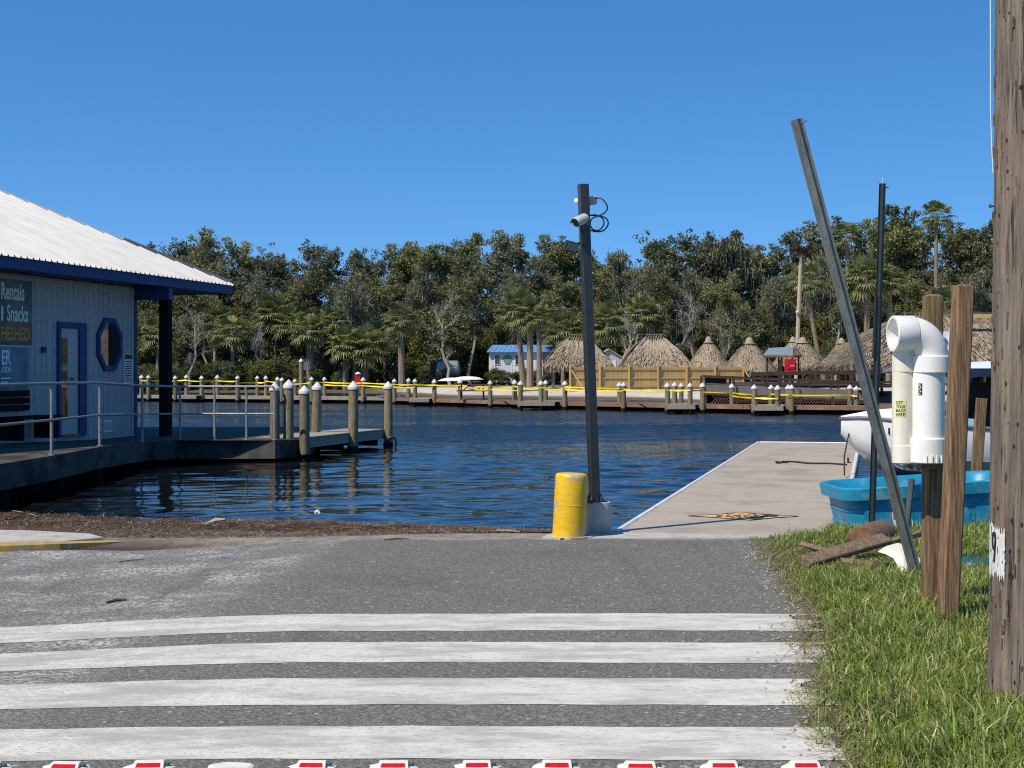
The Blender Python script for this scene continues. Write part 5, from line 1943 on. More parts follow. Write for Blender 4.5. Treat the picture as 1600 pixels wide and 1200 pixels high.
# ---- fence
fY0, fY1 = 100.0, 103.0
fx0, fx1 = WX(890, fY0), WX(1160, fY1)
fA, fB = Vector((fx0, fY0, .30)), Vector((fx1, fY1, .30))
fdv = (fB - fA); fL = fdv.length; fdv.normalize(); fnv = Vector((fdv.y, -fdv.x, 0))
fence = thing('wooden_fence', (fA + fB) / 2, 'yellow pine board fence standing before the thatched huts', 'fence')
fo = wloc(fence)
mb = MB(); mb.box((0, 0, 0), (.125, .022, 1.50)); fbm = mb.mesh('fence_board'); fbm.materials.append(M_FENCE)
nbd = int(fL / .135)
rr = random.Random(11)
for i in range(nbd):
    o = bpy.data.objects.new('fence_board', fbm); COL.objects.link(o); o.parent = fence
    o.location = fA + fdv * (.135 * (i + .5)) + Vector((0, 0, .75 + rr.uniform(-.015, .015))) - fo
    o.rotation_euler = (0, 0, math.atan2(fdv.y, fdv.x))
for h in (.25, .80, 1.36):
    m_ = MB(); m_.bar(fA + fnv * .04 + Vector((0, 0, h)), fB + fnv * .04 + Vector((0, 0, h)), .05, .09); m_.build('rail', M_FENCE, fence)
npst = 7
for i in range(npst):
    q = fA + fdv * (fL * i / (npst - 1)) + fnv * .11
    m_ = MB(); m_.bar(q + Vector((0, 0, -.3)), q + Vector((0, 0, 1.72)), .13, .13); m_.build('post', M_FENCE, fence)
for i in (0, 6):
    q = fA + fdv * (fL * i / (npst - 1)) + fnv * .16
    m_ = MB(); m_.bar(q + fnv * .7 + fdv * .75 + Vector((0, 0, 0)), q + fdv * .1 + Vector((0, 0, 1.3)), .07, .07); m_.build('brace', M_FENCE, fence)


# ---- thatched huts
def thatch_strips(sampler, n, rng, ln=(.25, .6), wd=(.016, .042)):
    V = np.empty((n, 4, 3))
    for i in range(n):
        p, dn, nr = sampler(rng)
        sd_ = dn.cross(nr).normalized()
        dn2 = (dn + sd_ * rng.normal(0, .12) + nr * rng.normal(.05, .07)).normalized()
        L_, w_ = rng.uniform(*ln), rng.uniform(*wd)
        p = p + nr * rng.uniform(.0, .06)
        V[i, 0] = p - sd_ * w_; V[i, 1] = p + sd_ * w_
        e = p + dn2 * L_
        V[i, 2] = e + sd_ * w_ * .5; V[i, 3] = e - sd_ * w_ * .5
    return V.reshape(-1, 3)


def cone_hut_meshes(seed, R=1.72, H=1.9):
    rng = np.random.default_rng(seed)
    prof = lambda t: (R * (.10 + .90 * t ** .92), H * (1 - t))     # t 0 apex .. 1 eave

    def samp(r_):
        t = math.sqrt(r_.uniform(.01, 1.0)); a = r_.uniform(0, 2 * PI)
        r0, z0 = prof(t); r1, z1 = prof(min(t + .05, 1.05))
        dn = Vector(((r1 - r0) * math.cos(a), (r1 - r0) * math.sin(a), z1 - z0)).normalized()
        nr = Vector((-dn.z * math.cos(a), -dn.z * math.sin(a), math.hypot(dn.x, dn.y))).normalized()
        wob = 1 + .03 * math.sin(a * 3 + seed) + .02 * math.sin(a * 7)
        if r_.random() < .16:
            r0, z0 = prof(1.0); r0 *= r_.uniform(.97, 1.03); z0 += r_.uniform(-.02, .10)
            dn = Vector((math.cos(a) * .25, math.sin(a) * .25, -1)).normalized(); nr = Vector((math.cos(a), math.sin(a), .1)).normalized()
        return Vector((r0 * wob * math.cos(a), r0 * wob * math.sin(a), z0)), dn, nr

    V = thatch_strips(samp, 5600, rng)
    idx = np.arange(len(V))
    strips = np_mesh('thatch', V, 4, idx)
    mb = MB(); mb.lathe([(R * .97, -.10), (R * .985, .0)] + [(prof(t)[0] * .98, prof(t)[1]) for t in (.8, .6, .4, .2, .05)], (0, 0, 0), 24)
    base = mb.mesh('thatch_base', smooth=True)
    mb = MB(); mb.lathe([(R * .24, H - .18), (R * .255, H - .10), (R * .17, H - .02), (R * .155, H + .10), (R * .12, H + .26), (R * .05, H + .36), (.01, H + .38)], (0, 0, 0), 14)
    capm = mb.mesh('ridge_cap', smooth=True)
    mb = MB()
    mb.tube([(.4 * math.cos(a) * R * .62, .4 * math.sin(a) * R * .62, H - .12) for a in np.linspace(0, 2 * PI, 15)[:-1]], .03, 6, closed=True)
    ringm = mb.mesh('cap_ring')
    M_HCAP = pmat('straw_cap', (.43, .36, .265), (.27, .215, .15), 9, .95, (3, 3, 1), bmp=.8, bdist=.05)
    for me_, mt in ((strips, M_THATCH), (base, M_THATCHB), (capm, M_HCAP), (ringm, M_DARKW)): me_.materials.append(mt)
    return strips, base, capm, ringm


CH = [cone_hut_meshes(1), cone_hut_meshes(2)]
mb = MB(); mb.tube([(0, 0, 0), (.01, .02, 1), (0, 0, 2.0)], [.075, .07, .065], 8); legm = mb.mesh('post'); legm.materials.append(M_PALMB)


def cone_hut(px, y_apex, y_eave, pw, Y, label, k):
    ze, za = CAMZ - (y_eave - HZ) / F * Y, CAMZ - (y_apex - HZ) / F * Y
    R = pw / 2 / F * Y
    x = WX(px, Y)
    g = bz(x, Y)
    t = thing('thatched_hut', (x, Y, g), label, 'hut', 'thatched huts on the far bank')
    s_, b_, c_, r_ = CH[k % 2]
    rf = link_mesh('thatch_roof', b_, None, t, (0, 0, ze - g + .06))
    sc_ = (R / 1.72, R / 1.72, (za - ze) / 2.28)
    rf.scale = sc_
    o = link_mesh('thatch', s_, None, rf); o['kind'] = 'stuff'
    link_mesh('ridge_cap', c_, None, rf); link_mesh('cap_ring', r_, None, rf)
    rf.rotation_euler = (0, 0, k * 1.3)
    for a in range(4):
        an = a * PI / 2 + .6
        o = link_mesh('post', legm, None, t, (R * .72 * math.cos(an), R * .72 * math.sin(an), 0)); o.scale = (1, 1, (ze - g + .25) / 2)
    return t


cone_hut(1107, 527, 573, 66, 108, 'pointed thatched hut just left of the yellowish pointed hut', 0)
cone_hut(1171, 528, 577, 78, 105, 'pointed yellowish thatched hut half behind the red stand', 1)
cone_hut(1239, 527, 568, 58, 112, 'pointed thatched hut tucked behind the red stand', 2)
cone_hut(1254, 528, 571, 78, 106, 'pointed thatched hut below the nest pole, right of the red stand', 3)
cone_hut(1315, 529, 572, 62, 104, 'rightmost pointed thatched hut beside the big thatched pavilion', 4)


def hip_hut(px0, px1, y_ridge, y_eave, Y, label, name='thatched_hut', ridge_frac=.24, depth=None, n=8500, posts=True, dz=0.0, ln=(.35, .7)):
    ze, za = CAMZ - (y_eave - HZ) / F * Y, CAMZ - (y_ridge - HZ) / F * Y
    x0, x1 = WX(px0, Y), WX(px1, Y)
    lx = (x1 - x0); ly = depth or lx * .8
    cx = (x0 + x1) / 2
    g = bz(cx, Y)
    t = thing(name, (cx, Y + ly / 2, g), label, 'hut', 'thatched huts on the far bank')
    H = za - ze
    rl = lx * ridge_frac / 2
    A = [Vector((-lx / 2, -ly / 2, ze - g)), Vector((lx / 2, -ly / 2, ze - g)), Vector((lx / 2, ly / 2, ze - g)), Vector((-lx / 2, ly / 2, ze - g))]
    r0, r1 = Vector((-rl, 0, za - g)), Vector((rl, 0, za - g))
    faces = [(A[0], A[1], r1, r0), (A[1], A[2], r1, r1), (A[2], A[3], r0, r1), (A[3], A[0], r0, r0)]
    ar = [(f[1] - f[0]).length for f in faces]
    rng = np.random.default_rng(int(px0))

    def belly(v):
        return .10 * H * math.sin(PI * v)

    def samp(r_):
        f = faces[int(r_.choice(4, p=np.array(ar) / sum(ar)))]
        v = 1 - math.sqrt(r_.uniform(0, 1))
        u_ = r_.uniform(-.02, 1.02)
        lo, hi = f[0].lerp(f[1], u_), f[3].lerp(f[2], u_)
        p = lo.lerp(hi, v)
        dn = (lo - hi).normalized(); nr = (f[1] - f[0]).cross(hi - lo).normalized()
        if r_.random() < .14:
            p = lo + Vector((0, 0, r_.uniform(-.02, .10))); out = Vector((nr.x, nr.y, 0)).normalized()
            return p, (Vector((0, 0, -1)) + out * .25).normalized(), out
        p = p + nr * belly(v) - Vector((0, 0, 0))
        return p, dn, nr

    V = thatch_strips(samp, n, rng, ln)
    strips = np_mesh('thatch', V, 4, np.arange(len(V)))
    mb = MB()
    for f in faces:
        nr = (f[1] - f[0]).cross(f[3] - f[0]).normalized()
        rows_ = 5
        VV = []
        for j in range(rows_ + 1):
            v = j / rows_
            for i in range(5):
                VV.append(f[0].lerp(f[1], i / 4).lerp(f[3].lerp(f[2], i / 4), v) + nr * belly(v) * .98)
        mb.add(VV, [(j * 5 + i, j * 5 + i + 1, (j + 1) * 5 + i + 1, (j + 1) * 5 + i) for j in range(rows_) for i in range(4)])
    mb.add([A[0] - Vector((0, 0, .02)), A[1] - Vector((0, 0, .02)), A[2] - Vector((0, 0, .02)), A[3] - Vector((0, 0, .02))], [(3, 2, 1, 0)])
    rf = link_mesh('thatch_roof', mb.mesh('thatch_base'), M_THATCHB, t)
    o = link_mesh('thatch', strips, M_THATCH, rf); o['kind'] = 'stuff'
    # ridge poles
    for k in range(7):
        f_ = -1 + 2 * k / 6
        c = r0.lerp(r1, k / 6) + Vector((0, 0, .06))
        m_ = MB(); m_.tube([c + Vector((-.12, -.5, -.28)), c + Vector((0, 0, .04)), c + Vector((.12, .5, -.28))], .035, 6); link_mesh('ridge_pole', m_.mesh('ridge_pole'), M_OLDW, rf)
    m_ = MB(); m_.tube([r0 + Vector((-.15, 0, .10)), r1 + Vector((.15, 0, .10))], .05, 6); link_mesh('ridge_log', m_.mesh('ridge_log'), M_OLDW, rf)
    if posts:
        nx = max(2, int(lx / 2.4) + 1)
        for i in range(nx):
            for s_ in (-1, 1):
                o = link_mesh('post', legm, None, t, (-lx / 2 * .8 + lx * .8 * i / (nx - 1), s_ * ly * .38, 0)); o.scale = (1.2, 1.2, (ze - g + .3) / 2)
    m_ = MB()
    for s_ in (-1, 1): m_.bar(Vector((-lx * .42, s_ * ly * .38, ze - g + .03)), Vector((lx * .42, s_ * ly * .38, ze - g + .03)), .10, .14)
    link_mesh('eave_beam', m_.mesh('eave_beam'), M_DARKW, t)
    return t


hip_hut(856, 952, 525, 568, 104, 'thatched hut behind the camera pole, right of the palm trunks')
hip_hut(977, 1076, 524, 569, 106, 'widest thatched hut behind the middle of the yellow fence')
H7 = hip_hut(1338, 1700, 488, 566, 84, 'big thatched pavilion filling the right behind the boat', 'thatched_pavilion', .40, 9.0, 16000, ln=(.35, .75))
hip_hut(1840, 2200, 500, 566, 92, 'thatched pavilion beyond the right edge, mirrored in the octagonal window', 'thatched_pavilion', .40, 9.0, 5000)
mb = MB(); mb.bar(W(1500, 494, 86), W(1580, 494, 86), .3, .22); mb.build('orange_beam', M_FENCE, H7)

# ---- sheds
sY = 124.0
sx0, sx1 = WX(764, sY), WX(848, sY)
g = bz((sx0 + sx1) / 2, sY)
shed = thing('garden_shed', ((sx0 + sx1) / 2, sY + 1.5, g), 'small white shed with blue metal roof among the palms', 'shed')
zE, zR = CAMZ - (550 - HZ) / F * sY, CAMZ - (538.5 - HZ) / F * sY
mb = MB(); mb.box(((sx0 + sx1) / 2, sY + 1.5, (g + zE) / 2), (sx1 - sx0, 3.0, zE - g)); sw = mb.build('wall', M_SHEDW, shed)
for i in range(16):
    m_ = MB(); x = sx0 + (sx1 - sx0) * (i + .5) / 16; m_.box((x, sY - .012, (g + zE) / 2), ((sx1 - sx0) / 16 - .02, .025, zE - g - .04)); m_.build('siding_board', M_SHEDW, sw)
mb = MB()
mb.add([(sx0 - .2, sY - .35, zE - .02), (sx1 + .9, sY - .35, zE - .02), (sx1 + .9, sY + 1.5, zR), (sx0 + .25, sY + 1.5, zR), (sx0 - .2, sY + 3.35, zE - .02), (sx1 + .9, sY + 3.35, zE - .02)], [(0, 1, 2, 3), (3, 2, 5, 4), (0, 3, 4), (1, 5, 2)])
rfo = mb.build('roof', M_SHEDR, shed)
for i in range(14):
    m_ = MB(); f = (i + .5) / 14
    a = Vector((sx0 - .2, sY - .35, zE - .01)).lerp(Vector((sx1 + .9, sY - .35, zE - .01)), f); b_ = Vector((sx0 + .25, sY + 1.5, zR + .01)).lerp(Vector((sx1 + .9, sY + 1.5, zR + .01)), f)
    m_.bar(a, b_, .04, .04); m_.build('roof_rib', M_SHEDR, rfo)
for px in (777, 809):
    c = W(px, 562, sY - .04)
    m_ = MB(); m_.box(c, (.50, .05, .86)); wi = m_.build('window', M_SHEDW, shed)
    for ix in (-1, 1):
        for iz in (-1, 0, 1):
            m_ = MB(); m_.box(c + Vector((ix * .095, -.03, iz * .25)), (.165, .02, .225)); m_.build('pane', M_GLASS, wi)
mb = MB(); c = W(793, 562, sY - .05); mb.prism([c + Vector((.36 * math.cos(a) * (1 + .12 * math.sin(3 * a)), 0, .42 * math.sin(a))) for a in np.linspace(0, 2 * PI, 17)[:-1]], (0, .03, 0))
M_MURAL = pmat('mural_print', (.10, .22, .42), (.22, .36, .12), 2.4, .6, bmp=0, stain=(.55, .55, .30), stain_scale=3)
mb.build('mural', M_MURAL, shed)
# porch annex at the right of the shed
mb = MB(); mb.box((sx1 + .45, sY + 1.6, (g + zE) / 2), (.85, 2.6, zE - g - .1)); mb.build('annex', M_SHEDG, shed)
mb = MB(); mb.box((sx1 + .45, sY + .25, g + 1.0), (.6, .04, 1.7)); mb.build('screen_door', M_GREYP, shed)

gY = 118.0
gx0, gx1 = WX(932, gY), WX(971, gY)
g = bz(gx0, gY)
sh2 = thing('grey_shed', ((gx0 + gx1) / 2, gY + 1.5, g), 'grey shed with pale green roof just right of the camera pole', 'shed')
zE, zR = CAMZ - (559 - HZ) / F * gY, CAMZ - (546 - HZ) / F * gY
mb = MB(); xm = (gx0 + gx1) / 2
mb.prism([(gx0, gY, g), (gx1, gY, g), (gx1, gY, zE), (xm, gY, zR - .04), (gx0, gY, zE)], (0, 3.2, 0)); mb.build('wall', M_SHEDG, sh2)
mb = MB()
for s_, xe in ((-1, gx0), (1, gx1)):
    a, b_ = Vector((xm, gY - .2, zR)), Vector((xe + s_ * .15, gY - .2, zE - .05))
    mb.prism([a, b_, b_ + Vector((0, 0, .06)), a + Vector((0, 0, .06))], (0, 3.6, 0))
mb.build('roof', M_GREENR, sh2)
mb = MB(); mb.box((xm, gY - .02, g + 1.0), (1.1, .04, 1.9)); mb.build('roller_door', M_LABELW, sh2)

# ---- grey storage tank on a trailer, left of the tree
tY = 122.0
tz = bz(WX(695, tY), tY)
tk = thing('storage_tank', (WX(697, tY), tY, tz), 'grey cylindrical tank on a trailer under the trees', 'tank')
RX = Matrix.Rotation(PI / 2, 3, 'Y')
mb = MB(); mb.lathe([(.15, -.92), (.55, -.86), (.64, -.75), (.64, .75), (.55, .86), (.15, .92)], W(700, 576, tY), 20, RX); mb.build('vessel', M_TANKG, tk, True)
mb = MB(); mb.box(W(690, 590, tY), (2.9, .9, .12)); mb.build('trailer_bed', M_DARKW, tk)
for px in (686, 704):
    m_ = MB(); m_.lathe([(.12, -.1), (.33, -.09), (.36, 0), (.33, .09), (.12, .1)], W(px, 594, tY - .5), 16, Matrix.Rotation(PI / 2, 3, 'X')); m_.build('wheel', M_DKIN, tk, True)
mb = MB(); mb.box(W(682, 577, tY + .5), (.95, .9, 1.05)); mb.build('pump_housing', M_DKIN, tk)
cn = thing('shade_frame', W(681, 590, tY + .2), 'small white roofed shade frame behind the grey tank', 'frame')
mb = MB(); mb.box(W(681, 561, tY + .2), (1.3, 1.1, .08), Matrix.Rotation(-.12, 3, 'Y')); mb.build('roof', M_SHEDG, cn)
for dx in (-.55, .55):
    m_ = MB(); m_.bar(W(681, 592, tY + .2) + Vector((dx, -.3, -.3)), W(681, 561, tY + .2) + Vector((dx, -.3, 0)), .05, .05); m_.build('pole', M_GALV, cn)
for px, py, nm in ((731, 590, 'white upturned skiff on the bank right of the grey tank'), (709, 592, 'pale kayak lying on the bank below the grey tank')):
    mb = MB(); c = W(px, py, 112)
    V, Fc = [], []
    for i, t_ in enumerate(np.linspace(-1, 1, 9)):
        r_ = .30 * (1 - t_ * t_) ** .6 + .01
        for a in np.linspace(0, PI, 7):
            V.append(c + Vector((t_ * 1.15, r_ * math.cos(a), r_ * .8 * math.sin(a) - .15)))
    for i in range(8):
        for k in range(6): Fc.append((i * 7 + k, i * 7 + k + 1, (i + 1) * 7 + k + 1, (i + 1) * 7 + k))
    mb.add(V, Fc)
    tag(mb.build('upturned_boat', M_WHITE, base=c), nm, 'boat')

# ---- boardwalk with lattice skirt, kiosk, red stand
rY_ = 69.5
rampA, rampB = W(1103, 615, rY_), W(1352, 627, rY_ - 2)
rp_ = thing('boardwalk_ramp', (rampA + rampB) / 2, 'sloping grey boardwalk ramp with reddish lattice skirt behind the far dock', 'ramp')
mb = MB(); back = Vector((.4, 3.2, .45)); mb.prism([rampA, rampB, rampB + back, rampA + back], (0, 0, -.05)); mb.build('deck', M_RAMPG, rp_)
mb = MB(); mb.bar(rampA + Vector((0, -.03, .0)), rampB + Vector((0, -.03, 0)), .06, .10); mb.build('edge_beam', M_DARKW, rp_)
mb = MB()
x = rampA.x + .25
while x < rampB.x:
    t_ = (x - rampA.x) / (rampB.x - rampA.x)
    ztp = rampA.z + (rampB.z - rampA.z) * t_ - .05
    Yx = rampA.y + (rampB.y - rampA.y) * t_ - .05
    zb2 = max(WATER_Z + .3, .12)
    hgt = ztp - zb2
    mb.bar((x, Yx, zb2), (x + hgt * .9, Yx, ztp), .05, .015)
    mb.bar((x + hgt * .9, Yx - .015, zb2), (x, Yx - .015, ztp), .05, .015)
    x += .13
mb.build('lattice_panel', M_LATT, rp_)['kind'] = 'stuff'
mb = MB(); mb.prism([rampA + Vector((0, .15, -.6)), rampB + Vector((0, .15, -.35)), rampB + Vector((0, .15, -.04)), rampA + Vector((0, .15, -.04))], (0, .02, 0)); mb.build('backing', M_WETSHADE, rp_)
for i in range(6):
    t_ = i / 5
    q = rampA.lerp(rampB, t_)
    m_ = MB(); m_.bar(q + Vector((0, 0, -.65)), q + Vector((0, 0, .35 if i % 2 else .15)), .09, .09); m_.build('post', M_DARKW, rp_)
for (y0, y1, p0, p1, Yq, nm, th_) in ((588, 598, 1096, 1350, 72, 'lower dark brown rail of the boardwalk behind the far dock', .13), (584.5, 580, 1176, 1400, 80, 'upper brown boardwalk railing below the thatched huts', .20)):
    a, b_ = W(p0, y0, Yq), W(p1, y1, Yq - 1)
    t = thing('boardwalk_railing', (a + b_) / 2 - Vector((0, 0, 1)), nm, 'railing')
    m_ = MB(); m_.bar(a, b_, .12, th_); m_.build('hand_rail', M_DARKW, t)
    if Yq > 75: m_ = MB(); m_.bar(a - Vector((0, 0, .55)), b_ - Vector((0, 0, .55)), .06, .10); m_.build('mid_rail', M_DARKW, t)
    npp = 6
    for i in range(npp):
        q = a.lerp(b_, i / (npp - 1))
        m_ = MB(); m_.bar(q - Vector((0, 0, .98)), q - Vector((0, 0, .02)), .10, .10); m_.build('post', M_DARKW, t)
# lower deck with dark under-side on the far bank so the railing stands on something
mb = MB(); a, b_ = W(1165, 604, 81), W(1420, 602, 80)
mb.prism([(a.x, 80.5, .72), (b_.x, 79.2, .72), (b_.x + 2, 100, .72), (a.x + 1.5, 100, .72)], (0, 0, .1))
tag(mb.build('raised_deck', M_DARKW, base=(a.x, 82, .4)), 'dark raised timber deck beneath the thatched huts', 'deck')
kY = 73.0
kk = thing('bait_station', W(1124, 614, kY), 'dark cleaning station with flat top at the left end of the ramp', 'counter')
mb = MB(); mb.box(W(1121, 588.5, kY), (1.55, 1.0, .07)); mb.build('flat_top', M_DARKW, kk)
mb = MB(); mb.box(W(1118, 602, kY), (.95, .7, .75)); mb.build('cabinet', M_DKIN, kk)
for dx in (1104, 1132, 1141):
    m_ = MB(); m_.bar(W(dx, 590, kY - .3), W(dx, 616, kY - .3), .08, .08); m_.build('leg', M_DARKW, kk)
mb = MB(); mb.bar(W(1130, 592, kY - .35), W(1139, 606, kY - .35), .07, .07); mb.build('brace', M_DARKW, kk)

kY = 86.0
ks = thing('red_stand', W(1218, 592, kY), 'open stand with teal gable roof sheltering a red cabinet', 'stand')
zE, zR = CAMZ - (555 - HZ) / F * kY, CAMZ - (543 - HZ) / F * kY
xL, xR = WX(1188, kY), WX(1250, kY)
xg = WX(1238, kY)
# gable roof, ridge running left-right and slightly away
mb = MB()
mb.add([(xL, kY - .9, zE), (xg - .15, kY - .9, zE - .02), (xg + .1, kY + .2, zR + .05), (xL + .55, kY + .4, zR - .02), (xR, kY + 1.1, zE + .05), (xL + 1.0, kY + 1.5, zE)], [(0, 1, 2, 3), (3, 2, 4, 5)])
rfk = mb.build('roof', M_TEALR, ks)
mb = MB(); mb.prism([(xg - .17, kY - .92, zE - .05), (xR + .02, kY - .4, zE - .02), (xg + .12, kY - .2, zR + .06)], (0.05, .06, 0)); mb.build('gable', M_LATT, ks)
mb = MB(); mb.bar((xL, kY - .91, zE - .06), (xg - .1, kY - .91, zE - .08), .06, .12); mb.bar((xg - .1, kY - .91, zE - .08), (xR, kY - .4, zE - .06), .06, .12); mb.build('eave_beam', M_LATT, ks)
for (x, y) in ((xL + .25, kY - .8), (xL + .9, kY - .75), (xg - .75, kY - .8), (xg - .15, kY - .8), (xR - .15, kY - .35), (xL + .5, kY + .7)):
    m_ = MB(); m_.bar((x, y, .8), (x, y, zE - .08), .09, .09); m_.build('post', M_DARKW, ks)
c = W(1235, 572, kY - 1.05)
mb = MB(); mb.bbox(c, (.56, .5, .78), None, .04); rdc = mb.build('red_cabinet', M_RED, ks)
mb = MB(); mb.box(c + Vector((.02, -.26, -.02)), (.42, .03, .28)); mb.build('front_panel', M_RED, rdc)
mb = MB(); mb.box(c + Vector((.05, -.27, .02)), (.22, .02, .04)); mb.box(c + Vector((.12, -.27, -.34)), (.24, .03, .08)); mb.build('label', M_LABELW, rdc)
mb = MB(); mb.box(W(1220.5, 567, kY - .5), (.17, .05, .28)); mb.build('white_notice', M_LABELW, ks)
mb = MB(); mb.box(W(1221, 577, kY - .4), (.25, .3, .35)); mb.build('black_bin', M_DKIN, ks)
mb = MB(); c = W(1306, 588, 79.5); mb.tube([c + Vector((.11 * math.cos(a), 0, .11 * math.sin(a))) for a in np.linspace(0, 2 * PI, 17)[:-1]], .035, 6, closed=True)
tag(mb.build('life_ring', M_CAP, base=c), 'white life ring hanging on the brown boardwalk rail', 'life ring')

# ---- nest pole
nY = 110.0
npx = WX(1246, nY)
npole = thing('nest_pole', (npx, nY, bz(npx, nY)), 'tall pale wooden pole carrying a dark stick nest above the huts', 'pole')
pbse, ptp = W(1244, 585, nY), W(1251.5, 396, nY)
mb = MB(); mb.tube([pbse - Vector((0, 0, 1)), pbse.lerp(ptp, .5), ptp], [.17, .15, .12], 10); mb.build('shaft', M_PALEP, npole, True)
mb = MB(); mb.bar(ptp + Vector((-.5, 0, 0)), ptp + Vector((.6, 0, 0)), .1, .1); mb.bar(ptp + Vector((-.45, -.4, .05)), ptp + Vector((-.45, .4, .05)), .09, .09); mb.bar(ptp + Vector((.5, -.4, .05)), ptp + Vector((.5, .4, .05)), .09, .09); mb.build('platform', M_PALEP, npole)
mb = MB(); mb.lathe([(.06, -.1), (.10, 0), (.06, .12), (.02, .16)], W(1245.5, 488, nY - .25), 10); mb.build('dome_lamp', M_CAP, npole, True)
nest = thing('stick_nest', ptp, 'dark untidy bird nest of sticks on top of the pale pole', 'nest')
mb = MB(); rr = random.Random(8)
for i in range(260):
    a = rr.uniform(0, 2 * PI); r_ = rr.uniform(.1, .75); z = rr.uniform(.03, .42) * (.5 + r_)
    c = ptp + Vector((r_ * math.cos(a), r_ * math.sin(a) * .8, z))
    d = Vector((rr.gauss(0, 1), rr.gauss(0, 1), rr.gauss(0, .45))).normalized() * rr.uniform(.15, .42)
    mb.bar(c - d, c + d, .03, .03)
mb.build('sticks', M_NEST, nest)['kind'] = 'stuff'
for (tx, ty, bx) in ((1238, 369, 1246), (1243, 374, 1249), (1272, 376, 1258), (1268, 408, 1260)):
    m_ = MB(); a, b_ = W(bx, 392, nY), W(tx, ty, nY); mid = a.lerp(b_, .6) + Vector((0, 0, .12)); m_.tube([a, mid, b_], [.10, .16, .03], 6); m_.build('projecting_stick', M_NEST, nest)

# ================================================================== TREES
def tube_np(mb, pts, rad, n=6):
    mb.tube(pts, rad, n, caps=False)


def grow_tree(seed, H=12.0, R=3.6, base=.28, nl=12, leaves=7500, lsz=(.12, .24), open_=0.0, bark=None, leafm=None, moss=0, droop=0.0, clr=.55, bare=0.0, trunk_r=.20):
    rng = np.random.default_rng(seed)
    rr = random.Random(seed)
    mb = MB()
    # trunk
    n = 8
    px_, py_ = 0.0, 0.0
    tp = []
    for i in range(n + 1):
        z = H * .86 * i / n
        tp.append(Vector((px_, py_, z)))
        px_ += rr.gauss(0, .22); py_ += rr.gauss(0, .22)
    tube_np(mb, tp, [trunk_r * (1.15 - .95 * i / n) + .02 for i in range(n + 1)], 8)
    tips = []
    for l in range(nl):
        f = base + (1 - base) * (l + rr.random() * .7) / nl * .96
        f = min(f, .97)
        i = f * n; k = int(i); p0 = tp[k].lerp(tp[min(k + 1, n)], i - k)
        a = l * 2.4 + rr.uniform(-.5, .5)
        env = math.sin(PI * (0.18 + .82 * (1 - f) / (1 - base))) ** .6 if f > base else 1
        ln_ = R * max(.35, env) * rr.uniform(.7, 1.1)
        el = .25 + .75 * f + rr.uniform(-.15, .2) - droop
        d = Vector((math.cos(a) * math.cos(el), math.sin(a) * math.cos(el), math.sin(el)))
        m = 5
        pts = [p0]
        for j in range(m):
            d = (d + Vector((rr.gauss(0, .22), rr.gauss(0, .22), rr.gauss(.03, .16)))).normalized()
            pts.append(pts[-1] + d * ln_ / m)
        r0 = trunk_r * .42 * (1.2 - f)+.03
        tube_np(mb, pts, [r0 * (1 - .85 * j / m) + .008 for j in range(m + 1)], 5)
        for j in range(2, m + 1):
            tips.append((pts[j], .55 + .25 * (j == m)))
            for q in range(3 if j >= 3 else 2):
                d2 = (d + Vector((rr.gauss(0, .8), rr.gauss(0, .8), rr.gauss(.15, .55)))).normalized()
                L2 = ln_ * rr.uniform(.18, .42)
                e = pts[j] + d2 * L2
                md = pts[j].lerp(e, .5) + Vector((rr.gauss(0, .08), rr.gauss(0, .08), rr.gauss(0, .08)))
                tube_np(mb, [pts[j], md, e], [r0 * .32 + .006, r0 * .2 + .005, .008], 4)
                tips.append((e, rr.uniform(.45, .85)))
                if bare or leaves:
                    for q2 in range(3):
                        d3 = (d2 + Vector((rr.gauss(0, .7), rr.gauss(0, .7), rr.gauss(.1, .5)))).normalized()
                        e3 = e + d3 * rr.uniform(.3, .8)
                        tube_np(mb, [e, e3], [.012, .006], 3)
                        if rr.random() < .5: tips.append((e3, rr.uniform(.35, .6)))
    tips.append((tp[-1] + Vector((0, 0, .4)), .8))
    trunk = mb.mesh('trunk', smooth=True)
    trunk.materials.append(bark)
    crown = None
    if leaves:
        keep = [t for t in tips if rr.random() > open_]
        wts = np.array([t[1] ** 2 for t in keep]); wts /= wts.sum()
        ch = rng.choice(len(keep), size=leaves, p=wts)
        C0 = np.array([keep[i][0][:] for i in range(len(keep))]); S0 = np.array([t[1] for t in keep])
        off = rng.normal(size=(leaves, 3)) * .44
        off[:, 2] *= .66
        C = C0[ch] + off * (S0[ch] * clr * 1.55)[:, None]
        V = leaf_verts(C, lsz, rng)
        crown = np_mesh('crown', V, 4, np.arange(len(V)))
        crown.materials.append(leafm)
    mossm = None
    if moss:
        ch = rng.integers(0, len(tips), size=moss)
        Vs = []
        for c in ch:
            p = np.array(tips[c][0][:]) + rng.normal(0, .35, 3)
            L_ = rng.uniform(.25, .95); a = rng.uniform(0, PI); w_ = rng.uniform(.015, .045)
            dx = np.array([math.cos(a) * w_, math.sin(a) * w_, 0]); sw = np.array([rng.normal(0, .06), rng.normal(0, .06), -L_])
            Vs += [p - dx, p + dx, p + sw + dx * .3, p + sw - dx * .3]
        mossm = np_mesh('moss', np.array(Vs), 4, np.arange(len(Vs)))
        mossm.materials.append(M_MOSS)
    return trunk, crown, mossm


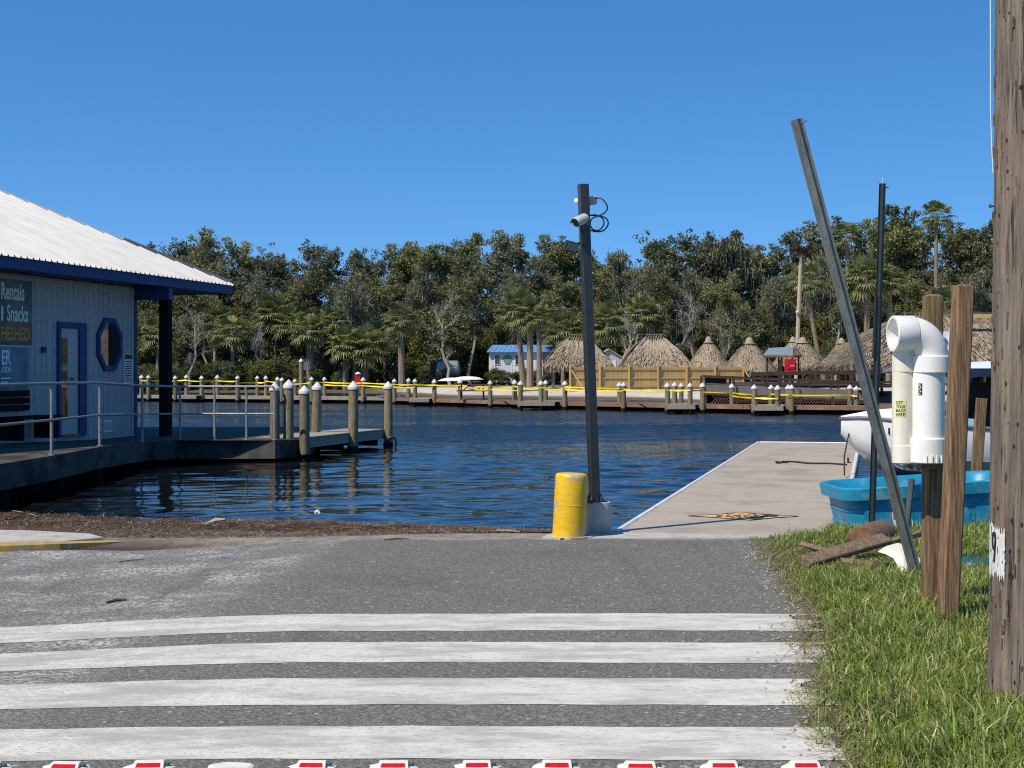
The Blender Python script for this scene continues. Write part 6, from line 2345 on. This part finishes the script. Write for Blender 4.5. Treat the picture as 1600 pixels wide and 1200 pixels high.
VAR = {
    'oak': [grow_tree(101, 12, 3.9, .22, 14, 20000, lsz=(.075, .16), leafm=M_LEAF, bark=M_BARKP, open_=.22),
            grow_tree(102, 12, 3.5, .20, 15, 20000, lsz=(.075, .16), leafm=M_LEAFD, bark=M_BARKP, moss=60, open_=.25),
            grow_tree(103, 12, 4.2, .26, 13, 20000, lsz=(.075, .16), leafm=M_LEAF, bark=M_BARKP, open_=.32),
            grow_tree(104, 12, 3.6, .18, 15, 20000, lsz=(.075, .16), leafm=M_LEAFY, bark=M_BARKP, open_=.22)],
    'open': [grow_tree(111, 12, 3.7, .35, 12, 9000, lsz=(.075, .16), leafm=M_LEAFD, bark=M_BARKP, open_=.38, moss=30, bare=1),
             grow_tree(112, 12, 3.4, .32, 12, 9500, lsz=(.075, .16), leafm=M_LEAFY, bark=M_BARKP, open_=.35, moss=20, bare=1)],
    'mossy': [grow_tree(121, 12, 3.6, .25, 14, 13000, lsz=(.07, .15), leafm=M_LEAFD, bark=M_BARKP, moss=3200, open_=.25, bare=1),
              grow_tree(122, 12, 3.3, .25, 13, 14000, lsz=(.07, .15), leafm=M_LEAFY, bark=M_BARKP, moss=2600, open_=.2)],
    'bare': [grow_tree(131, 7, 2.0, .35, 9, 260, lsz=(.08, .14), leafm=M_LEAFY, bark=M_BARKP, bare=1, trunk_r=.13),
             grow_tree(132, 7, 1.7, .45, 8, 0, bark=M_BARKP, bare=1, trunk_r=.13)],
    'bush': [grow_tree(141, 4.2, 2.3, .04, 15, 13000, lsz=(.06, .14), leafm=M_BRUSH, bark=M_BARK, trunk_r=.08, clr=.6),
             grow_tree(142, 4.2, 2.5, .04, 15, 13000, lsz=(.06, .14), leafm=M_LEAFD, bark=M_BARK, trunk_r=.08, clr=.6)],
}
TOPS = {}


def mesh_top(me):
    if me.name not in TOPS:
        co = np.empty(len(me.vertices) * 3, dtype=np.float32)
        me.vertices.foreach_get('co', co)
        TOPS[me.name] = float(np.percentile(co[2::3], 99.6))
    return TOPS[me.name]


def place_tree(kind, k, px, py_top, Y, label, name, cat='tree', group=None, wide=1.0, rz=None, rr=random.Random(77)):
    x = WX(px, Y)
    g = bz(x, Y) - .1
    h = CAMZ - (py_top - HZ) / F * Y - g
    tr, cr, mo = VAR[kind][k % len(VAR[kind])]
    s = h / mesh_top(cr or tr)
    t = thing(name, (x, Y, g), label, cat, group)
    t.rotation_euler = (0, 0, rr.uniform(0, 6.28) if rz is None else rz)
    sxy = s * wide
    t.scale = (sxy, sxy, s)
    link_mesh('trunk', tr, None, t)
    if cr: link_mesh('crown', cr, None, t)
    if mo:
        o = link_mesh('hanging_moss', mo, None, t); o['kind'] = 'stuff'
    return t


def landmark(px):
    L_ = [(150, 'behind the shop roof'), (330, 'by the shop roof tip'), (430, 'above the railing end'), (520, 'behind the tallest far piling'), (600, 'above the near pier end'), (670, 'left of the grey tank'),
          (740, 'behind the grey tank'), (800, 'behind the blue roofed shed'), (860, 'behind the palm trio'), (925, 'behind the camera pole'), (975, 'just right of the camera pole'), (1045, 'behind the widest thatched hut'),
          (1110, 'behind the fence end hut'), (1180, 'behind the yellowish hut'), (1250, 'beside the nest pole'), (1320, 'behind the leaning post'), (1385, 'behind the upright dark post'), (1450, 'above the pipe dispenser'), (1530, 'beside the wooden posts'), (9999, 'behind the utility pole')]
    for a, n_ in L_:
        if px <= a: return n_


rrT = random.Random(21)
# skyline trees (back row): px, top y, kind
SKY = [(150, 392, 'oak'), (190, 395, 'oak'), (235, 385, 'oak'), (268, 377, 'open'), (305, 359, 'open'), (345, 392, 'oak'), (388, 376, 'open'), (432, 402, 'oak'), (482, 380, 'open'), (525, 392, 'open'), (572, 396, 'open'), (618, 386, 'oak'), (652, 384, 'oak'),
       (688, 368, 'oak'), (728, 374, 'oak'), (768, 366, 'open'), (812, 364, 'open'), (858, 372, 'oak'), (897, 385, 'oak'), (935, 400, 'oak'), (972, 396, 'mossy'), (1010, 384, 'oak'), (1048, 374, 'open'), (1082, 364, 'open'), (1115, 366, 'oak'), (1150, 378, 'mossy'), (1188, 382, 'oak'),
       (1222, 388, 'oak'), (1262, 360, 'open'), (1298, 345, 'open'), (1335, 352, 'oak'), (1372, 348, 'oak'), (1408, 328, 'oak'), (1442, 345, 'oak'), (1488, 352, 'oak'), (1522, 356, 'oak'), (1556, 352, 'oak'), (1600, 356, 'oak'), (1650, 350, 'oak'), (1720, 352, 'oak'), (1800, 358, 'oak'), (1890, 350, 'oak'), (1980, 356, 'oak'), (2080, 352, 'oak'), (2180, 350, 'oak')]
DESC = {'oak': 'leafy tree', 'open': 'airy tree', 'mossy': 'mossy tree'}
for i, (px, ty, kd) in enumerate(SKY):
    Y = 150 + rrT.uniform(-5, 9) - 18 * float(sstep(1250, 1420, px))
    place_tree(kd, rrT.randrange(4), px, ty, Y, '%s, %s from left in back row, %s' % (DESC[kd], ordw(i + 1), landmark(px)), 'broadleaf_tree', 'tree', 'back row of trees on the far bank', wide=rrT.uniform(.92, 1.15))
# middle row
MID = []
px = 140
i = 0
while px < 1660:
    ty = 420 + rrT.uniform(-22, 42)
    kd = 'mossy' if (980 < px < 1240 and rrT.random() < .75) else rrT.choice(['oak', 'oak', 'oak', 'mossy' if px > 600 else 'oak', 'open'])
    MID.append((px, ty, kd)); px += rrT.uniform(36, 52)
for i, (px, ty, kd) in enumerate(MID):
    Y = 138 + rrT.uniform(-4, 5) - 16 * float(sstep(1280, 1420, px))
    nm = DESC[kd]
    place_tree(kd, rrT.randrange(4), px, ty, Y, '%s, %s from left in middle row, %s' % (nm, ordw(i + 1), landmark(px)), 'broadleaf_tree', 'tree', 'middle row of trees on the far bank', wide=rrT.uniform(1.0, 1.25))
# understory in front
px = 150; i = 0
UND = []
while px < 1640:
    UND.append((px, 500 + rrT.uniform(-25, 40))); px += rrT.uniform(24, 36)
for i, (px, ty) in enumerate(UND):
    Y = 129 + rrT.uniform(-2, 4) - 12 * float(sstep(1280, 1420, px))
    place_tree('bush', i, px, ty, Y, '%s tall shrub from the left in the understory of the far woods' % ordw(i + 1), 'understory_shrub', 'shrub', 'understory shrubs of the far woods', wide=rrT.uniform(.75, .95))
# low brush by the left waterline
px = 200; i = 0
LOW = []
while px < 700:
    LOW.append((px, 572 + rrT.uniform(-14, 10))); px += rrT.uniform(17, 27)
for i, (px, ty) in enumerate(LOW):
    Y = 122.5 + rrT.uniform(-1, 2.0)
    place_tree('bush', i, px, ty, Y, '%s low brush clump from the left along the far waterline' % ordw(i + 1), 'brush_clump', 'shrub', 'low brush along the far waterline', wide=1.25)
for i, px in enumerate((770, 785, 800, 816, 834, 858)):
    place_tree('bush', i, px, 575 + (i % 3) * 3, 120.5, '%s low green shrub from the left in front of the white shed' % ordw(i + 1), 'garden_shrub', 'shrub', 'green shrubs before the shed', wide=1.15)
# bare and pale-trunked trees standing in front
for px, ty, Y, k, lab in ((293, 470, 122, 0, 'pale bare trunked small tree right of the shop porch post'), (412, 505, 123, 1, 'leaning bare pale tree above the walkway railing end'), (601, 520, 122, 1, 'thin dead pale tree left of the single palm by the grey tank'),
                          (704, 455, 119, 0, 'tall slender pale trunk tree standing before the grey tank'), (971, 478, 116, 1, 'dead pale tree just right of the camera pole'), (1118, 480, 124, 0, 'pale trunked tree above the pointed hut at the fence'), (505, 520, 123, 1, 'small bare forked tree beside the thick palm trunk'),
                          (560, 440, 128, 1, 'grey leafless tree above the near pier'), (1060, 455, 126, 1, 'grey leafless tree behind the widest thatched hut')):
    place_tree('bare', k, px, ty, Y, lab, 'bare_tree', 'tree', None, wide=.85)


VAR['slim'] = [grow_tree(151, 12, 2.2, .50, 10, 5200, lsz=(.07, .15), leafm=M_LEAFY, bark=M_BARKP, open_=.3, bare=1, trunk_r=.15),
               grow_tree(152, 12, 2.0, .55, 9, 4200, lsz=(.07, .15), leafm=M_LEAFD, bark=M_BARKP, open_=.35, bare=1, moss=500, trunk_r=.14)]
for i, (px, ty) in enumerate(((318, 440), (395, 425), (462, 432), (538, 428), (590, 438), (668, 425), (735, 420), (790, 430), (872, 430), (985, 432), (1030, 420), (1085, 428), (1135, 425), (1200, 432), (1232, 428), (1305, 420), (1425, 430), (1510, 425))):
    place_tree('slim', i, px, ty, 126.5 + (i % 3) * 1.2 - 10 * float(sstep(1280, 1420, px)), 'slender pale trunk tree, %s from left in front row, %s' % (ordw(i + 1), landmark(px)), 'slender_tree', 'tree', 'slender pale trees before the woods')

# ---- cabbage palms
def palm_meshes(seed, nf=34, flen=1.5):
    rng = random.Random(seed)
    V, Fi = [], []

    def quad(*p):
        b = len(V); V.extend(p); Fi.append((b, b + 1, b + 2, b + 3))

    for i in range(nf):
        a = i * 2.399 + rng.uniform(-.2, .2)
        el = math.asin(max(-.75, min(.98, 1.05 - 1.75 * (i + .5) / nf + rng.uniform(-.1, .1))))
        d = Vector((math.cos(a) * math.cos(el), math.sin(a) * math.cos(el), math.sin(el)))
        pet = flen * rng.uniform(.55, .75)
        p0 = Vector((0, 0, 0)); p1 = d * pet - Vector((0, 0, .10 * pet))
        sd_ = d.cross(Vector((0, 0, 1))).normalized()
        up2 = sd_.cross(d).normalized()
        quad(p0 - sd_ * .02, p0 + sd_ * .02, p1 + sd_ * .012, p1 - sd_ * .012)
        nlf = 15
        for j in range(nlf):
            f = -1 + 2 * j / (nlf - 1)
            an = f * 1.75
            ld = (d * math.cos(an) + sd_ * math.sin(an) + up2 * .10).normalized()
            L_ = flen * rng.uniform(.55, .72) * (1 - .25 * abs(f))
            m_ = p1 + ld * L_ * .55
            e = p1 + ld * L_ * .95 - Vector((0, 0, L_ * (.22 + .15 * rng.random())))
            wv = ld.cross(up2).normalized() * .055
            quad(p1 - wv * .4, p1 + wv * .4, m_ + wv, m_ - wv)
            quad(m_ - wv, m_ + wv, e + wv * .15, e - wv * .15)
    crown = np_mesh('crown', np.array([v[:] for v in V]), 4, np.array(Fi).ravel())
    crown.materials.append(M_FROND)
    return crown


PALM = [palm_meshes(1), palm_meshes(2, 30, 1.35), palm_meshes(3, 38, 1.6)]
mb = MB(); mb.tube([(0.05 * math.sin(z * 2.2), .04 * math.cos(z * 1.7), z) for z in np.linspace(-.05, 1, 12)], [.2 * (1.12 if i == 0 else 1) * (1 + .05 * (i % 2)) for i in range(12)], 10)


def palm(px_c, y_c, px_b, y_b, Y, label, k, tr=.16, s=1.0, bend=.0, group='cabbage palms on the far bank'):
    c, b_ = W(px_c, y_c, Y), W(px_b, y_b, Y)
    b_.z = bz(b_.x, Y) - .1
    t = thing('cabbage_palm', b_, label, 'palm', group)
    mid = b_.lerp(c, .5) + Vector((bend, 0, 0))
    pts = []
    for u_ in np.linspace(0, 1, 10):
        pts.append((b_ * (1 - u_) ** 2 + mid * 2 * u_ * (1 - u_) + c * u_ * u_))
    m_ = MB(); m_.tube(pts, [tr * (1.25 - .35 * u_) * (1 + .06 * (i % 2)) for i, u_ in enumerate(np.linspace(0, 1, 10))], 9); m_.build('trunk', M_PALMB, t, True)
    o = link_mesh('crown', PALM[k % 3], None, t, c - b_)
    o.scale = (s, s, s); o.rotation_euler = (0, 0, k * 1.1)
    return t


PALMS = [(248, 520, 246, 590, 124, 'bushy palm seen through the porch behind the shop post', .15, 1.0, 0), (362, 521, 366, 590, 123, 'palm with hanging fronds above the walkway railing', .16, 1.25, 0), (337, 500, 335, 590, 126, 'darker palm left of the palm with hanging fronds', .15, 1.0, 0),
         (432, 488, 430, 590, 127, 'pale headed palm behind the walkway railing end', .16, 1.2, 0), (484, 516, 486, 594, 122, 'palm on a thick pale trunk behind the tallest far piling', .30, 1.15, 0), (452, 505, 450, 590, 126, 'palm left of the thick pale palm trunk', .15, 1.0, 0),
         (540, 536, 540, 593, 121, 'leftmost of the three low palms above the near pier', .2, 1.05, 0), (556, 545, 552, 593, 121.5, 'middle of the three low palms above the near pier', .16, 1.0, 0), (572, 541, 569, 593, 121, 'rightmost of the three low palms above the near pier', .22, 1.15, 0),
         (626, 499, 628, 597, 119, 'single straight palm left of the grey tank', .22, .95, 0), (522, 500, 520, 590, 127, 'palm in the shade behind the near pier', .15, 1.0, 0),
         (810, 484, 819, 604, 113, 'left palm of the trio before the shed', .19, 1.05, -.15), (827, 490, 828, 604, 112, 'middle palm of the trio before the shed', .21, 1.0, .05), (842, 497, 843, 605, 111, 'right palm of the trio before the shed', .17, .85, 0),
         (950, 505, 948, 580, 122, 'palm in the shade right of the camera pole', .16, 1.2, 0), (1003, 490, 1001, 580, 124, 'palm behind the widest thatched hut with brown trunk', .17, 1.15, 0), (1020, 512, 1022, 580, 125, 'lower palm behind the widest thatched hut', .16, 1.0, 0), (880, 515, 880, 590, 124, 'low palm behind the thatched hut at the camera pole', .15, 1.1, 0),
         (1262, 436, 1290, 560, 114, 'slanting palm just right of the nest pole', .14, .95, -.35), (1322, 368, 1330, 560, 117, 'tall thin palm right of the leaning steel post top', .14, .85, .1), (1352, 432, 1352, 560, 112, 'leaning trunk palm behind the upright dark post', .20, 1.15, .25), (1391, 441, 1388, 540, 112, 'bright headed palm above the big pavilion', .16, .9, 0),
         (1463, 336, 1462, 540, 114, 'tallest palm standing above the treetops at right', .14, .9, 0), (1478, 480, 1480, 560, 108, 'low palm behind the two wooden posts', .16, 1.15, 0), (1330, 470, 1342, 560, 113, 'slim leaning palm left of the upright dark post', .11, .7, -.15)]
for i, (a, b_, c, d, Y, lab, tr, s, bd) in enumerate(PALMS):
    palm(a, b_, c, d, Y, lab, i, tr, s, bd)

# dense wood behind everything, which reads as one dark mass
rng = np.random.default_rng(55)
nW = 60000
X = rng.uniform(-75, 75, nW)
top = 8.2 + .9 * np.sin(X * .31) + .7 * np.sin(X * .83 + 1) + .5 * np.sin(X * 1.7)
Z = .3 + (top) * rng.random(nW) ** .85
C = np.stack([X, 163 + rng.normal(0, 2.2, nW) - 14 * sstep(28, 40, X), Z], -1)
V = leaf_verts(C, (.22, .42), rng)
o = link_mesh('distant_woods', np_mesh('distant_woods', V, 4, np.arange(len(V))), M_LEAFD)
tag(o, 'dark mass of far woodland behind the bank trees', 'woodland', kind='stuff')

# ================================================================== GRASS, WRACK
rng = np.random.default_rng(9)


def blades(XY, hts, lean, wds, rng, zf):
    n = len(XY)
    a = rng.uniform(0, 2 * PI, n)
    la = rng.uniform(0, 2 * PI, n)
    dx = np.stack([np.cos(a), np.sin(a), np.zeros(n)], -1) * wds[:, None]
    base = np.stack([XY[:, 0], XY[:, 1], zf(XY[:, 0], XY[:, 1]) - .01], -1)
    ld = np.stack([np.cos(la), np.sin(la), np.zeros(n)], -1) * (lean * hts)[:, None]
    upv = np.array([0, 0, 1.0])
    m1 = base + upv * (hts * .5)[:, None] + ld * .28
    tp = base + upv * (hts * (1 - .35 * np.clip(lean, 0, 1.4)))[:, None] + ld
    V = np.empty((n, 5, 3))
    V[:, 0] = base - dx; V[:, 1] = base + dx; V[:, 2] = m1 + dx * .8; V[:, 3] = m1 - dx * .8; V[:, 4] = tp
    b = np.arange(n)[:, None] * 5
    idx = np.concatenate([b + np.array([[0, 1, 2, 3]]), b + np.array([[3, 2, 4]])], 1)
    cnt = np.tile([4, 3], n)
    return V.reshape(-1, 3), cnt, idx.ravel()


nb_ = 165000
Yb = 5.6 + (17.2 - 5.6) * rng.random(nb_) ** 1.15
e = grass_edge(Yb)
Xb = e - .08 + (np.clip(WX(1700, Yb) + 1.2, 3.0, 9) - e) * rng.random(nb_)
fringe = rng.random(nb_)
wobe = .10 * np.sin(Yb * 3.1) + .07 * np.sin(Yb * 7.7 + 1) + .05 * np.sin(Yb * 17)
keep = (Xb - e > wobe * .6 - .01) & ~((np.hypot(Xb - ub.x, Yb - ub.y) < .17)) & ~((Yb > 15.35) & (Xb < 3.25)) & ~((np.abs(Xb - 4.42) < .95) & (np.abs(Yb - 16.45) < .55))
Xb, Yb = Xb[keep], Yb[keep]
cl = .5 + .5 * np.sin(Xb * 5.1 + 1.7 * np.sin(Yb * 2.3)) * np.sin(Yb * 4.3 + 1.2 * np.sin(Xb * 3.1))
cl2 = .5 + .5 * np.sin(Xb * 1.3 + Yb * .9)
thin = rng.random(len(Xb)) < (.45 + .4 * cl + .25 * cl2)
Xb, Yb, cl, cl2 = Xb[thin], Yb[thin], cl[thin], cl2[thin]
ed_ = np.clip((Xb - grass_edge(Yb)) / .6, .25, 1)
ht = (.05 + .085 * rng.random(len(Xb)) ** 1.3 + .10 * cl * cl2 * rng.random(len(Xb))) * (.5 + .5 * ed_)
pile = (Xb > 2.4) & (Xb < 3.35) & (Yb > 12.5) & (Yb < 14.4)
ht = np.where(pile, ht * .55, ht)
tall = rng.random(len(Xb)) < np.where(Yb < 9, .03, .012)
ht[tall] *= 1.9
V, cnt, idx = blades(np.stack([Xb, Yb], -1), ht, np.abs(rng.normal(.55, .35, len(Xb))), rng.uniform(.0025, .0068, len(Xb)), rng, ground_z)
o = link_mesh('grass', np_mesh('grass', V, cnt, idx), M_GRASS)
tag(o, 'rough green verge grass growing along the right of the road', 'grass', kind='stuff')
# flat dead straw lying in the verge and out onto the road edge
ns = 9000
Ys = rng.uniform(5.8, 15.3, ns); es = grass_edge(Ys)
Xs = es + np.where(rng.random(ns) < .10, rng.normal(.10, .08, ns), rng.random(ns) * 2.8)
L_ = rng.uniform(.03, .10, ns); an = rng.uniform(0, PI, ns)
dz_ = np.maximum(ground_z(Xs, Ys), -.0) + .013 + rng.random(ns) * .025
d = np.stack([np.cos(an) * L_, np.sin(an) * L_, rng.normal(0, .012, ns)], -1)
wv = np.stack([-np.sin(an), np.cos(an), np.zeros(ns)], -1) * .0022
c = np.stack([Xs, Ys, dz_], -1)
V = np.stack([c - d - wv, c - d + wv, c + d + wv, c + d - wv], 1).reshape(-1, 3)
M_STRAW = leafmat('dry_straw', (.30, .24, .13), (.19, .14, .075), (.10, .06, .03), .9, .1, 0)
o = link_mesh('dry_straw', np_mesh('dry_straw', V, 4, np.arange(len(V))), M_STRAW)
tag(o, 'dry straw and clippings scattered in the verge and along the road edge', 'straw', kind='stuff')
# pale shell pebbles on the road edge
mb = MB(); rr = random.Random(31)
for i in range(420):
    y = rr.uniform(6, 15); x = float(grass_edge(y)) + rr.gauss(-.02, .09); s = rr.uniform(.005, .016)
    a = rr.uniform(0, 6)
    z0 = .008
    mb.add([(x + s * math.cos(a + k * 2.1), y + s * math.sin(a + k * 2.1), z0) for k in range(3)] + [(x, y, z0 + s * .8)], [(0, 1, 3), (1, 2, 3), (2, 0, 3)])
o = mb.build('shell_pebbles', M_STICK); tag(o, 'pale shell grit along the road edge', 'gravel', kind='stuff')

# wrack line of dead grass washed up along the ramp
def wrack_h(X, Y):
    ys = shore_y(X)
    d = ys - Y
    w_ = np.interp(X, [-9, -4, -2.4, -1.5, 0, .6], [2.2, 2.3, 2.4, 2.0, .9, .2])
    hgt = np.interp(X, [-9, -6, -4, -2.6, -1.9, -.8, .3, .6], [.05, .05, .055, .06, .11, .05, .03, .0])
    t = d / w_
    prof = np.clip(np.sin(PI * np.clip(t * 1.0 + .10, 0, 1)), 0, 1) ** .8
    return hgt * prof * (.62 + .25 * np.sin(X * 2.3 + Y * 1.2) + .2 * np.sin(X * 5.7 - Y * 3.1) + .13 * np.sin(X * 11 + Y * 7)), t


xs = np.arange(-9, .7, .1); ys_ = np.arange(15.5, 20.3, .1)


def wz(X, Y):
    h, t = wrack_h(X, Y)
    return ground_z(X, Y) - .03 + h * 1.15


wr = link_mesh('wrack_mound', grid_mesh('wrack_mound', xs, ys_, wz), M_WRACKB if 'M_WRACKB' in globals() else pmat('matted_wrack', (.075, .045, .027), (.035, .02, .013), 14, .95, bmp=.9, bdist=.03, stain=(.14, .10, .06), stain_scale=5))
tag(wr, 'brown matted heap of dead grass along the ramp waterline', 'wrack', kind='stuff')
nw = 42000
Xw = rng.uniform(-8.6, .62, nw)
w_ = np.interp(Xw, [-9, -4, -2.4, -1.5, 0, .6], [2.2, 2.3, 2.4, 2.0, .9, .25])
Yw = shore_y(Xw) + .10 - rng.random(nw) * (w_ + .25)
kp_ = (Yw > 15.42) & (rng.random(nw) < .9)
Xw, Yw = Xw[kp_], Yw[kp_]
L_ = rng.uniform(.03, .12, len(Xw)); an = rng.uniform(0, 2 * PI, len(Xw)); el = np.abs(rng.normal(0, .13, len(Xw)))
zz = np.maximum(wz(Xw, Yw), np.maximum(ground_z(Xw, Yw), WATER_Z)) + .003 + rng.random(len(Xw)) * .014
d = np.stack([np.cos(an) * np.cos(el) * L_, np.sin(an) * np.cos(el) * L_, np.sin(el) * L_], -1)
wv = np.stack([-np.sin(an), np.cos(an), np.zeros(len(Xw))], -1) * rng.uniform(.0025, .006, len(Xw))[:, None]
c = np.stack([Xw, Yw, zz], -1)
V = np.stack([c - wv, c + wv, c + d + wv * .4, c + d - wv * .4], 1).reshape(-1, 3)
o = link_mesh('dead_grass', np_mesh('dead_grass', V, 4, np.arange(len(V))), M_WRACK)
tag(o, 'tangled brown dead grass strands washed up on the ramp', 'wrack', kind='stuff')
# a few countable sticks and scraps on the road and wrack
for (p0, p1, Y0, r_, mt, lab) in (((185, 873), (226, 871), None, .006, M_RUST, 'short dark twig lying on the road near the yellow kerb'), ((166, 941), (198, 938), None, .012, M_WRACK, 'small brown clump of weed on the left of the road'),
                                  ((322, 820), (352, 812), 17.9, .035, M_STICK, 'pale driftwood lump on the wrack line'), ((492, 801), (500, 803), 18.3, .03, M_LABELW, 'small white scrap on the crest of the wrack'),
                                  ((775, 829), (812, 831), 16.4, .012, M_STICK, 'pale stick on the wrack near the yellow bollard'), ((600, 855), (640, 853), None, .008, M_RUST, 'thin brown twig on the road below the wrack'),
                                  ((20, 798), (58, 806), 18.9, .008, M_STICK, 'thin pale reed arching over the wrack at far left')):
    if Y0 is None:
        ya, yb = GY(p0[1], -.06), GY(p1[1], -.06)
        a, b_ = Vector((WX(p0[0], ya), ya, float(road_z(WX(p0[0], ya), ya)) + .012)), Vector((WX(p1[0], yb), yb, float(road_z(WX(p1[0], yb), yb)) + .012))
    else:
        a, b_ = W(*p0, Y0), W(*p1, Y0)
    mb = MB(); md = a.lerp(b_, .5) + Vector((0, .02, r_ * .6))
    mb.tube([a, md, b_], [r_ * .7, r_, r_ * .5], 6)
    tag(mb.build('washed_up_scrap', mt, base=a), lab, 'debris')
print('objects', len(bpy.data.objects))
